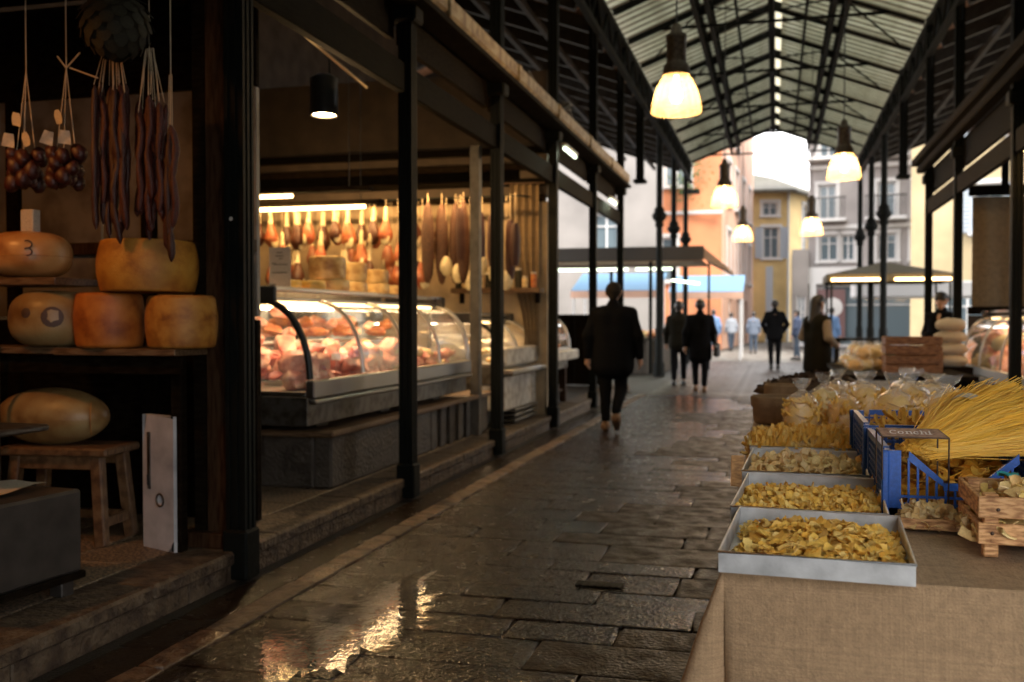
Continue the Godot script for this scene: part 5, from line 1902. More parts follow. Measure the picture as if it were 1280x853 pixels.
# ---------------------------------------------------------------- stalls far down the hall
func far_stalls() -> void:
	var t := thing("canopy_stall", "market stall with a flat dark canopy, lit tubes and a display counter", "market stall", P(0, 0, 24.6))
	boxp(t, "canopy_roof", Vector3(-3.95, 3.08, -1.4), Vector3(4.5, 0.1, 2.8), M.canopy_dark, 0.02)
	boxp(t, "fascia", Vector3(-3.95, 2.98, 0.0), Vector3(4.5, 0.34, 0.06), M.canopy_dark, 0.01)
	boxp(t, "soffit", Vector3(-3.95, 2.8, -1.4), Vector3(4.4, 0.03, 2.7), M.canopy_under, 0.004)
	var m := MB.new()
	m.hull6([P(-1.7, 2.84, 0.0), P(-1.1, 2.52, 0.0), P(-1.7, 3.1, 0.0), P(-1.1, 2.6, 0.0), P(-1.7, 2.84, 2.8), P(-1.1, 2.52, 2.8), P(-1.7, 3.1, 2.8), P(-1.1, 2.6, 2.8)])
	part(t, "side_flap", m, M.canopy_under)
	for x in [-6.0, -4.4, -3.0]:
		for d in [0.1, 2.7]:
			boxp(t, "post", Vector3(x, 1.5, -d), Vector3(0.08, 3.0, 0.08), M.iron)
	boxp(t, "post", Vector3(-1.75, 1.45, -2.7), Vector3(0.06, 2.9, 0.06), M.iron)
	boxp(t, "counter_base", Vector3(-4.45, 0.42, -0.6), Vector3(2.7, 0.84, 0.8), M.stone_base, 0.01)
	boxp(t, "counter_base", Vector3(-3.1, 0.42, -1.7), Vector3(0.7, 0.84, 1.9), M.stone_base, 0.01)
	boxp(t, "counter_top", Vector3(-4.45, 0.88, -0.55), Vector3(2.8, 0.06, 0.95), M.steel_dull)
	boxp(t, "counter_top", Vector3(-3.05, 0.88, -1.8), Vector3(0.85, 0.06, 1.5), M.steel_dull)
	var tubes := [[-5.4, -3.6, 2.62, 0.35], [-3.4, -2.5, 2.62, 0.35]]
	for q in tubes:
		rodm(t, "lamp_tube", Vector3(q[0], q[2], -q[3]), Vector3(q[1], q[2], -q[3]), 0.03, M.tube_cool, 8)
		strip_light(t, Vector3((q[0] + q[1]) / 2.0, q[2] - 0.04, -q[3]), Vector3.RIGHT, Vector3.DOWN, q[1] - q[0], 0.05, 0.8, Color(0.95, 1.0, 0.88))
	rodm(t, "lamp_tube", Vector3(-2.62, 2.38, -1.5), Vector3(-1.95, 2.3, -1.9), 0.03, M.tube_cool, 8)
	strip_light(t, Vector3(-2.28, 2.3, -1.7), Vector3(0.67, -0.08, -0.4), Vector3.DOWN, 0.75, 0.05, 0.5, Color(0.95, 1.0, 0.88))
	var r := RandomNumberGenerator.new()
	r.seed = 66
	for i in 26:
		single("stall_parcel", lump(i % 3, i % 5), [M.pork_pale, M.cooked, M.poultry, M.ham][i % 4], "small food parcel heaped on the canopy stall's counter", "food", P(-5.6 + 0.11 * i, 0.91, 25.05 + r.randf_range(-0.2, 0.2)), Basis(Vector3.UP, i * 1.3).scaled(Vector3.ONE * 1.2), "food on the canopy stall's counter")
	# blue awnings behind it
	for k in 2:
		t = thing("blue_awning", ["bright blue sloping market awning behind the canopy stall", "bright blue sloping awning before the pink house's shopfronts"][k], "awning", P([-5.2, -2.4][k], 0, [33.0, 35.5][k]))
		var w: float = [3.0, 2.6][k]
		m = MB.new()
		m.hull6([Vector3(-w / 2, 2.3, 0), Vector3(w / 2, 2.3, 0), Vector3(-w / 2, 2.34, 0), Vector3(w / 2, 2.34, 0), Vector3(-w / 2, 2.96, -2.2), Vector3(w / 2, 2.96, -2.2), Vector3(-w / 2, 3.0, -2.2), Vector3(w / 2, 3.0, -2.2)])
		part(t, "cloth", m, M.awning_blue)
		boxp(t, "valance", Vector3(0, 2.2, 0.03), Vector3(w, 0.24, 0.02), M.pink_pale, 0.002)
		for x in [-w / 2 + 0.1, w / 2 - 0.1]:
			rodm(t, "pole", Vector3(x, -0.06, -0.05), Vector3(x, 2.32, -0.05), 0.03, M.trim_white, 8)
			rodm(t, "pole", Vector3(x, -0.06, -2.1), Vector3(x, 2.95, -2.1), 0.03, M.trim_white, 8)
	# olive parasol stall on the other side
	t = thing("parasol_stall", "olive market canopy on iron legs with warm tubes under its rim", "market stall", P(2.75, 0, 26.4))
	m = MB.new()
	var apex := Vector3(0, 2.86, -1.2)
	var rim := [Vector3(-1.5, 2.5, 0), Vector3(1.5, 2.5, 0), Vector3(1.5, 2.5, -2.4), Vector3(-1.5, 2.5, -2.4)]
	for k in 4:
		m.facing([rim[k], rim[(k + 1) % 4], apex], Vector3(0, 1.0, -1.2))
	part(t, "cloth", m, M.awning_olive)
	for k in 4:
		barm(t, "rim_flap", rim[k] - Vector3(0, 0.09, 0), rim[(k + 1) % 4] - Vector3(0, 0.09, 0), 0.02, 0.2, M.awning_olive)
		rodm(t, "leg", rim[k] * Vector3(0.93, 0, 0.95) + Vector3(0, -0.04, -0.05), rim[k] * Vector3(0.93, 1, 0.95) + Vector3(0, 0, -0.05), 0.03, M.iron, 8)
	for k in 2:
		rodm(t, "lamp_tube", Vector3(-1.4 + 1.5 * k, 2.36, 0.06), Vector3(-0.1 + 1.5 * k, 2.36, 0.06), 0.03, M.tube_warm, 8)
		strip_light(t, Vector3(-0.75 + 1.5 * k, 2.31, 0.06), Vector3.RIGHT, Vector3.DOWN, 1.3, 0.05, 0.5, Color(1.0, 0.85, 0.6))
	boxp(t, "table_top", Vector3(0, 0.85, -1.0), Vector3(2.6, 0.06, 1.2), M.dark_wood)
	for x in [-1.2, 1.2]:
		for z in [-0.5, -1.5]:
			boxp(t, "table_leg", Vector3(x, 0.4, z), Vector3(0.07, 0.85, 0.07), M.dark_wood)
	t = thing("white_market_van_awning", "pale blue-white market awning in the square behind the parasol stall", "awning", P(4.6, 0, 34.0))
	boxp(t, "cloth", Vector3(0, 2.3, 0), Vector3(4.4, 0.5, 2.0), M.trim_white, 0.05)
	for x in [-2.0, 2.0]:
		rodm(t, "pole", Vector3(x, -0.06, 0.8), Vector3(x, 2.1, 0.8), 0.03, M.shutter, 8)


# ---------------------------------------------------------------- stalls opposite
func right_stalls() -> void:
	var dd := [8.3, 11.4, 14.86, 17.9]
	var where := ["the near end of the opposite meat case", "the glass meat case opposite", "the linen panel and crates"]
	for i in 3:
		var a: float = dd[i] + 0.08
		var b: float = dd[i + 1] - 0.08
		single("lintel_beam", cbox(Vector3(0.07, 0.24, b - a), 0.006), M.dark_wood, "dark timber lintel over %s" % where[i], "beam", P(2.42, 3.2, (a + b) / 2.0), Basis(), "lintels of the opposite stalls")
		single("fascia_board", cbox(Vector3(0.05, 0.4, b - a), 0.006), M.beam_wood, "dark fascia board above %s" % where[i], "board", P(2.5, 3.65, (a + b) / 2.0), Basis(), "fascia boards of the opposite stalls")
	var g := thing("dark_cornice", "unlit dark cornice running along the opposite stall fronts", "cornice", P(2.3, 3.86, 13.1))
	boxp(g, "upper_board", Vector3(0, 0.12, 0), Vector3(0.22, 0.12, 9.8), M.dark_wood, 0.02)
	boxp(g, "lower_board", Vector3(0.05, 0, 0), Vector3(0.16, 0.11, 9.8), M.dark_wood, 0.02)
	var t := thing("glass_meat_case", "steel meat display case with curved glass facing the pasta table across the hall", "display case", P(2.62, 0, 9.4))
	glass_case(t, 6.2, 0.95, 0.62, 1.47, 5, -1.0, 1.0)
	boxp(t, "base", Vector3(0.5, 0.25, -3.1), Vector3(0.8, 0.5, 6.1), M.steel_dull)
	fill_case(2.75, 3.3, 9.8, 15.4, 0.66, [
		[0.0, 0.75, "pork_joint", 0, ["pork", "pork_pale", "pork_pale"], "pink pork joint in the glass case opposite the butcher", "meat", "pork joints in the opposite case", 1.2],
		[0.3, 0.8, "beef_cut", 1, "beef", "dark red beef cut in the glass case opposite the butcher", "meat", "beef cuts in the opposite case", 1.2],
		[0.7, 1.0, "plucked_bird", 2, "poultry", "plucked yellow bird at the far end of the opposite glass case", "poultry", "birds in the opposite case", 1.3],
	], 15, 60)
	fill_case(2.95, 3.35, 9.9, 15.4, 0.84, [[0.0, 1.0, "ham_joint", 0, ["pork_pale", "ham_fat"], "large pale joint piled high in the opposite glass case", "meat", "pale joints in the opposite case", 1.45]], 19, 30)
	# linen panel, rail and small windows behind
	var pn := thing("linen_panel", "hanging tan linen panel closing the opposite stall", "panel", P(3.8, 1.55, 16.3))
	var m := MB.new()
	var rows := []
	for i in 5:
		var row := PackedVector3Array()
		for j in 30:
			row.append(Vector3(-0.95 + 2.6 * j / 29.0, 1.65 * i / 4.0, 0.02 * sin(j * 0.9) + 0.01 * sin(j * 2.3 + i)))
		rows.append(row)
	m.grid(rows)
	part(pn, "cloth", m, M.linen)
	boxp(pn, "top_rail", Vector3(0.35, 1.74, 0), Vector3(2.7, 0.16, 0.06), M.beam_wood)
	boxp(pn, "bottom_board", Vector3(0.35, -0.06, 0), Vector3(2.7, 0.12, 0.06), M.dark_wood)
	boxp(pn, "lower_panel", Vector3(0.35, -0.84, 0), Vector3(2.7, 1.42, 0.05), M.wall_brown)
	for x in [-0.5, 0.25, 1.0]:
		boxp(pn, "mullion", Vector3(x, 2.05, 0), Vector3(0.1, 0.46, 0.05), M.beam_wood)
	var l := thing("tube_lamp", "warm strip lamp above the opposite meat case behind its iron post", "lamp", P(2.62, 3.2, 11.0))
	rodm(l, "lamp_tube", Vector3(0, 0, 0.8), Vector3(0, 0, -0.95), 0.022, M.tube_warm, 8)
	boxp(l, "batten", Vector3(0, 0.05, 0), Vector3(0.07, 0.05, 2.0), M.dark_wood)
	strip_light(l, Vector3(0.02, -0.035, 0), Vector3(0, 0, 1), Vector3(0.3, -1, 0), 1.7, 0.05, 0.9, Color(1.0, 0.76, 0.45))
	single("rear_wall", cbox(Vector3(0.15, 7.2, 16.2), 0.004), M.wall_dark, "plain brown rear wall closing the stalls behind the opposite meat case", "wall", P(6.9, 3.6, 6.5))
	# table of bagged goods, with crates and sacks
	t = thing("goods_table", "low dark trestle table of bagged goods past the pasta table", "table", P(1.3, 0, 12.2))
	boxp(t, "top", Vector3(0, 0.76, 0), Vector3(1.3, 0.05, 3.0), M.dark_wood)
	for x in [-0.55, 0.55]:
		for z in [-1.3, 0.0, 1.3]:
			boxp(t, "leg", Vector3(x, 0.37, z), Vector3(0.06, 0.74, 0.06), M.dark_wood)
	for k in 3:
		var cr := wood_crate("brown_crate", ["brown slatted crate nearest the pasta table on the goods table", "brown slatted crate stacked on another on the goods table", "brown slatted crate at the far end of the goods table"][k], P([1.4, 1.4, 1.55][k], [0.785, 0.985, 0.785][k], [11.35, 11.35, 12.3][k]), Vector3(0.56, 0.19, 0.4), M.crate_brown, M.crate_brown)
	for k in 22:
		var lay := k / 11
		bag("goods_bag", "knotted clear bag of pale goods heaped on the goods table", P(0.85 + 0.13 * (k % 3) + 0.1 * lay, 0.79 + 0.13 * lay, 11.6 + 0.17 * (k % 11)), 0.085, 0.17, k, "pasta3" if k % 2 else "dough1", "clear bags on the goods table", 5)
	for k in 4:
		m = MB.new()
		m.blob(Vector3(0, 0.07, 0), Vector3(0.2, 0.085, 0.16), Basis(), 0.12, k, 18, 10)
		single("paper_sack", m, M.paper, ["lowest tan paper sack of a stack by the iron post", "second tan paper sack of a stack by the iron post", "third tan paper sack of a stack by the iron post", "topmost tan paper sack of a stack by the iron post"][k], "sack", P(1.98, 0.8 + 0.14 * k, 12.6), Basis(Vector3.UP, 0.3 * k))
	boxp(thing("sack_pallet", "dark pallet block under the stacked paper sacks", "pallet", P(2.05, 0, 12.6)), "block", Vector3(0, 0.4, 0), Vector3(0.3, 0.8, 0.4), M.dark_wood)


func wood_crate(called: String, label: String, at: Vector3, s: Vector3, m0: Material, m1: Material, turn := 0.0, slats := 2, feet := 0.0) -> Node3D:
	# slatted crate open at the top, origin at its foot
	var t := thing(called, label, "crate", at, turn, "")
	var sh := (s.y - feet) / slats
	for k in slats:
		var y := feet + sh * (k + 0.5)
		for z in [-1.0, 1.0]:
			boxp(t, "slat", Vector3(0, y, z * (s.z / 2 - 0.006)), Vector3(s.x, sh - 0.012, 0.011), m0 if k % 2 else m1, 0.002)
		for x in [-1.0, 1.0]:
			boxp(t, "slat", Vector3(x * (s.x / 2 - 0.006), y, 0), Vector3(0.011, sh - 0.016, s.z - 0.026), m1 if k % 2 else m0, 0.002)
	for x in [-1.0, 1.0]:
		for z in [-1.0, 1.0]:
			boxp(t, "corner_post", Vector3(x * (s.x / 2 - 0.03), s.y / 2, z * (s.z / 2 - 0.03)), Vector3(0.032, s.y - 0.004, 0.032), m1, 0.003)
	for k in 4:
		boxp(t, "floor_slat", Vector3(-s.x / 2 + s.x * (k + 0.5) / 4.0, feet + 0.008, 0), Vector3(s.x / 4.0 - 0.01, 0.01, s.z - 0.03), m0, 0.002)
	return t


# ---------------------------------------------------------------- pasta shapes
func ribbon(kind: int, v: int) -> ArrayMesh:
	# a short curled strip of fresh pasta with its own thickness
	var id := "ribbon %d %d" % [kind, v]
	if not cache.has(id):
		var r := RandomNumberGenerator.new()
		r.seed = kind * 100 + v
		var l: float = [0.058, 0.048, 0.042, 0.075][kind] * r.randf_range(0.85, 1.2)
		var w: float = [0.017, 0.011, 0.009, 0.006][kind] * r.randf_range(0.85, 1.2)
		var curl: float = r.randf_range(-1.6, 1.6) * [1.0, 1.3, 2.2, 1.4][kind]
		var twist: float = r.randf_range(-1.8, 1.8)
		var cup: float = r.randf_range(-0.006, 0.008)
		var top := []
		var bot := []
		var pos := Vector3.ZERO
		var ang := -curl / 2.0
		for i in 6:
			var u := i / 5.0
			ang += curl / 5.0
			pos += Vector3(cos(ang), sin(ang), 0) * l / 5.0
			var nrm := Vector3(-sin(ang), cos(ang), 0)
			var tw := twist * (u - 0.5)
			var side := Vector3(0, 0, 1) * cos(tw) + nrm * sin(tw)
			var up := nrm * cos(tw) - Vector3(0, 0, 1) * sin(tw)
			var ww := w * (0.6 + 0.5 * sin(PI * clampf(u * 0.8 + 0.1, 0, 1))) * (1.0 + 0.15 * sin(i * 2.4 + v))
			var a := PackedVector3Array()
			var b := PackedVector3Array()
			for k in 3:
				var q := pos + side * ww * (k - 1.0) + up * cup * absf(k - 1.0)
				a.append(q + up * 0.0012)
				b.append(q - up * 0.0012)
			top.append(a)
			bot.append(b)
		var mid: Vector3 = top[2][1]
		for i in 6:
			for k in 3:
				top[i][k] -= mid
				bot[i][k] -= mid
		var m := MB.new()
		m.grid(top, false, true)
		m.grid(bot)
		for i in 5:
			m.facing([top[i][0], top[i + 1][0], bot[i + 1][0], bot[i][0]], (top[i][1] + bot[i + 1][1]) / 2.0)
			m.facing([top[i][2], top[i + 1][2], bot[i + 1][2], bot[i][2]], (top[i][1] + bot[i + 1][1]) / 2.0)
		cache[id] = m.mesh()
	return cache[id]


func heap_height(u: float, w: float) -> float:
	return pow(maxf(0.0, 1.0 - pow(absf(u), 3.0)), 0.6) * pow(maxf(0.0, 1.0 - pow(absf(w), 3.0)), 0.6)


func pasta_heap(called: String, label: String, at: Vector3, turn: float, w: float, l: float, h: float, kind: int, mats: Array, n: int, sd: int, individually: bool, k := 1.0, below := 0) -> void:
	var t := thing(called, label, "pasta", at, turn)
	var r := RandomNumberGenerator.new()
	r.seed = sd
	var f := FastNoiseLite.new()
	f.seed = sd
	f.frequency = 14.0
	# the lower layers of the heap
	var rows := []
	for i in 13:
		var row := PackedVector3Array()
		for j in 13:
			var u := i / 6.0 - 1.0
			var q := j / 6.0 - 1.0
			var y := heap_height(u, q) * h * 0.8
			row.append(Vector3(q * w / 2.0, maxf(0.0008, y * (0.8 + 0.6 * f.get_noise_2d(u, q))), -u * l / 2.0))
		rows.append(row)
	var m := MB.new()
	m.grid(rows)
	part(t, "lower_layer", m, M[mats[0]])
	var mm := {}
	for i in n + below:
		var u := r.randf_range(-1.05, 1.05)
		var q := r.randf_range(-1.05, 1.05)
		var y := heap_height(clampf(u, -1, 1), clampf(q, -1, 1)) * h * (1.0 if i < n else 0.85) + r.randf_range(0.002, 0.012)
		var tl := 0.35 if kind == 3 else 0.6
		var b := Basis.from_euler(Vector3(r.randf_range(-tl, tl), r.randf() * TAU, r.randf_range(-tl, tl))).scaled(Vector3.ONE * k * r.randf_range(0.85, 1.2))
		var at2 := Vector3(q * w / 2.0, y, -u * l / 2.0)
		var ms := ribbon(kind, r.randi() % 6)
		var mt: String = mats[r.randi() % mats.size()]
		if individually and i < n:
			part(t, "pasta_piece", ms, M[mt], at2, b)
		else:
			var key := [ms, mt]
			if not mm.has(key):
				mm[key] = []
			mm[key].append(Transform3D(b, at2))
	for key in mm:
		multi(t, "pasta_pieces", key[0], M[key[1]], mm[key])


func multi(t: Node3D, called: String, ms: Mesh, material: Material, xf: Array) -> void:
	var mi := MultiMeshInstance3D.new()
	mi.name = called
	var mu := MultiMesh.new()
	mu.transform_format = MultiMesh.TRANSFORM_3D
	mu.mesh = ms
	mu.instance_count = xf.size()
	for i in xf.size():
		mu.set_instance_transform(i, xf[i])
	mi.multimesh = mu
	mi.material_override = material
	mi.set_meta("kind", "stuff")
	t.add_child(mi, true)


func bag(called: String, label: String, at: Vector3, r0: float, h: float, sd: int, filling: String, group := "", n := 24, kind := 3) -> void:
	# clear film pouch of pasta, gathered at the neck
	var t := thing(called, label, "bag", at, sd * 0.7, group)
	var f := FastNoiseLite.new()
	f.seed = sd
	f.frequency = 9.0
	var f2 := FastNoiseLite.new()
	f2.seed = sd + 1
	f2.frequency = 26.0
	var r := RandomNumberGenerator.new()
	r.seed = sd
	var m := MB.new()
	m.blob(Vector3(0, h * 0.33, 0), Vector3(r0 * 0.95, h * 0.36, r0 * 0.82), Basis(), 0.3, sd, 16, 10, 2.4)
	part(t, "lower_filling", m, M[filling])
	var xf := []
	for i in n:
		var a := r.randf() * TAU
		var y := r.randf_range(0.04, 0.6) * h
		var rr := r0 * 0.95 * (0.98 if y < h * 0.45 else 0.8)
		xf.append(Transform3D(Basis.from_euler(Vector3(r.randf_range(-0.6, 0.6), a, r.randf_range(-1, 1))).scaled(Vector3.ONE * 1.1), Vector3(cos(a) * rr, y, sin(a) * rr * 0.85)))
	multi(t, "filling", ribbon(kind, sd % 6), M[filling], xf)
	var rows := []
	var prof := [[0.0, 0.55], [0.02, 0.95], [0.2, 1.04], [0.42, 1.02], [0.58, 0.92], [0.68, 0.7], [0.75, 0.4], [0.8, 0.2], [0.86, 0.32], [0.93, 0.5], [1.0, 0.62]]
	for q in prof:
		var row := PackedVector3Array()
		for j in 22:
			var a := TAU * j / 22.0
			var d := Vector3(cos(a), q[0] * 2.0, sin(a))
			var k: float = q[1] * r0 * (1.0 + 0.1 * f.get_noise_3dv(d) + (0.09 + (0.3 if q[0] > 0.7 else 0.0)) * f2.get_noise_3dv(d))
			row.append(Vector3(cos(a) * k, q[0] * h + 0.012 * f2.get_noise_3dv(d * 1.3) * (1.0 if q[0] > 0.1 else 0.0), sin(a) * k * (0.86 if q[0] < 0.7 else 0.5)))
		rows.append(row)
	m = MB.new()
	m.grid(rows, true)
	part(t, "film", m, M.cellophane)
	m = MB.new()
	var ring := []
	for j in 13:
		var a := TAU * j / 12.0
		ring.append(Vector3(cos(a) * r0 * 0.21, h * 0.8, sin(a) * r0 * 0.12))
	m.tube(ring, 0.0025, 5, false)
	part(t, "tie", m, M.string)


func nest(v: int) -> ArrayMesh:
	# a coil of tagliatelle
	var id := "nest %d" % v
	if not cache.has(id):
		var r := RandomNumberGenerator.new()
		r.seed = 900 + v
		var m := MB.new()
		for s in 9:
			var path := []
			var ph := r.randf() * TAU
			var rr := r.randf_range(0.025, 0.05)
			var tilt := Basis.from_euler(Vector3(r.randf_range(-0.5, 0.5), 0, r.randf_range(-0.5, 0.5)))
			for k in 12:
				var a := ph + k * 0.48
				path.append(tilt * Vector3(cos(a) * rr, 0.012 + 0.004 * s * 0.6 + 0.004 * sin(k * 1.7), sin(a) * rr * 0.85))
			m.tube(path, 0.0042, 5)
		cache[id] = m.mesh()
	return cache[id]


# ---------------------------------------------------------------- the near table
func pasta_table() -> void:
	var x0 := -0.115
	var x1 := 1.5
	var d0 := 2.245
	var d1 := 8.4
	var t := thing("trestle_table", "long trestle table hidden under the burlap cloth", "table", P(0, 0, 0))
	boxp(t, "board", P((x0 + x1) / 2.0, 0.775, (d0 + d1) / 2.0), Vector3(x1 - x0 - 0.04, 0.03, d1 - d0 - 0.04), M.dark_wood)
	for d in [d0 + 0.3, 4.4, 6.4, d1 - 0.3]:
		for x in [x0 + 0.12, x1 - 0.12]:
			boxp(t, "leg", P(x, 0.38, d), Vector3(0.06, 0.76, 0.06), M.dark_wood)
	# cloth
	var c := thing("burlap_cloth", "coarse brown burlap cloth draped over the pasta table to the ground", "tablecloth")
	var m := MB.new()
	var f := FastNoiseLite.new()
	f.seed = 8
	f.frequency = 1.6
	var rows := []
	for i in 61:
		var row := PackedVector3Array()
		for j in 17:
			var x := lerpf(x0, x1, j / 16.0)
			var d := lerpf(d0, d1, i / 60.0)
			var inner := minf(minf(absf(x - x0), absf(d - d0)) / 0.05, 1.0)
			row.append(P(x, 0.7965 - 0.006 * (1.0 - inner) + 0.0028 * inner * f.get_noise_2d(x * 5.0, d * 5.0), d))
		rows.append(row)
	m.grid(rows)
	part(c, "top", m, M.burlap)
	var per := []
	var d := d1
	while d > d0 + 0.16:
		per.append([P(x0, 0, d), Vector3(-1, 0, 0), 0.028 * sin(d * 11.0) + 0.018 * sin(d * 23.0 + 1.0)])
		d -= 0.05
	per.append([P(x0, 0, d0 + 0.13), Vector3(-1, 0, 0.1), 0.03])
	per.append([P(x0, 0, d0 + 0.09), Vector3(-1, 0, 0.25).normalized(), 0.05])
	per.append([P(x0, 0, d0 + 0.05), Vector3(-1, 0, 0.4).normalized(), 0.075])
	for k in 9:
		var a := k / 8.0 * PI / 2.0
		var fold: float = [0.09, 0.11, 0.115, 0.1, 0.06, 0.0, -0.05, -0.065, -0.04][k]
		per.append([P(x0 + 0.01 - 0.01 * cos(a), 0, d0 + 0.01 - 0.01 * sin(a)), Vector3(-cos(a), 0, sin(a)), fold])
	var x := x0 + 0.03
	var wob := -0.02
	while x < x1 + 0.01:
		wob = lerpf(wob, 0.018 * sin(x * 5.0 + 1.0) + 0.009 * sin(x * 13.0) + 0.003 * sin(x * 31.0), 0.35)
		per.append([P(x, 0, d0), Vector3(0, 0, 1), wob])
		x += 0.05
	rows = []
	for k in 15:
		var u := k / 14.0
		var row := PackedVector3Array()
		for q in per:
			var y := lerpf(0.7905, 0.012, u)
			var o: Vector3 = q[0] + Vector3(0, y, 0)
			var flare: float = 0.012 * minf(u * 6.0, 1.0) + 0.035 * u + q[2] * minf(1.0, u * 1.6) * (1.0 + 0.6 * u) + 0.006 * f.get_noise_2d(o.x * 2.0 + o.z * 2.0, y * 2.5) * minf(1.0, u * 4.0)
			row.append(o + q[1] * flare)
		rows.append(row)
	m = MB.new()
	m.grid(rows, false, true)
	part(c, "drape", m, M.burlap)
	var hem := MB.new()
	var hp := []
	for q in rows[14]:
		hp.append(q)
	hem.tube(hp, 0.006, 5, false)
	part(c, "hem", hem, M.burlap)


func metal_tray(label: String, at: Vector3, turn: float, w: float, l: float, tilt := 0.0) -> Node3D:
	var t := thing("metal_tray", label, "tray", at, turn, "metal trays of pasta")
	var h := 0.045
	t.rotation.x = tilt
	boxp(t, "pan_floor", Vector3(0, 0.003, 0), Vector3(w - 0.004, 0.003, l - 0.004), M.tray_metal, 0.0)
	for s in [-1.0, 1.0]:
		boxp(t, "side_wall", Vector3(s * (w / 2 - 0.0015), h / 2, 0), Vector3(0.003, h, l - 0.007), M.tray_metal, 0.0)
		boxp(t, "end_wall", Vector3(0, h / 2, s * (l / 2 - 0.0015)), Vector3(w, h, 0.003), M.tray_metal, 0.0)
	var m := MB.new()
	var hw := w / 2
	var hl := l / 2
	m.tube([Vector3(-hw, h, -hl), Vector3(hw, h, -hl), Vector3(hw, h, hl), Vector3(-hw, h, hl), Vector3(-hw, h, -hl)], 0.0032, 6, false)
	part(t, "rolled_rim", m, M.tray_metal)
	return t


func lattice_wall(w: float, h: float, cut := 0.0) -> MB:
	# pierced plastic wall in xy, foot at y 0; cut lowers the middle of the top edge
	var m := MB.new()
	var th := 0.012
	m.box(Vector3(0, 0.012, 0), Vector3(w, 0.024, th))
	for s in [-1.0, 1.0]:
		m.box(Vector3(s * (w / 2 - 0.02), h / 2, 0), Vector3(0.04, h, th))
	var top := h - cut
	if cut > 0.0:
		for s in [-1.0, 1.0]:
			var a := Vector3(s * (w / 2 - 0.06), h - 0.008, 0)
			var b := Vector3(s * (w / 2 - 0.15), top, 0)
			m.hull6([a + Vector3(0, -0.02, -th / 2), b + Vector3(0, -0.008, -th / 2), a + Vector3(0, 0.008, -th / 2), b + Vector3(0, 0.01, -th / 2), a + Vector3(0, -0.02, th / 2), b + Vector3(0, -0.008, th / 2), a + Vector3(0, 0.008, th / 2), b + Vector3(0, 0.01, th / 2)])
	m.box(Vector3(0, top - 0.007, 0), Vector3(w - (0.3 if cut > 0.0 else 0.12), 0.02, th + 0.006))
	var y := 0.036
	while y < top - 0.02:
		m.box(Vector3(0, y, 0), Vector3(w - 0.08, 0.007, th * 0.6))
		y += 0.021
	var x := -w / 2 + 0.06
	while x < w / 2 - 0.06:
		var hh := top - 0.014
		if cut > 0.0:
			hh = minf(h - 0.02, top - 0.014 + maxf(0.0, (absf(x) - (w / 2 - 0.15)) / 0.09) * cut)
		m.box(Vector3(x, hh / 2, 0), Vector3(0.006, hh, th * 0.7))
		x += 0.024
	return m


func blue_crate(label: String, at: Vector3, turn: float, w: float, l: float, h: float, cut: float) -> void:
	var t := thing("plastic_crate", label, "crate", at, turn, "blue plastic crates")
	part(t, "front_wall", lattice_wall(w, h, cut), M.blue_plastic, Vector3(0, 0, l / 2 - 0.006))
	part(t, "rear_wall", lattice_wall(w, h), M.blue_plastic, Vector3(0, 0, -l / 2 + 0.006))
	for s in [-1.0, 1.0]:
		part(t, "side_wall", lattice_wall(l - 0.026, h), M.blue_plastic, Vector3(s * (w / 2 - 0.006), 0, 0), Basis(Vector3.UP, PI / 2))
	boxp(t, "base", Vector3(0, 0.006, 0), Vector3(w - 0.03, 0.008, l - 0.03), M.blue_plastic, 0.0)
	for sx in [-1.0, 1.0]:
		for sz in [-1.0, 1.0]:
			boxp(t, "corner_post", Vector3(sx * (w / 2 + 0.002), h / 2, sz * (l / 2 + 0.002)), Vector3(0.02, h + 0.004, 0.02), M.blue_plastic, 0.004)


func spaghetti(label: String, root: Vector3, tips: Array, n: int, sd: int, banded: bool) -> void:
	# strands leave one tight end and spread to a ragged fan between the given tips
	var t := thing("spaghetti_bundle", label, "spaghetti", root, 0.0, "bundles of long spaghetti")
	var r := RandomNumberGenerator.new()
	r.seed = sd
	var m := [MB.new(), MB.new()]
	for i in n:
		var u := r.randf()
		var a: Vector3 = tips[0].lerp(tips[1], u) + Vector3(r.randfn(0, 0.012), r.randfn(0, 0.014), r.randfn(0, 0.02))
		var s := Vector3(r.randfn(0, 0.01), absf(r.randfn(0, 0.012)), r.randfn(0, 0.012)) + (a - root).normalized() * -0.02
		var tip := (a - root) * r.randf_range(0.93, 1.05)
		var mid := s.lerp(tip, 0.5) + Vector3(r.randfn(0, 0.007), 0.012 + r.randfn(0, 0.009), r.randfn(0, 0.007))
		m[0 if r.randf() < 0.6 else 1].tube([s, mid, tip], 0.0013, 4)
	for k in 2:
		part(t, "strands", m[k], M.spaghetti if k == 0 else M.spaghetti_pale).set_meta("kind", "stuff")
	if banded:
		var c: Vector3 = (tips[0].lerp(tips[1], 0.5) - root)
		var q := c * 0.66 + Vector3(0, 0.045, 0)
		var z := c.normalized()
		var xx: Vector3 = (tips[1] - tips[0]).normalized()
		xx = (xx - z * xx.dot(z)).normalized()
		var band := MB.new()
		var rows := []
		for i in 4:
			var row := PackedVector3Array()
			for j in 7:
				row.append(q + xx * (j - 3.0) * 0.012 + z * (i - 1.5) * 0.016 + z.cross(xx) * (-0.0012 * (j - 3.0) * (j - 3.0)) * -1.0)
			rows.append(row)
		band.grid(rows)
		part(t, "paper_band", band, M.paper)


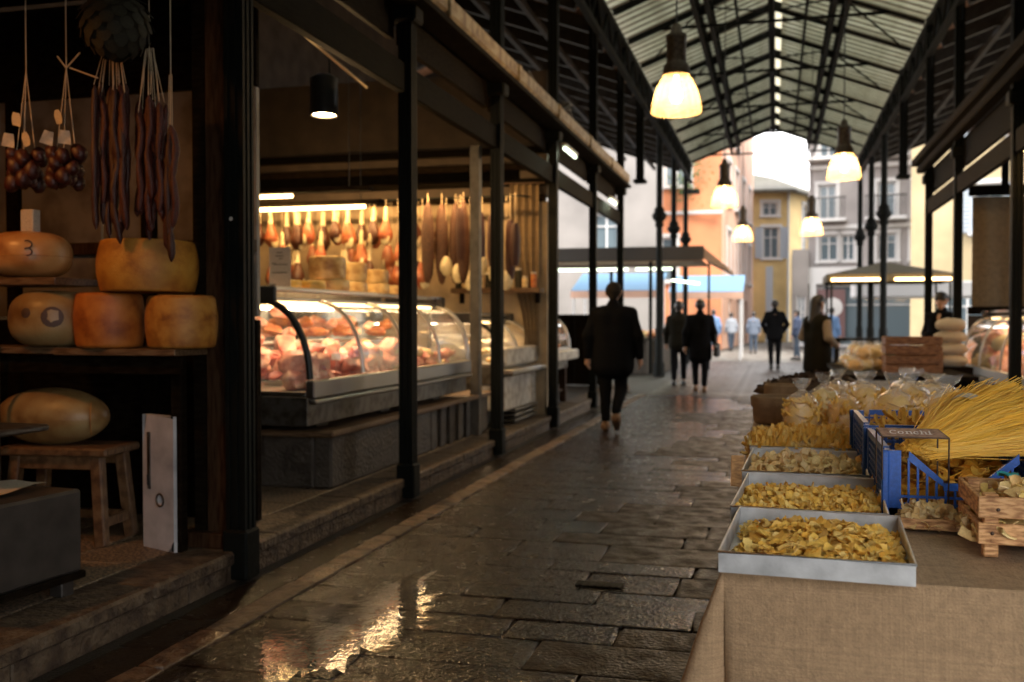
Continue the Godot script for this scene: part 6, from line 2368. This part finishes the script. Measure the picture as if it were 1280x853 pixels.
func table_goods() -> void:
	var y := 0.8005
	# trays, nearest first
	metal_tray("metal tray at the table's end, heaped with broad curled pasta pieces", P(0.095, y, 2.455), -0.05, 0.4, 0.53)
	metal_tray("second metal tray from the table's end, spread with small yellow pasta twists", P(0.1, y, 3.04), -0.05, 0.4, 0.6)
	metal_tray("third metal tray from the table's end, with pale rolled pasta", P(0.105, y, 3.7), -0.04, 0.4, 0.6)
	metal_tray("fourth metal tray from the table's end, buried under bagged tagliatelle", P(0.115, y, 4.39), -0.03, 0.41, 0.62)
	pasta_heap("pasta_heap", "heap of broad curled yellow pasta pieces in the tray at the table's end", P(0.1, y + 0.0046, 2.45), -0.05, 0.345, 0.42, 0.034, 0, ["pasta0", "pasta1", "pasta0", "pasta2", "pasta1"], 160, 21, true, 0.58, 520)
	pasta_heap("pasta_heap", "heap of small yellow pasta twists in the second tray", P(0.1, y + 0.0046, 3.03), -0.05, 0.37, 0.44, 0.026, 1, ["pasta0", "pasta2", "pasta1"], 140, 22, true, 0.66, 620)
	pasta_heap("pasta_heap", "heap of pale rolled pasta curls in the third tray", P(0.105, y + 0.0046, 3.67), -0.04, 0.36, 0.42, 0.045, 2, ["dough0", "dough2", "pasta3"], 330, 23, false, 1.1)
	pasta_heap("pasta_heap", "mound of yellow tagliatelle spilling over the fourth tray", P(0.11, y + 0.0046, 4.38), -0.03, 0.39, 0.55, 0.036, 3, ["pasta0", "pasta2", "pasta1"], 700, 24, false, 1.25)
	var m := MB.new()
	var f := FastNoiseLite.new()
	f.seed = 3
	f.frequency = 9.0
	var rows := []
	for i in 15:
		var row := PackedVector3Array()
		for j in 15:
			var u := i / 7.0 - 1.0
			var q := j / 7.0 - 1.0
			row.append(Vector3(q * 0.16, 0.02 + heap_height(u * 0.9, q * 0.9) * 0.05 + 0.012 * f.get_noise_2d(u, q), -u * 0.22))
		rows.append(row)
	m.grid(rows)
	single("plastic_film", m, M.cellophane, "clear plastic film lying crumpled over the tagliatelle mound", "film", P(0.12, y, 4.36))
	var card := thing("cardboard_flap", "bent cardboard flap sticking out beside the third tray", "cardboard", P(-0.112, y, 3.55))
	m = MB.new()
	m.hull6([Vector3(0, 0, 0.2), Vector3(0.004, 0, 0.2), Vector3(-0.03, 0.0, 0.19), Vector3(-0.026, 0.004, 0.19), Vector3(0, 0.05, -0.2), Vector3(0.004, 0.05, -0.2), Vector3(-0.045, 0.045, -0.2), Vector3(-0.041, 0.049, -0.2)])
	part(card, "card", m, M.crate_wood1)
	# bags standing behind the fourth tray
	var bl := ["clear bag of yellow pasta beside the burlap basket", "clear bag of yellow pasta between two others behind the fourth tray", "tall clear bag of pasta by the blue crates, its film bulging", "clear bag of pasta leaning on the spaghetti fan"]
	var bp := [[0.12, 4.92, 0.09, 0.27], [0.31, 4.92, 0.09, 0.26], [0.5, 4.6, 0.105, 0.32], [0.72, 4.66, 0.105, 0.31]]
	for i in 4:
		bag("pasta_bag", bl[i], P(bp[i][0], y, bp[i][1]), bp[i][2], bp[i][3], i + 1, ["pasta0", "pasta2"][i % 2], "clear pasta bags behind the trays", 70, 3)
	bag("pasta_bag", "wide clear bag of mixed dried pasta behind the upright bags", P(0.5, y, 6.35), 0.145, 0.23, 11, "dough1", "clear pasta bags behind the trays", 60, 2)
	bag("pasta_bag", "wide clear bag lying open next to the mixed dried pasta", P(0.93, y, 6.6), 0.17, 0.22, 12, "dough0", "clear pasta bags behind the trays", 60, 2)
	for i in 5:
		bag("pasta_bag", ["clear bag of pasta behind the first upright bag, next to the basket", "clear bag of pasta in the second row, behind the middle upright bag", "clear bag of pasta in the second row, behind the tall bag", "clear bag of pale pasta in the third row by the mushrooms", "clear bag of pale pasta in the third row before the goods table"][i], P([0.24, 0.44, 0.64, 0.34, 0.72][i], y, [5.4, 5.35, 5.2, 5.9, 6.0][i]), [0.1, 0.1, 0.11, 0.12, 0.12][i], [0.27, 0.29, 0.31, 0.27, 0.28][i], 30 + i, ["pasta1", "pasta0", "pasta2", "dough1", "dough0"][i], "clear pasta bags behind the trays", 60, 3)
	bag("pasta_bag", "low clear bag of tagliatelle at the foot of the tall bag", P(0.78, y, 5.5), 0.12, 0.2, 13, "pasta1", "clear pasta bags behind the trays", 60, 3)
	# burlap baskets
	for k in 2:
		var b := thing("burlap_basket", ["brown burlap basket with a turned-down rim beside the pasta bags", "second smaller burlap basket just behind the first"][k], "basket", P([0.02, 0.05][k], y, [5.5, 6.15][k]))
		var rr: float = [0.14, 0.11][k]
		var h: float = [0.14, 0.16][k]
		m = MB.new()
		m.lathe([Vector2(0, 0.001), Vector2(rr * 0.9, 0.001), Vector2(rr * 0.96, 0.01), Vector2(rr * 1.0, h * 0.6), Vector2(rr * 1.02, h), Vector2(rr * 0.95, h), Vector2(rr * 0.93, h * 0.5), Vector2(0, h * 0.5)], 28)
		part(b, "body", m, M.burlap_dark)
		m = MB.new()
		m.lathe([Vector2(rr * 1.03, h * 0.62), Vector2(rr * 1.06, h * 0.62), Vector2(rr * 1.07, h * 0.98), Vector2(rr * 1.0, h * 1.03), Vector2(rr * 0.96, h * 0.99)], 28)
		part(b, "turned_rim", m, M.burlap_dark)
	for k in 2:
		var t := thing("mushroom_heap", ["dark heap of dried mushrooms behind the burlap baskets", "smaller dark heap of dried mushrooms behind the first heap"][k], "mushrooms", P([0.18, 0.3][k], y, [7.1, 7.7][k]))
		m = MB.new()
		m.blob(Vector3(0, 0.05, 0), Vector3(0.3, 0.1, 0.22), Basis(), 0.4, k + 3, 20, 10, 2.0)
		part(t, "lower_layer", m, M.mushroom)
		var xf := []
		var r := RandomNumberGenerator.new()
		r.seed = k + 70
		for i in 90:
			var a := r.randf() * TAU
			var q := sqrt(r.randf())
			xf.append(Transform3D(Basis.from_euler(Vector3(r.randf() * 3, a, r.randf() * 3)), Vector3(cos(a) * 0.28 * q, 0.05 + 0.1 * sqrt(1.0 - q * q * 0.9), sin(a) * 0.2 * q)))
		multi(t, "mushroom_slices", ribbon(0, k), M.mushroom, xf)
	# blue crates with long pasta and loose ribbons
	blue_crate("blue plastic crate with a cut-down front full of loose deep yellow pasta", P(0.5, y, 3.25), 0.0, 0.4, 0.6, 0.185, 0.09)
	blue_crate("blue plastic crate next to the cut-down one, behind the pine crate", P(0.94, y, 3.25), 0.0, 0.44, 0.6, 0.175, 0.0)
	blue_crate("blue plastic crate behind the cut-down one, under the spaghetti tips", P(0.5, y, 3.88), 0.0, 0.4, 0.6, 0.19, 0.0)
	blue_crate("faded blue crate behind the pasta bags next to the opposite iron post", P(1.15, y, 5.3), 0.05, 0.6, 0.4, 0.17, 0.0)
	pasta_heap("pasta_heap", "loose deep yellow pasta strips filling the cut-down blue crate", P(0.5, y + 0.012, 3.25), 0.0, 0.35, 0.53, 0.125, 0, ["pasta_deep", "pasta2", "pasta_deep"], 340, 26, false, 1.0)
	pasta_heap("pasta_heap", "loose yellow pasta filling the crate behind the pine crate", P(0.94, y + 0.012, 3.25), 0.0, 0.38, 0.53, 0.12, 0, ["pasta2", "pasta_deep"], 260, 30, false, 1.0)
	pasta_heap("pasta_heap", "loose yellow pasta filling the rear blue crate", P(0.5, y + 0.012, 3.88), 0.0, 0.34, 0.53, 0.16, 3, ["pasta2", "pasta0"], 240, 27, false, 1.2)
	single("purple_wrapper", cbox(Vector3(0.07, 0.004, 0.05), 0.001), M.purple_paper, "scrap of dark purple wrapping among the loose deep yellow pasta", "wrapper", P(0.46, 0.995, 3.2), Basis.from_euler(Vector3(0.5, 0.3, -0.2)))
	var root := P(0.375, 0.985, 3.0)
	spaghetti("topmost fan of long spaghetti with a paper band, leaning over the blue crates", root, [P(0.56, 1.1, 3.52), P(0.76, 1.135, 3.5)], 700, 1, true)
	spaghetti("middle fan of long spaghetti spreading across the blue crates", root + Vector3(0.03, -0.008, 0.01), [P(0.74, 1.115, 3.46), P(0.95, 1.085, 3.36)], 700, 2, false)
	spaghetti("lowest fan of long spaghetti nearest the wooden crate", root + Vector3(0.05, -0.02, 0.03), [P(0.93, 1.06, 3.28), P(0.98, 0.995, 3.06)], 650, 3, false)
	# wooden crates
	var wc := wood_crate("wooden_crate", "pale pine crate on feet full of shell pasta with teal wrappers", P(0.755, y, 2.62), Vector3(0.6, 0.15, 0.3), M.crate_wood1, M.crate_wood2, -0.02, 2, 0.028)
	for x in [-0.27, 0.27]:
		for z in [-0.12, 0.12]:
			for k in 2:
				var nail := MB.new()
				nail.lathe([Vector2(0, 0.002), Vector2(0.004, 0.0015), Vector2(0.0045, 0)], 8, Vector3.ZERO, Basis(Vector3.RIGHT, PI / 2.0 * signf(z)))
				part(wc, "nail_head", nail, M.wire, Vector3(x + 0.012 * k, 0.06 + 0.055 * k, signf(z) * 0.151))
	pasta_heap("pasta_heap", "floury pale shell pasta heaped in the pine crate", P(0.755, y + 0.045, 2.62), -0.02, 0.56, 0.26, 0.11, 1, ["dough0", "dough2", "pasta3", "pasta1"], 420, 28, false, 1.2)
	for k in 3:
		m = MB.new()
		rows = []
		for i in 5:
			var row := PackedVector3Array()
			for j in 5:
				row.append(Vector3((j - 2) * 0.012, 0.006 * sin(i * 1.9 + j * 1.3 + k), (i - 2) * 0.009))
			rows.append(row)
		m.grid(rows)
		single("teal_wrapper", m, M.teal_paper, "crumpled teal paper wrapper lying on the floury pasta in the pine crate", "wrapper", P([0.56, 0.62, 0.78][k], [0.966, 0.967, 0.966][k], [2.7, 2.58, 2.6][k]), Basis(Vector3.UP, k), "teal wrappers in the pine crate")
	wood_crate("small_wooden_tray", "small shallow pine tray of pale pasta between the metal trays and the pine crate", P(0.395, y, 2.815), Vector3(0.15, 0.04, 0.13), M.crate_wood0, M.crate_wood2, -0.05, 1, 0.0)
	pasta_heap("pasta_heap", "little heap of pale short pasta in the small pine tray", P(0.395, y + 0.014, 2.815), 0.0, 0.135, 0.12, 0.034, 1, ["dough0", "dough2"], 90, 29, false, 0.85)
	# wire price stand
	var s := thing("price_stand", "wire price stand with a small pinkish sign plate over the blue crate", "sign", P(0.36, y, 2.9))
	var tops := [Vector3(-0.085, 0.245, -0.06), Vector3(0.075, 0.245, -0.06), Vector3(0.095, 0.228, 0.0), Vector3(-0.075, 0.228, 0.0)]
	for k in 4:
		rodm(s, "wire_edge", tops[k], tops[(k + 1) % 4], 0.0025, M.wire, 6)
		rodm(s, "wire_leg", tops[k], Vector3(tops[k].x, 0.0015 if k == 1 or k == 2 else 0.11, tops[k].z), 0.0025, M.wire, 6)
	m = MB.new()
	m.hull6([tops[3] + Vector3(0.002, 0, 0), tops[2], tops[3] + Vector3(0.002, 0.002, 0), tops[2] + Vector3(0, 0.002, 0), tops[0], tops[1], tops[0] + Vector3(0, 0.002, 0), tops[1] + Vector3(0, 0.002, 0)])
	part(s, "sign_plate", m, M.sign_pink)
	var tm := TextMesh.new()
	tm.text = "Conchi"
	tm.font_size = 24
	tm.pixel_size = 0.0014
	tm.depth = 0.0006
	var ff := SystemFont.new()
	ff.font_names = PackedStringArray(["Droid Serif"])
	tm.font = ff
	var up: Vector3 = (tops[0] - tops[3]).normalized()
	up = (up - Vector3(1, 0, 0) * up.x).normalized()
	part(s, "sign_lettering", tm, M.chalk, Vector3(0.0, 0.2395, -0.028), Basis(Vector3(1, 0, 0), up, Vector3(1, 0, 0).cross(up)))


# ---------------------------------------------------------------- people
class Body:
	# a smooth skin round tapered bones, meshed as surface nets
	var bones := []   # [a, b, ra, rb]
	func add(a: Vector3, b: Vector3, ra: float, rb: float) -> void:
		bones.append([a, b, ra, rb])

	func skin(cell: float, k: float, mb: MB) -> void:
		var lo := Vector3.ONE * 1e9
		var hi := -lo
		for q in bones:
			var r: float = maxf(q[2], q[3]) + cell * 3.0
			lo = lo.min(q[0] - Vector3.ONE * r).min(q[1] - Vector3.ONE * r)
			hi = hi.max(q[0] + Vector3.ONE * r).max(q[1] + Vector3.ONE * r)
		var nx := int((hi.x - lo.x) / cell) + 2
		var ny := int((hi.y - lo.y) / cell) + 2
		var nz := int((hi.z - lo.z) / cell) + 2
		var field := PackedFloat32Array()
		field.resize(nx * ny * nz)
		field.fill(1.0)
		for q in bones:
			var a: Vector3 = q[0]
			var ab: Vector3 = q[1] - a
			var ra: float = q[2]
			var dr: float = q[3] - ra
			var inv := 1.0 / maxf(ab.length_squared(), 1e-9)
			var r: float = maxf(q[2], q[3]) + k + cell * 2.0
			var l0 := ((a.min(q[1]) - Vector3.ONE * r - lo) / cell).floor()
			var h0 := ((a.max(q[1]) + Vector3.ONE * r - lo) / cell).ceil()
			for z in range(maxi(0, int(l0.z)), mini(nz - 1, int(h0.z)) + 1):
				for y in range(maxi(0, int(l0.y)), mini(ny - 1, int(h0.y)) + 1):
					var row := (z * ny + y) * nx
					for x in range(maxi(0, int(l0.x)), mini(nx - 1, int(h0.x)) + 1):
						var p := lo + Vector3(x, y, z) * cell - a
						var t := clampf(p.dot(ab) * inv, 0.0, 1.0)
						var d := (p - ab * t).length() - ra - dr * t
						var e := field[row + x]
						var h := maxf(k - absf(d - e), 0.0) / k
						field[row + x] = minf(d, e) - h * h * k * 0.25
		var sxy := nx * ny
		var corner := [0, 1, nx, nx + 1, sxy, sxy + 1, sxy + nx, sxy + nx + 1]
		var at := {}
		var vs := PackedVector3Array()
		var ns := PackedVector3Array()
		for z in nz - 1:
			for y in ny - 1:
				var base := z * sxy + y * nx
				for x in nx - 1:
					var i := base + x
					var v0 := field[i]
					var inside := v0 < 0.0
					if (field[i + 1] < 0.0) == inside and (field[i + nx] < 0.0) == inside and (field[i + nx + 1] < 0.0) == inside and (field[i + sxy] < 0.0) == inside and (field[i + sxy + 1] < 0.0) == inside and (field[i + sxy + nx] < 0.0) == inside and (field[i + sxy + nx + 1] < 0.0) == inside:
						continue
					var s := Vector3.ZERO
					var c := 0
					for e in [[0, 1], [2, 3], [4, 5], [6, 7], [0, 2], [1, 3], [4, 6], [5, 7], [0, 4], [1, 5], [2, 6], [3, 7]]:
						var fa: float = field[i + corner[e[0]]]
						var fb: float = field[i + corner[e[1]]]
						if (fa < 0.0) != (fb < 0.0):
							var t := fa / (fa - fb)
							var pa := Vector3(e[0] & 1, (e[0] >> 1) & 1, e[0] >> 2)
							var pb := Vector3(e[1] & 1, (e[1] >> 1) & 1, e[1] >> 2)
							s += pa.lerp(pb, t)
							c += 1
					at[i] = vs.size()
					vs.append(lo + (Vector3(x, y, z) + s / c) * cell)
					ns.append(Vector3(field[i + 1] + field[i + nx + 1] + field[i + sxy + 1] + field[i + sxy + nx + 1] - field[i] - field[i + nx] - field[i + sxy] - field[i + sxy + nx], field[i + nx] + field[i + nx + 1] + field[i + sxy + nx] + field[i + sxy + nx + 1] - field[i] - field[i + 1] - field[i + sxy] - field[i + sxy + 1], field[i + sxy] + field[i + sxy + 1] + field[i + sxy + nx] + field[i + sxy + nx + 1] - field[i] - field[i + 1] - field[i + nx] - field[i + nx + 1]).normalized())
		var steps := [1, nx, sxy]
		for i in at:
			for ax in 3:
				var f0 := field[i]
				var f1 := field[i + steps[ax]]
				if (f0 < 0.0) == (f1 < 0.0):
					continue
				var u: int = steps[(ax + 1) % 3]
				var w: int = steps[(ax + 2) % 3]
				if not (at.has(i - u) and at.has(i - w) and at.has(i - u - w)):
					continue
				var q := [at[i], at[i - u], at[i - u - w], at[i - w]]
				if f0 < 0.0:
					q.reverse()
				for o in [0, 1, 2, 0, 2, 3]:
					mb.v.append(vs[q[o]])
					mb.n.append(ns[q[o]])
					mb.uv.append(Vector2.ZERO)
					mb.colors.append(Color.WHITE)


func person(label: String, at: Vector3, turn: float, h: float, o: Dictionary) -> void:
	# faces -z when turn is 0. o: cell, coat, legs, shoes, hair, coat_low, stride, lift, arms, long_hair, bag, fat, sleeves
	var t := thing("person", label, "person", at, turn, o.get("group", ""))
	var k := h / 1.75
	var cell: float = o.get("cell", 0.02)
	var stride: float = o.get("stride", 0.0)
	var fat: float = o.get("fat", 1.0)
	var J := {}
	for s in [-1, 1]:
		var sd := str(s)
		var fwd: float = -stride * s
		J["hip" + sd] = Vector3(s * 0.09, 0.93, 0)
		J["knee" + sd] = Vector3(s * 0.095, 0.5, fwd * 0.5 - 0.02)
		J["ankle" + sd] = Vector3(s * 0.09, 0.085, fwd)
		if s > 0 and o.get("lift", 0.0) > 0.0:
			J["knee" + sd] = Vector3(s * 0.09, 0.49, -0.03)
			J["ankle" + sd] = Vector3(s * 0.06, 0.085 + o.lift, 0.26)
		J["sho" + sd] = Vector3(s * 0.172 * fat, 1.395, 0.01)
		J["elb" + sd] = Vector3(s * 0.245 * fat, 1.13, 0.05 + stride * 0.3 * s)
		J["wri" + sd] = Vector3(s * 0.255 * fat, 0.88, -0.03 + stride * 0.6 * s)
		if o.get("arms", "") == "front":
			J["elb" + sd] = Vector3(s * 0.25 * fat, 1.15, 0.04)
			J["wri" + sd] = Vector3(s * 0.12, 1.05, -0.22)
		elif o.get("arms", "") == "pockets":
			J["elb" + sd] = Vector3(s * 0.29 * fat, 1.14, 0.08)
			J["wri" + sd] = Vector3(s * 0.2 * fat, 0.93, -0.06)
	for q in J:
		J[q] *= k
	var head := Vector3(0, 1.635, -0.02) * k
	# the body, head to foot in one skin
	var b := Body.new()
	b.add(Vector3(0, 0.97, 0) * k, Vector3(0, 1.15, 0) * k, 0.115 * k, 0.11 * k)
	b.add(Vector3(0, 1.15, 0) * k, Vector3(0, 1.36, 0.01) * k, 0.115 * k, 0.12 * k)
	b.add(Vector3(0, 1.4, 0.015) * k, Vector3(0, 1.54, 0) * k, 0.07 * k, 0.052 * k)
	b.add(head + Vector3(0, 0.02, 0.015) * k, head + Vector3(0, 0.035, 0.0) * k, 0.088 * k, 0.084 * k)
	b.add(head + Vector3(0, -0.035, -0.025) * k, head + Vector3(0, -0.07, -0.045) * k, 0.058 * k, 0.042 * k)
	b.add(head + Vector3(0, -0.02, -0.095) * k, head + Vector3(0, 0.02, -0.085) * k, 0.014 * k, 0.008 * k)
	for s in [-1, 1]:
		var sd := str(s)
		b.add(head + Vector3(s * 0.086, -0.015, 0.005) * k, head + Vector3(s * 0.088, 0.02, 0.012) * k, 0.014 * k, 0.017 * k)
		b.add(Vector3(s * 0.05, 1.36, 0.0) * k, J["sho" + sd], 0.095 * k, 0.058 * k)
		b.add(J["sho" + sd], J["elb" + sd], 0.055 * k, 0.042 * k)
		b.add(J["elb" + sd], J["wri" + sd], 0.042 * k, 0.028 * k)
		b.add(Vector3(s * 0.05, 0.97, 0) * k, J["hip" + sd], 0.11 * k, 0.095 * k)
		b.add(J["hip" + sd], J["knee" + sd], 0.09 * k, 0.058 * k)
		b.add(J["knee" + sd], J["ankle" + sd], 0.058 * k, 0.038 * k)
		b.add(J["ankle" + sd], J["ankle" + sd] + Vector3(0, -0.045, -0.12) * k, 0.036 * k, 0.028 * k)
	var m := MB.new()
	b.skin(cell, 0.03, m)
	# hands with five fingers
	for s in [-1, 1]:
		var sd := str(s)
		var hb := Body.new()
		var w: Vector3 = J["wri" + sd]
		var dir: Vector3 = (w - J["elb" + sd]).normalized()
		var fw := Vector3(0, 0, -1)
		fw = (fw - dir * fw.dot(dir)).normalized()
		var inn: Vector3 = dir.cross(fw) * -s
		hb.add(w - dir * 0.02, w + dir * 0.08, 0.027, 0.034)
		for i in 4:
			var base := w + dir * 0.085 + fw * (0.027 - 0.018 * i)
			var ln: float = [0.068, 0.076, 0.07, 0.054][i]
			hb.add(base, base + dir * ln * 0.55 + inn * 0.008, 0.0095, 0.009)
			hb.add(base + dir * ln * 0.55 + inn * 0.008, base + dir * ln + inn * 0.03, 0.009, 0.0075)
		hb.add(w + dir * 0.03 + fw * 0.024, w + dir * 0.065 + fw * 0.05 + inn * 0.012, 0.0115, 0.0105)
		hb.add(w + dir * 0.065 + fw * 0.05 + inn * 0.012, w + dir * 0.095 + fw * 0.05 + inn * 0.024, 0.0105, 0.0085)
		hb.skin(0.006 if cell < 0.022 else 0.009, 0.006, m)
	part(t, "body", m, M.skin)
	# eyes and mouth are turned away or lost in the shade for most; kept as small features
	for s in [-1.0, 1.0]:
		var e := MB.new()
		e.blob(Vector3.ZERO, Vector3(0.011, 0.007, 0.006) * k, Basis(), 0, 1, 8, 6)
		part(t, "eye", e, M.hair_dark, head + Vector3(s * 0.032, 0.012, -0.083) * k)
	var mo := MB.new()
	mo.blob(Vector3.ZERO, Vector3(0.022, 0.005, 0.006) * k, Basis(), 0, 1, 8, 6)
	part(t, "mouth", mo, M.salami_small, head + Vector3(0, -0.055, -0.081) * k)
	# coat
	var low: float = o.get("coat_low", 0.8)
	var ease: float = 0.028 * k
	b = Body.new()
	b.add(Vector3(0, low, 0) * k, Vector3(0, 1.12, 0) * k, 0.135 * k * fat, 0.13 * k * fat)
	for s in [-1, 1]:
		var sd := str(s)
		b.add(Vector3(s * 0.07 * fat, low, 0.0) * k, Vector3(s * 0.06 * fat, 1.15, 0) * k, 0.135 * k * fat, 0.125 * k * fat)
		b.add(Vector3(s * 0.06 * fat, 1.15, 0) * k, Vector3(s * 0.075 * fat, 1.34, 0.01) * k, 0.125 * k * fat, 0.125 * k * fat)
		b.add(Vector3(s * 0.05, 1.37, 0.01) * k, J["sho" + sd], 0.105 * k, 0.07 * k)
		if not o.has("sleeves"):
			b.add(J["sho" + sd], J["elb" + sd], 0.07 * k, 0.06 * k)
			b.add(J["elb" + sd], J["wri" + sd] + Vector3(0, 0.01, 0), 0.06 * k, 0.048 * k)
	b.add(Vector3(0, 1.45, 0.02) * k, Vector3(0, 1.51, 0.01) * k, 0.075 * k, 0.068 * k)
	m = MB.new()
	b.skin(cell, 0.04, m)
	part(t, "coat", m, M[o.get("coat", "cloth_black")])
	if o.has("sleeves"):
		for s in [-1, 1]:
			var sd := str(s)
			b = Body.new()
			b.add(J["sho" + sd], J["elb" + sd], 0.068 * k, 0.06 * k)
			b.add(J["elb" + sd], J["wri" + sd], 0.06 * k, 0.046 * k)
			m = MB.new()
			b.skin(cell, 0.03, m)
			part(t, "sleeve", m, M[o.sleeves])
	# trousers
	b = Body.new()
	for s in [-1, 1]:
		var sd := str(s)
		b.add(Vector3(s * 0.04, 0.97, 0) * k, J["hip" + sd], 0.12 * k, 0.11 * k)
		b.add(J["hip" + sd], J["knee" + sd], 0.105 * k, 0.072 * k)
		b.add(J["knee" + sd], J["ankle" + sd] + Vector3(0, 0.07, 0), 0.072 * k, 0.056 * k)
	m = MB.new()
	b.skin(cell, 0.03, m)
	part(t, "trousers", m, M[o.get("legs", "cloth_black")])
	for s in [-1, 1]:
		var a: Vector3 = J["ankle" + str(s)]
		b = Body.new()
		var toe := Vector3(0, -0.05, -0.15) * k
		if s > 0 and o.get("lift", 0.0) > 0.0:
			toe = Vector3(0, -0.15, -0.08) * k
		b.add(a + Vector3(0, -0.03, 0.03), a + toe * 0.6, 0.058 * k, 0.052 * k)
		b.add(a + toe * 0.6, a + toe, 0.045 * k, 0.034 * k)
		b.add(a, a + Vector3(0, -0.03, 0.02), 0.048 * k, 0.048 * k)
		m = MB.new()
		b.skin(cell * 0.7, 0.02, m)
		part(t, "shoe", m, M[o.get("shoes", "leather_dark")])
	b = Body.new()
	b.add(head + Vector3(0, 0.035, 0.025) * k, head + Vector3(0, 0.05, -0.01) * k, 0.097 * k, 0.09 * k)
	b.add(head + Vector3(0, 0.0, 0.045) * k, head + Vector3(0, -0.03, 0.05) * k, 0.078 * k, 0.06 * k)
	if o.get("long_hair", false):
		b.add(head + Vector3(0, 0.0, 0.05) * k, head + Vector3(0, -0.24, 0.09) * k, 0.088 * k, 0.075 * k)
		b.add(head + Vector3(0, -0.24, 0.09) * k, head + Vector3(0, -0.36, 0.1) * k, 0.075 * k, 0.04 * k)
	m = MB.new()
	b.skin(cell * 0.7, 0.02, m)
	part(t, "hair", m, M[o.get("hair", "hair_dark")])


func people() -> void:
	person("person in black coat and tan shoes walking away down the wet aisle", P(-1.9, 0, 11.95), 0.05, 1.79, {"cell": 0.018, "coat": "cloth_black", "legs": "cloth_black", "shoes": "shoe_tan", "hair": "hair_grey", "fat": 1.22, "lift": 0.12, "coat_low": 0.78})
	person("person in a dark olive jacket walking beside the one with the handbag", P(-1.92, 0, 20.6), 0.0, 1.72, {"cell": 0.025, "coat": "cloth_olive", "legs": "cloth_black", "stride": 0.1, "coat_low": 0.86, "fat": 1.08})
	person("person in a long black coat with a dark handbag, walking in a pair", P(-1.37, 0, 18.9), 0.0, 1.72, {"cell": 0.022, "coat": "cloth_black", "legs": "cloth_black", "shoes": "shoe_tan", "stride": -0.12, "coat_low": 0.68, "fat": 1.1})
	var hb := thing("handbag", "dark handbag with a pale clasp carried by the person in the long coat", "handbag", P(-1.06, 0.66, 18.9))
	boxp(hb, "body", Vector3(0, 0.13, 0), Vector3(0.12, 0.26, 0.32), M.leather_dark, 0.03)
	boxp(hb, "clasp", Vector3(0.0, 0.2, 0.165), Vector3(0.03, 0.03, 0.01), M.steel, 0.004)
	var m := MB.new()
	var path := []
	for i in 11:
		var a := PI * i / 10.0
		path.append(Vector3(-0.02, 0.25 + 0.2 * sin(a), 0.11 * cos(a)))
	m.tube(path, 0.009, 6)
	part(hb, "handle", m, M.leather_dark)
	person("person in slim black clothes standing at the mouth of the hall, hands in pockets", P(-0.03, 0, 28.0), 0.1, 1.88, {"cell": 0.026, "arms": "pockets", "stride": 0.06, "coat_low": 0.84, "fat": 1.05})
	person("long-haired person in a dark vest over beige sleeves at the goods table", P(0.56, 0, 14.5), -0.9, 1.68, {"cell": 0.02, "coat": "cloth_olive", "sleeves": "knit_beige", "arms": "front", "long_hair": true, "legs": "cloth_black", "coat_low": 0.72, "fat": 1.12})
	person("person in a slate jacket and teal jeans walking off across the bright square", P(-0.9, -0.06, 42.5), 0.0, 1.74, {"cell": 0.032, "coat": "cloth_slate", "legs": "denim", "coat_low": 0.86, "stride": 0.04})
	person("person in a grey jacket walking towards the pink house's shopfronts", P(-1.95, -0.06, 46.0), 0.4, 1.72, {"cell": 0.034, "coat": "cloth_grey", "legs": "denim", "coat_low": 0.9, "stride": 0.12})
	person("person in a pale blue jacket next to the blue awning in the square", P(-2.35, -0.06, 39.5), 0.2, 1.8, {"cell": 0.032, "coat": "cloth_blue", "legs": "denim", "coat_low": 0.85})
	person("person in a navy jacket crossing the square before the white shopfront", P(0.72, -0.06, 36.0), 1.2, 1.75, {"cell": 0.03, "coat": "cloth_navy", "legs": "denim", "coat_low": 0.88, "stride": 0.1})
	person("person in a mid-blue jacket facing the goods in the square beyond the long-haired one", P(1.75, -0.06, 34.0), -0.4, 1.8, {"cell": 0.03, "coat": "cloth_blue", "legs": "denim", "coat_low": 0.85})
	person("vendor in dark clothes standing behind the stacked paper sacks", P(2.33, 0, 15.6), 2.6, 1.74, {"cell": 0.022, "coat": "cloth_black", "legs": "cloth_black", "arms": "front"})
	person("vendor standing in the shade behind the bakery case", P(-4.3, 0.15, 14.0), 2.8, 1.7, {"cell": 0.026, "coat": "cloth_olive", "legs": "cloth_black", "arms": "front"})
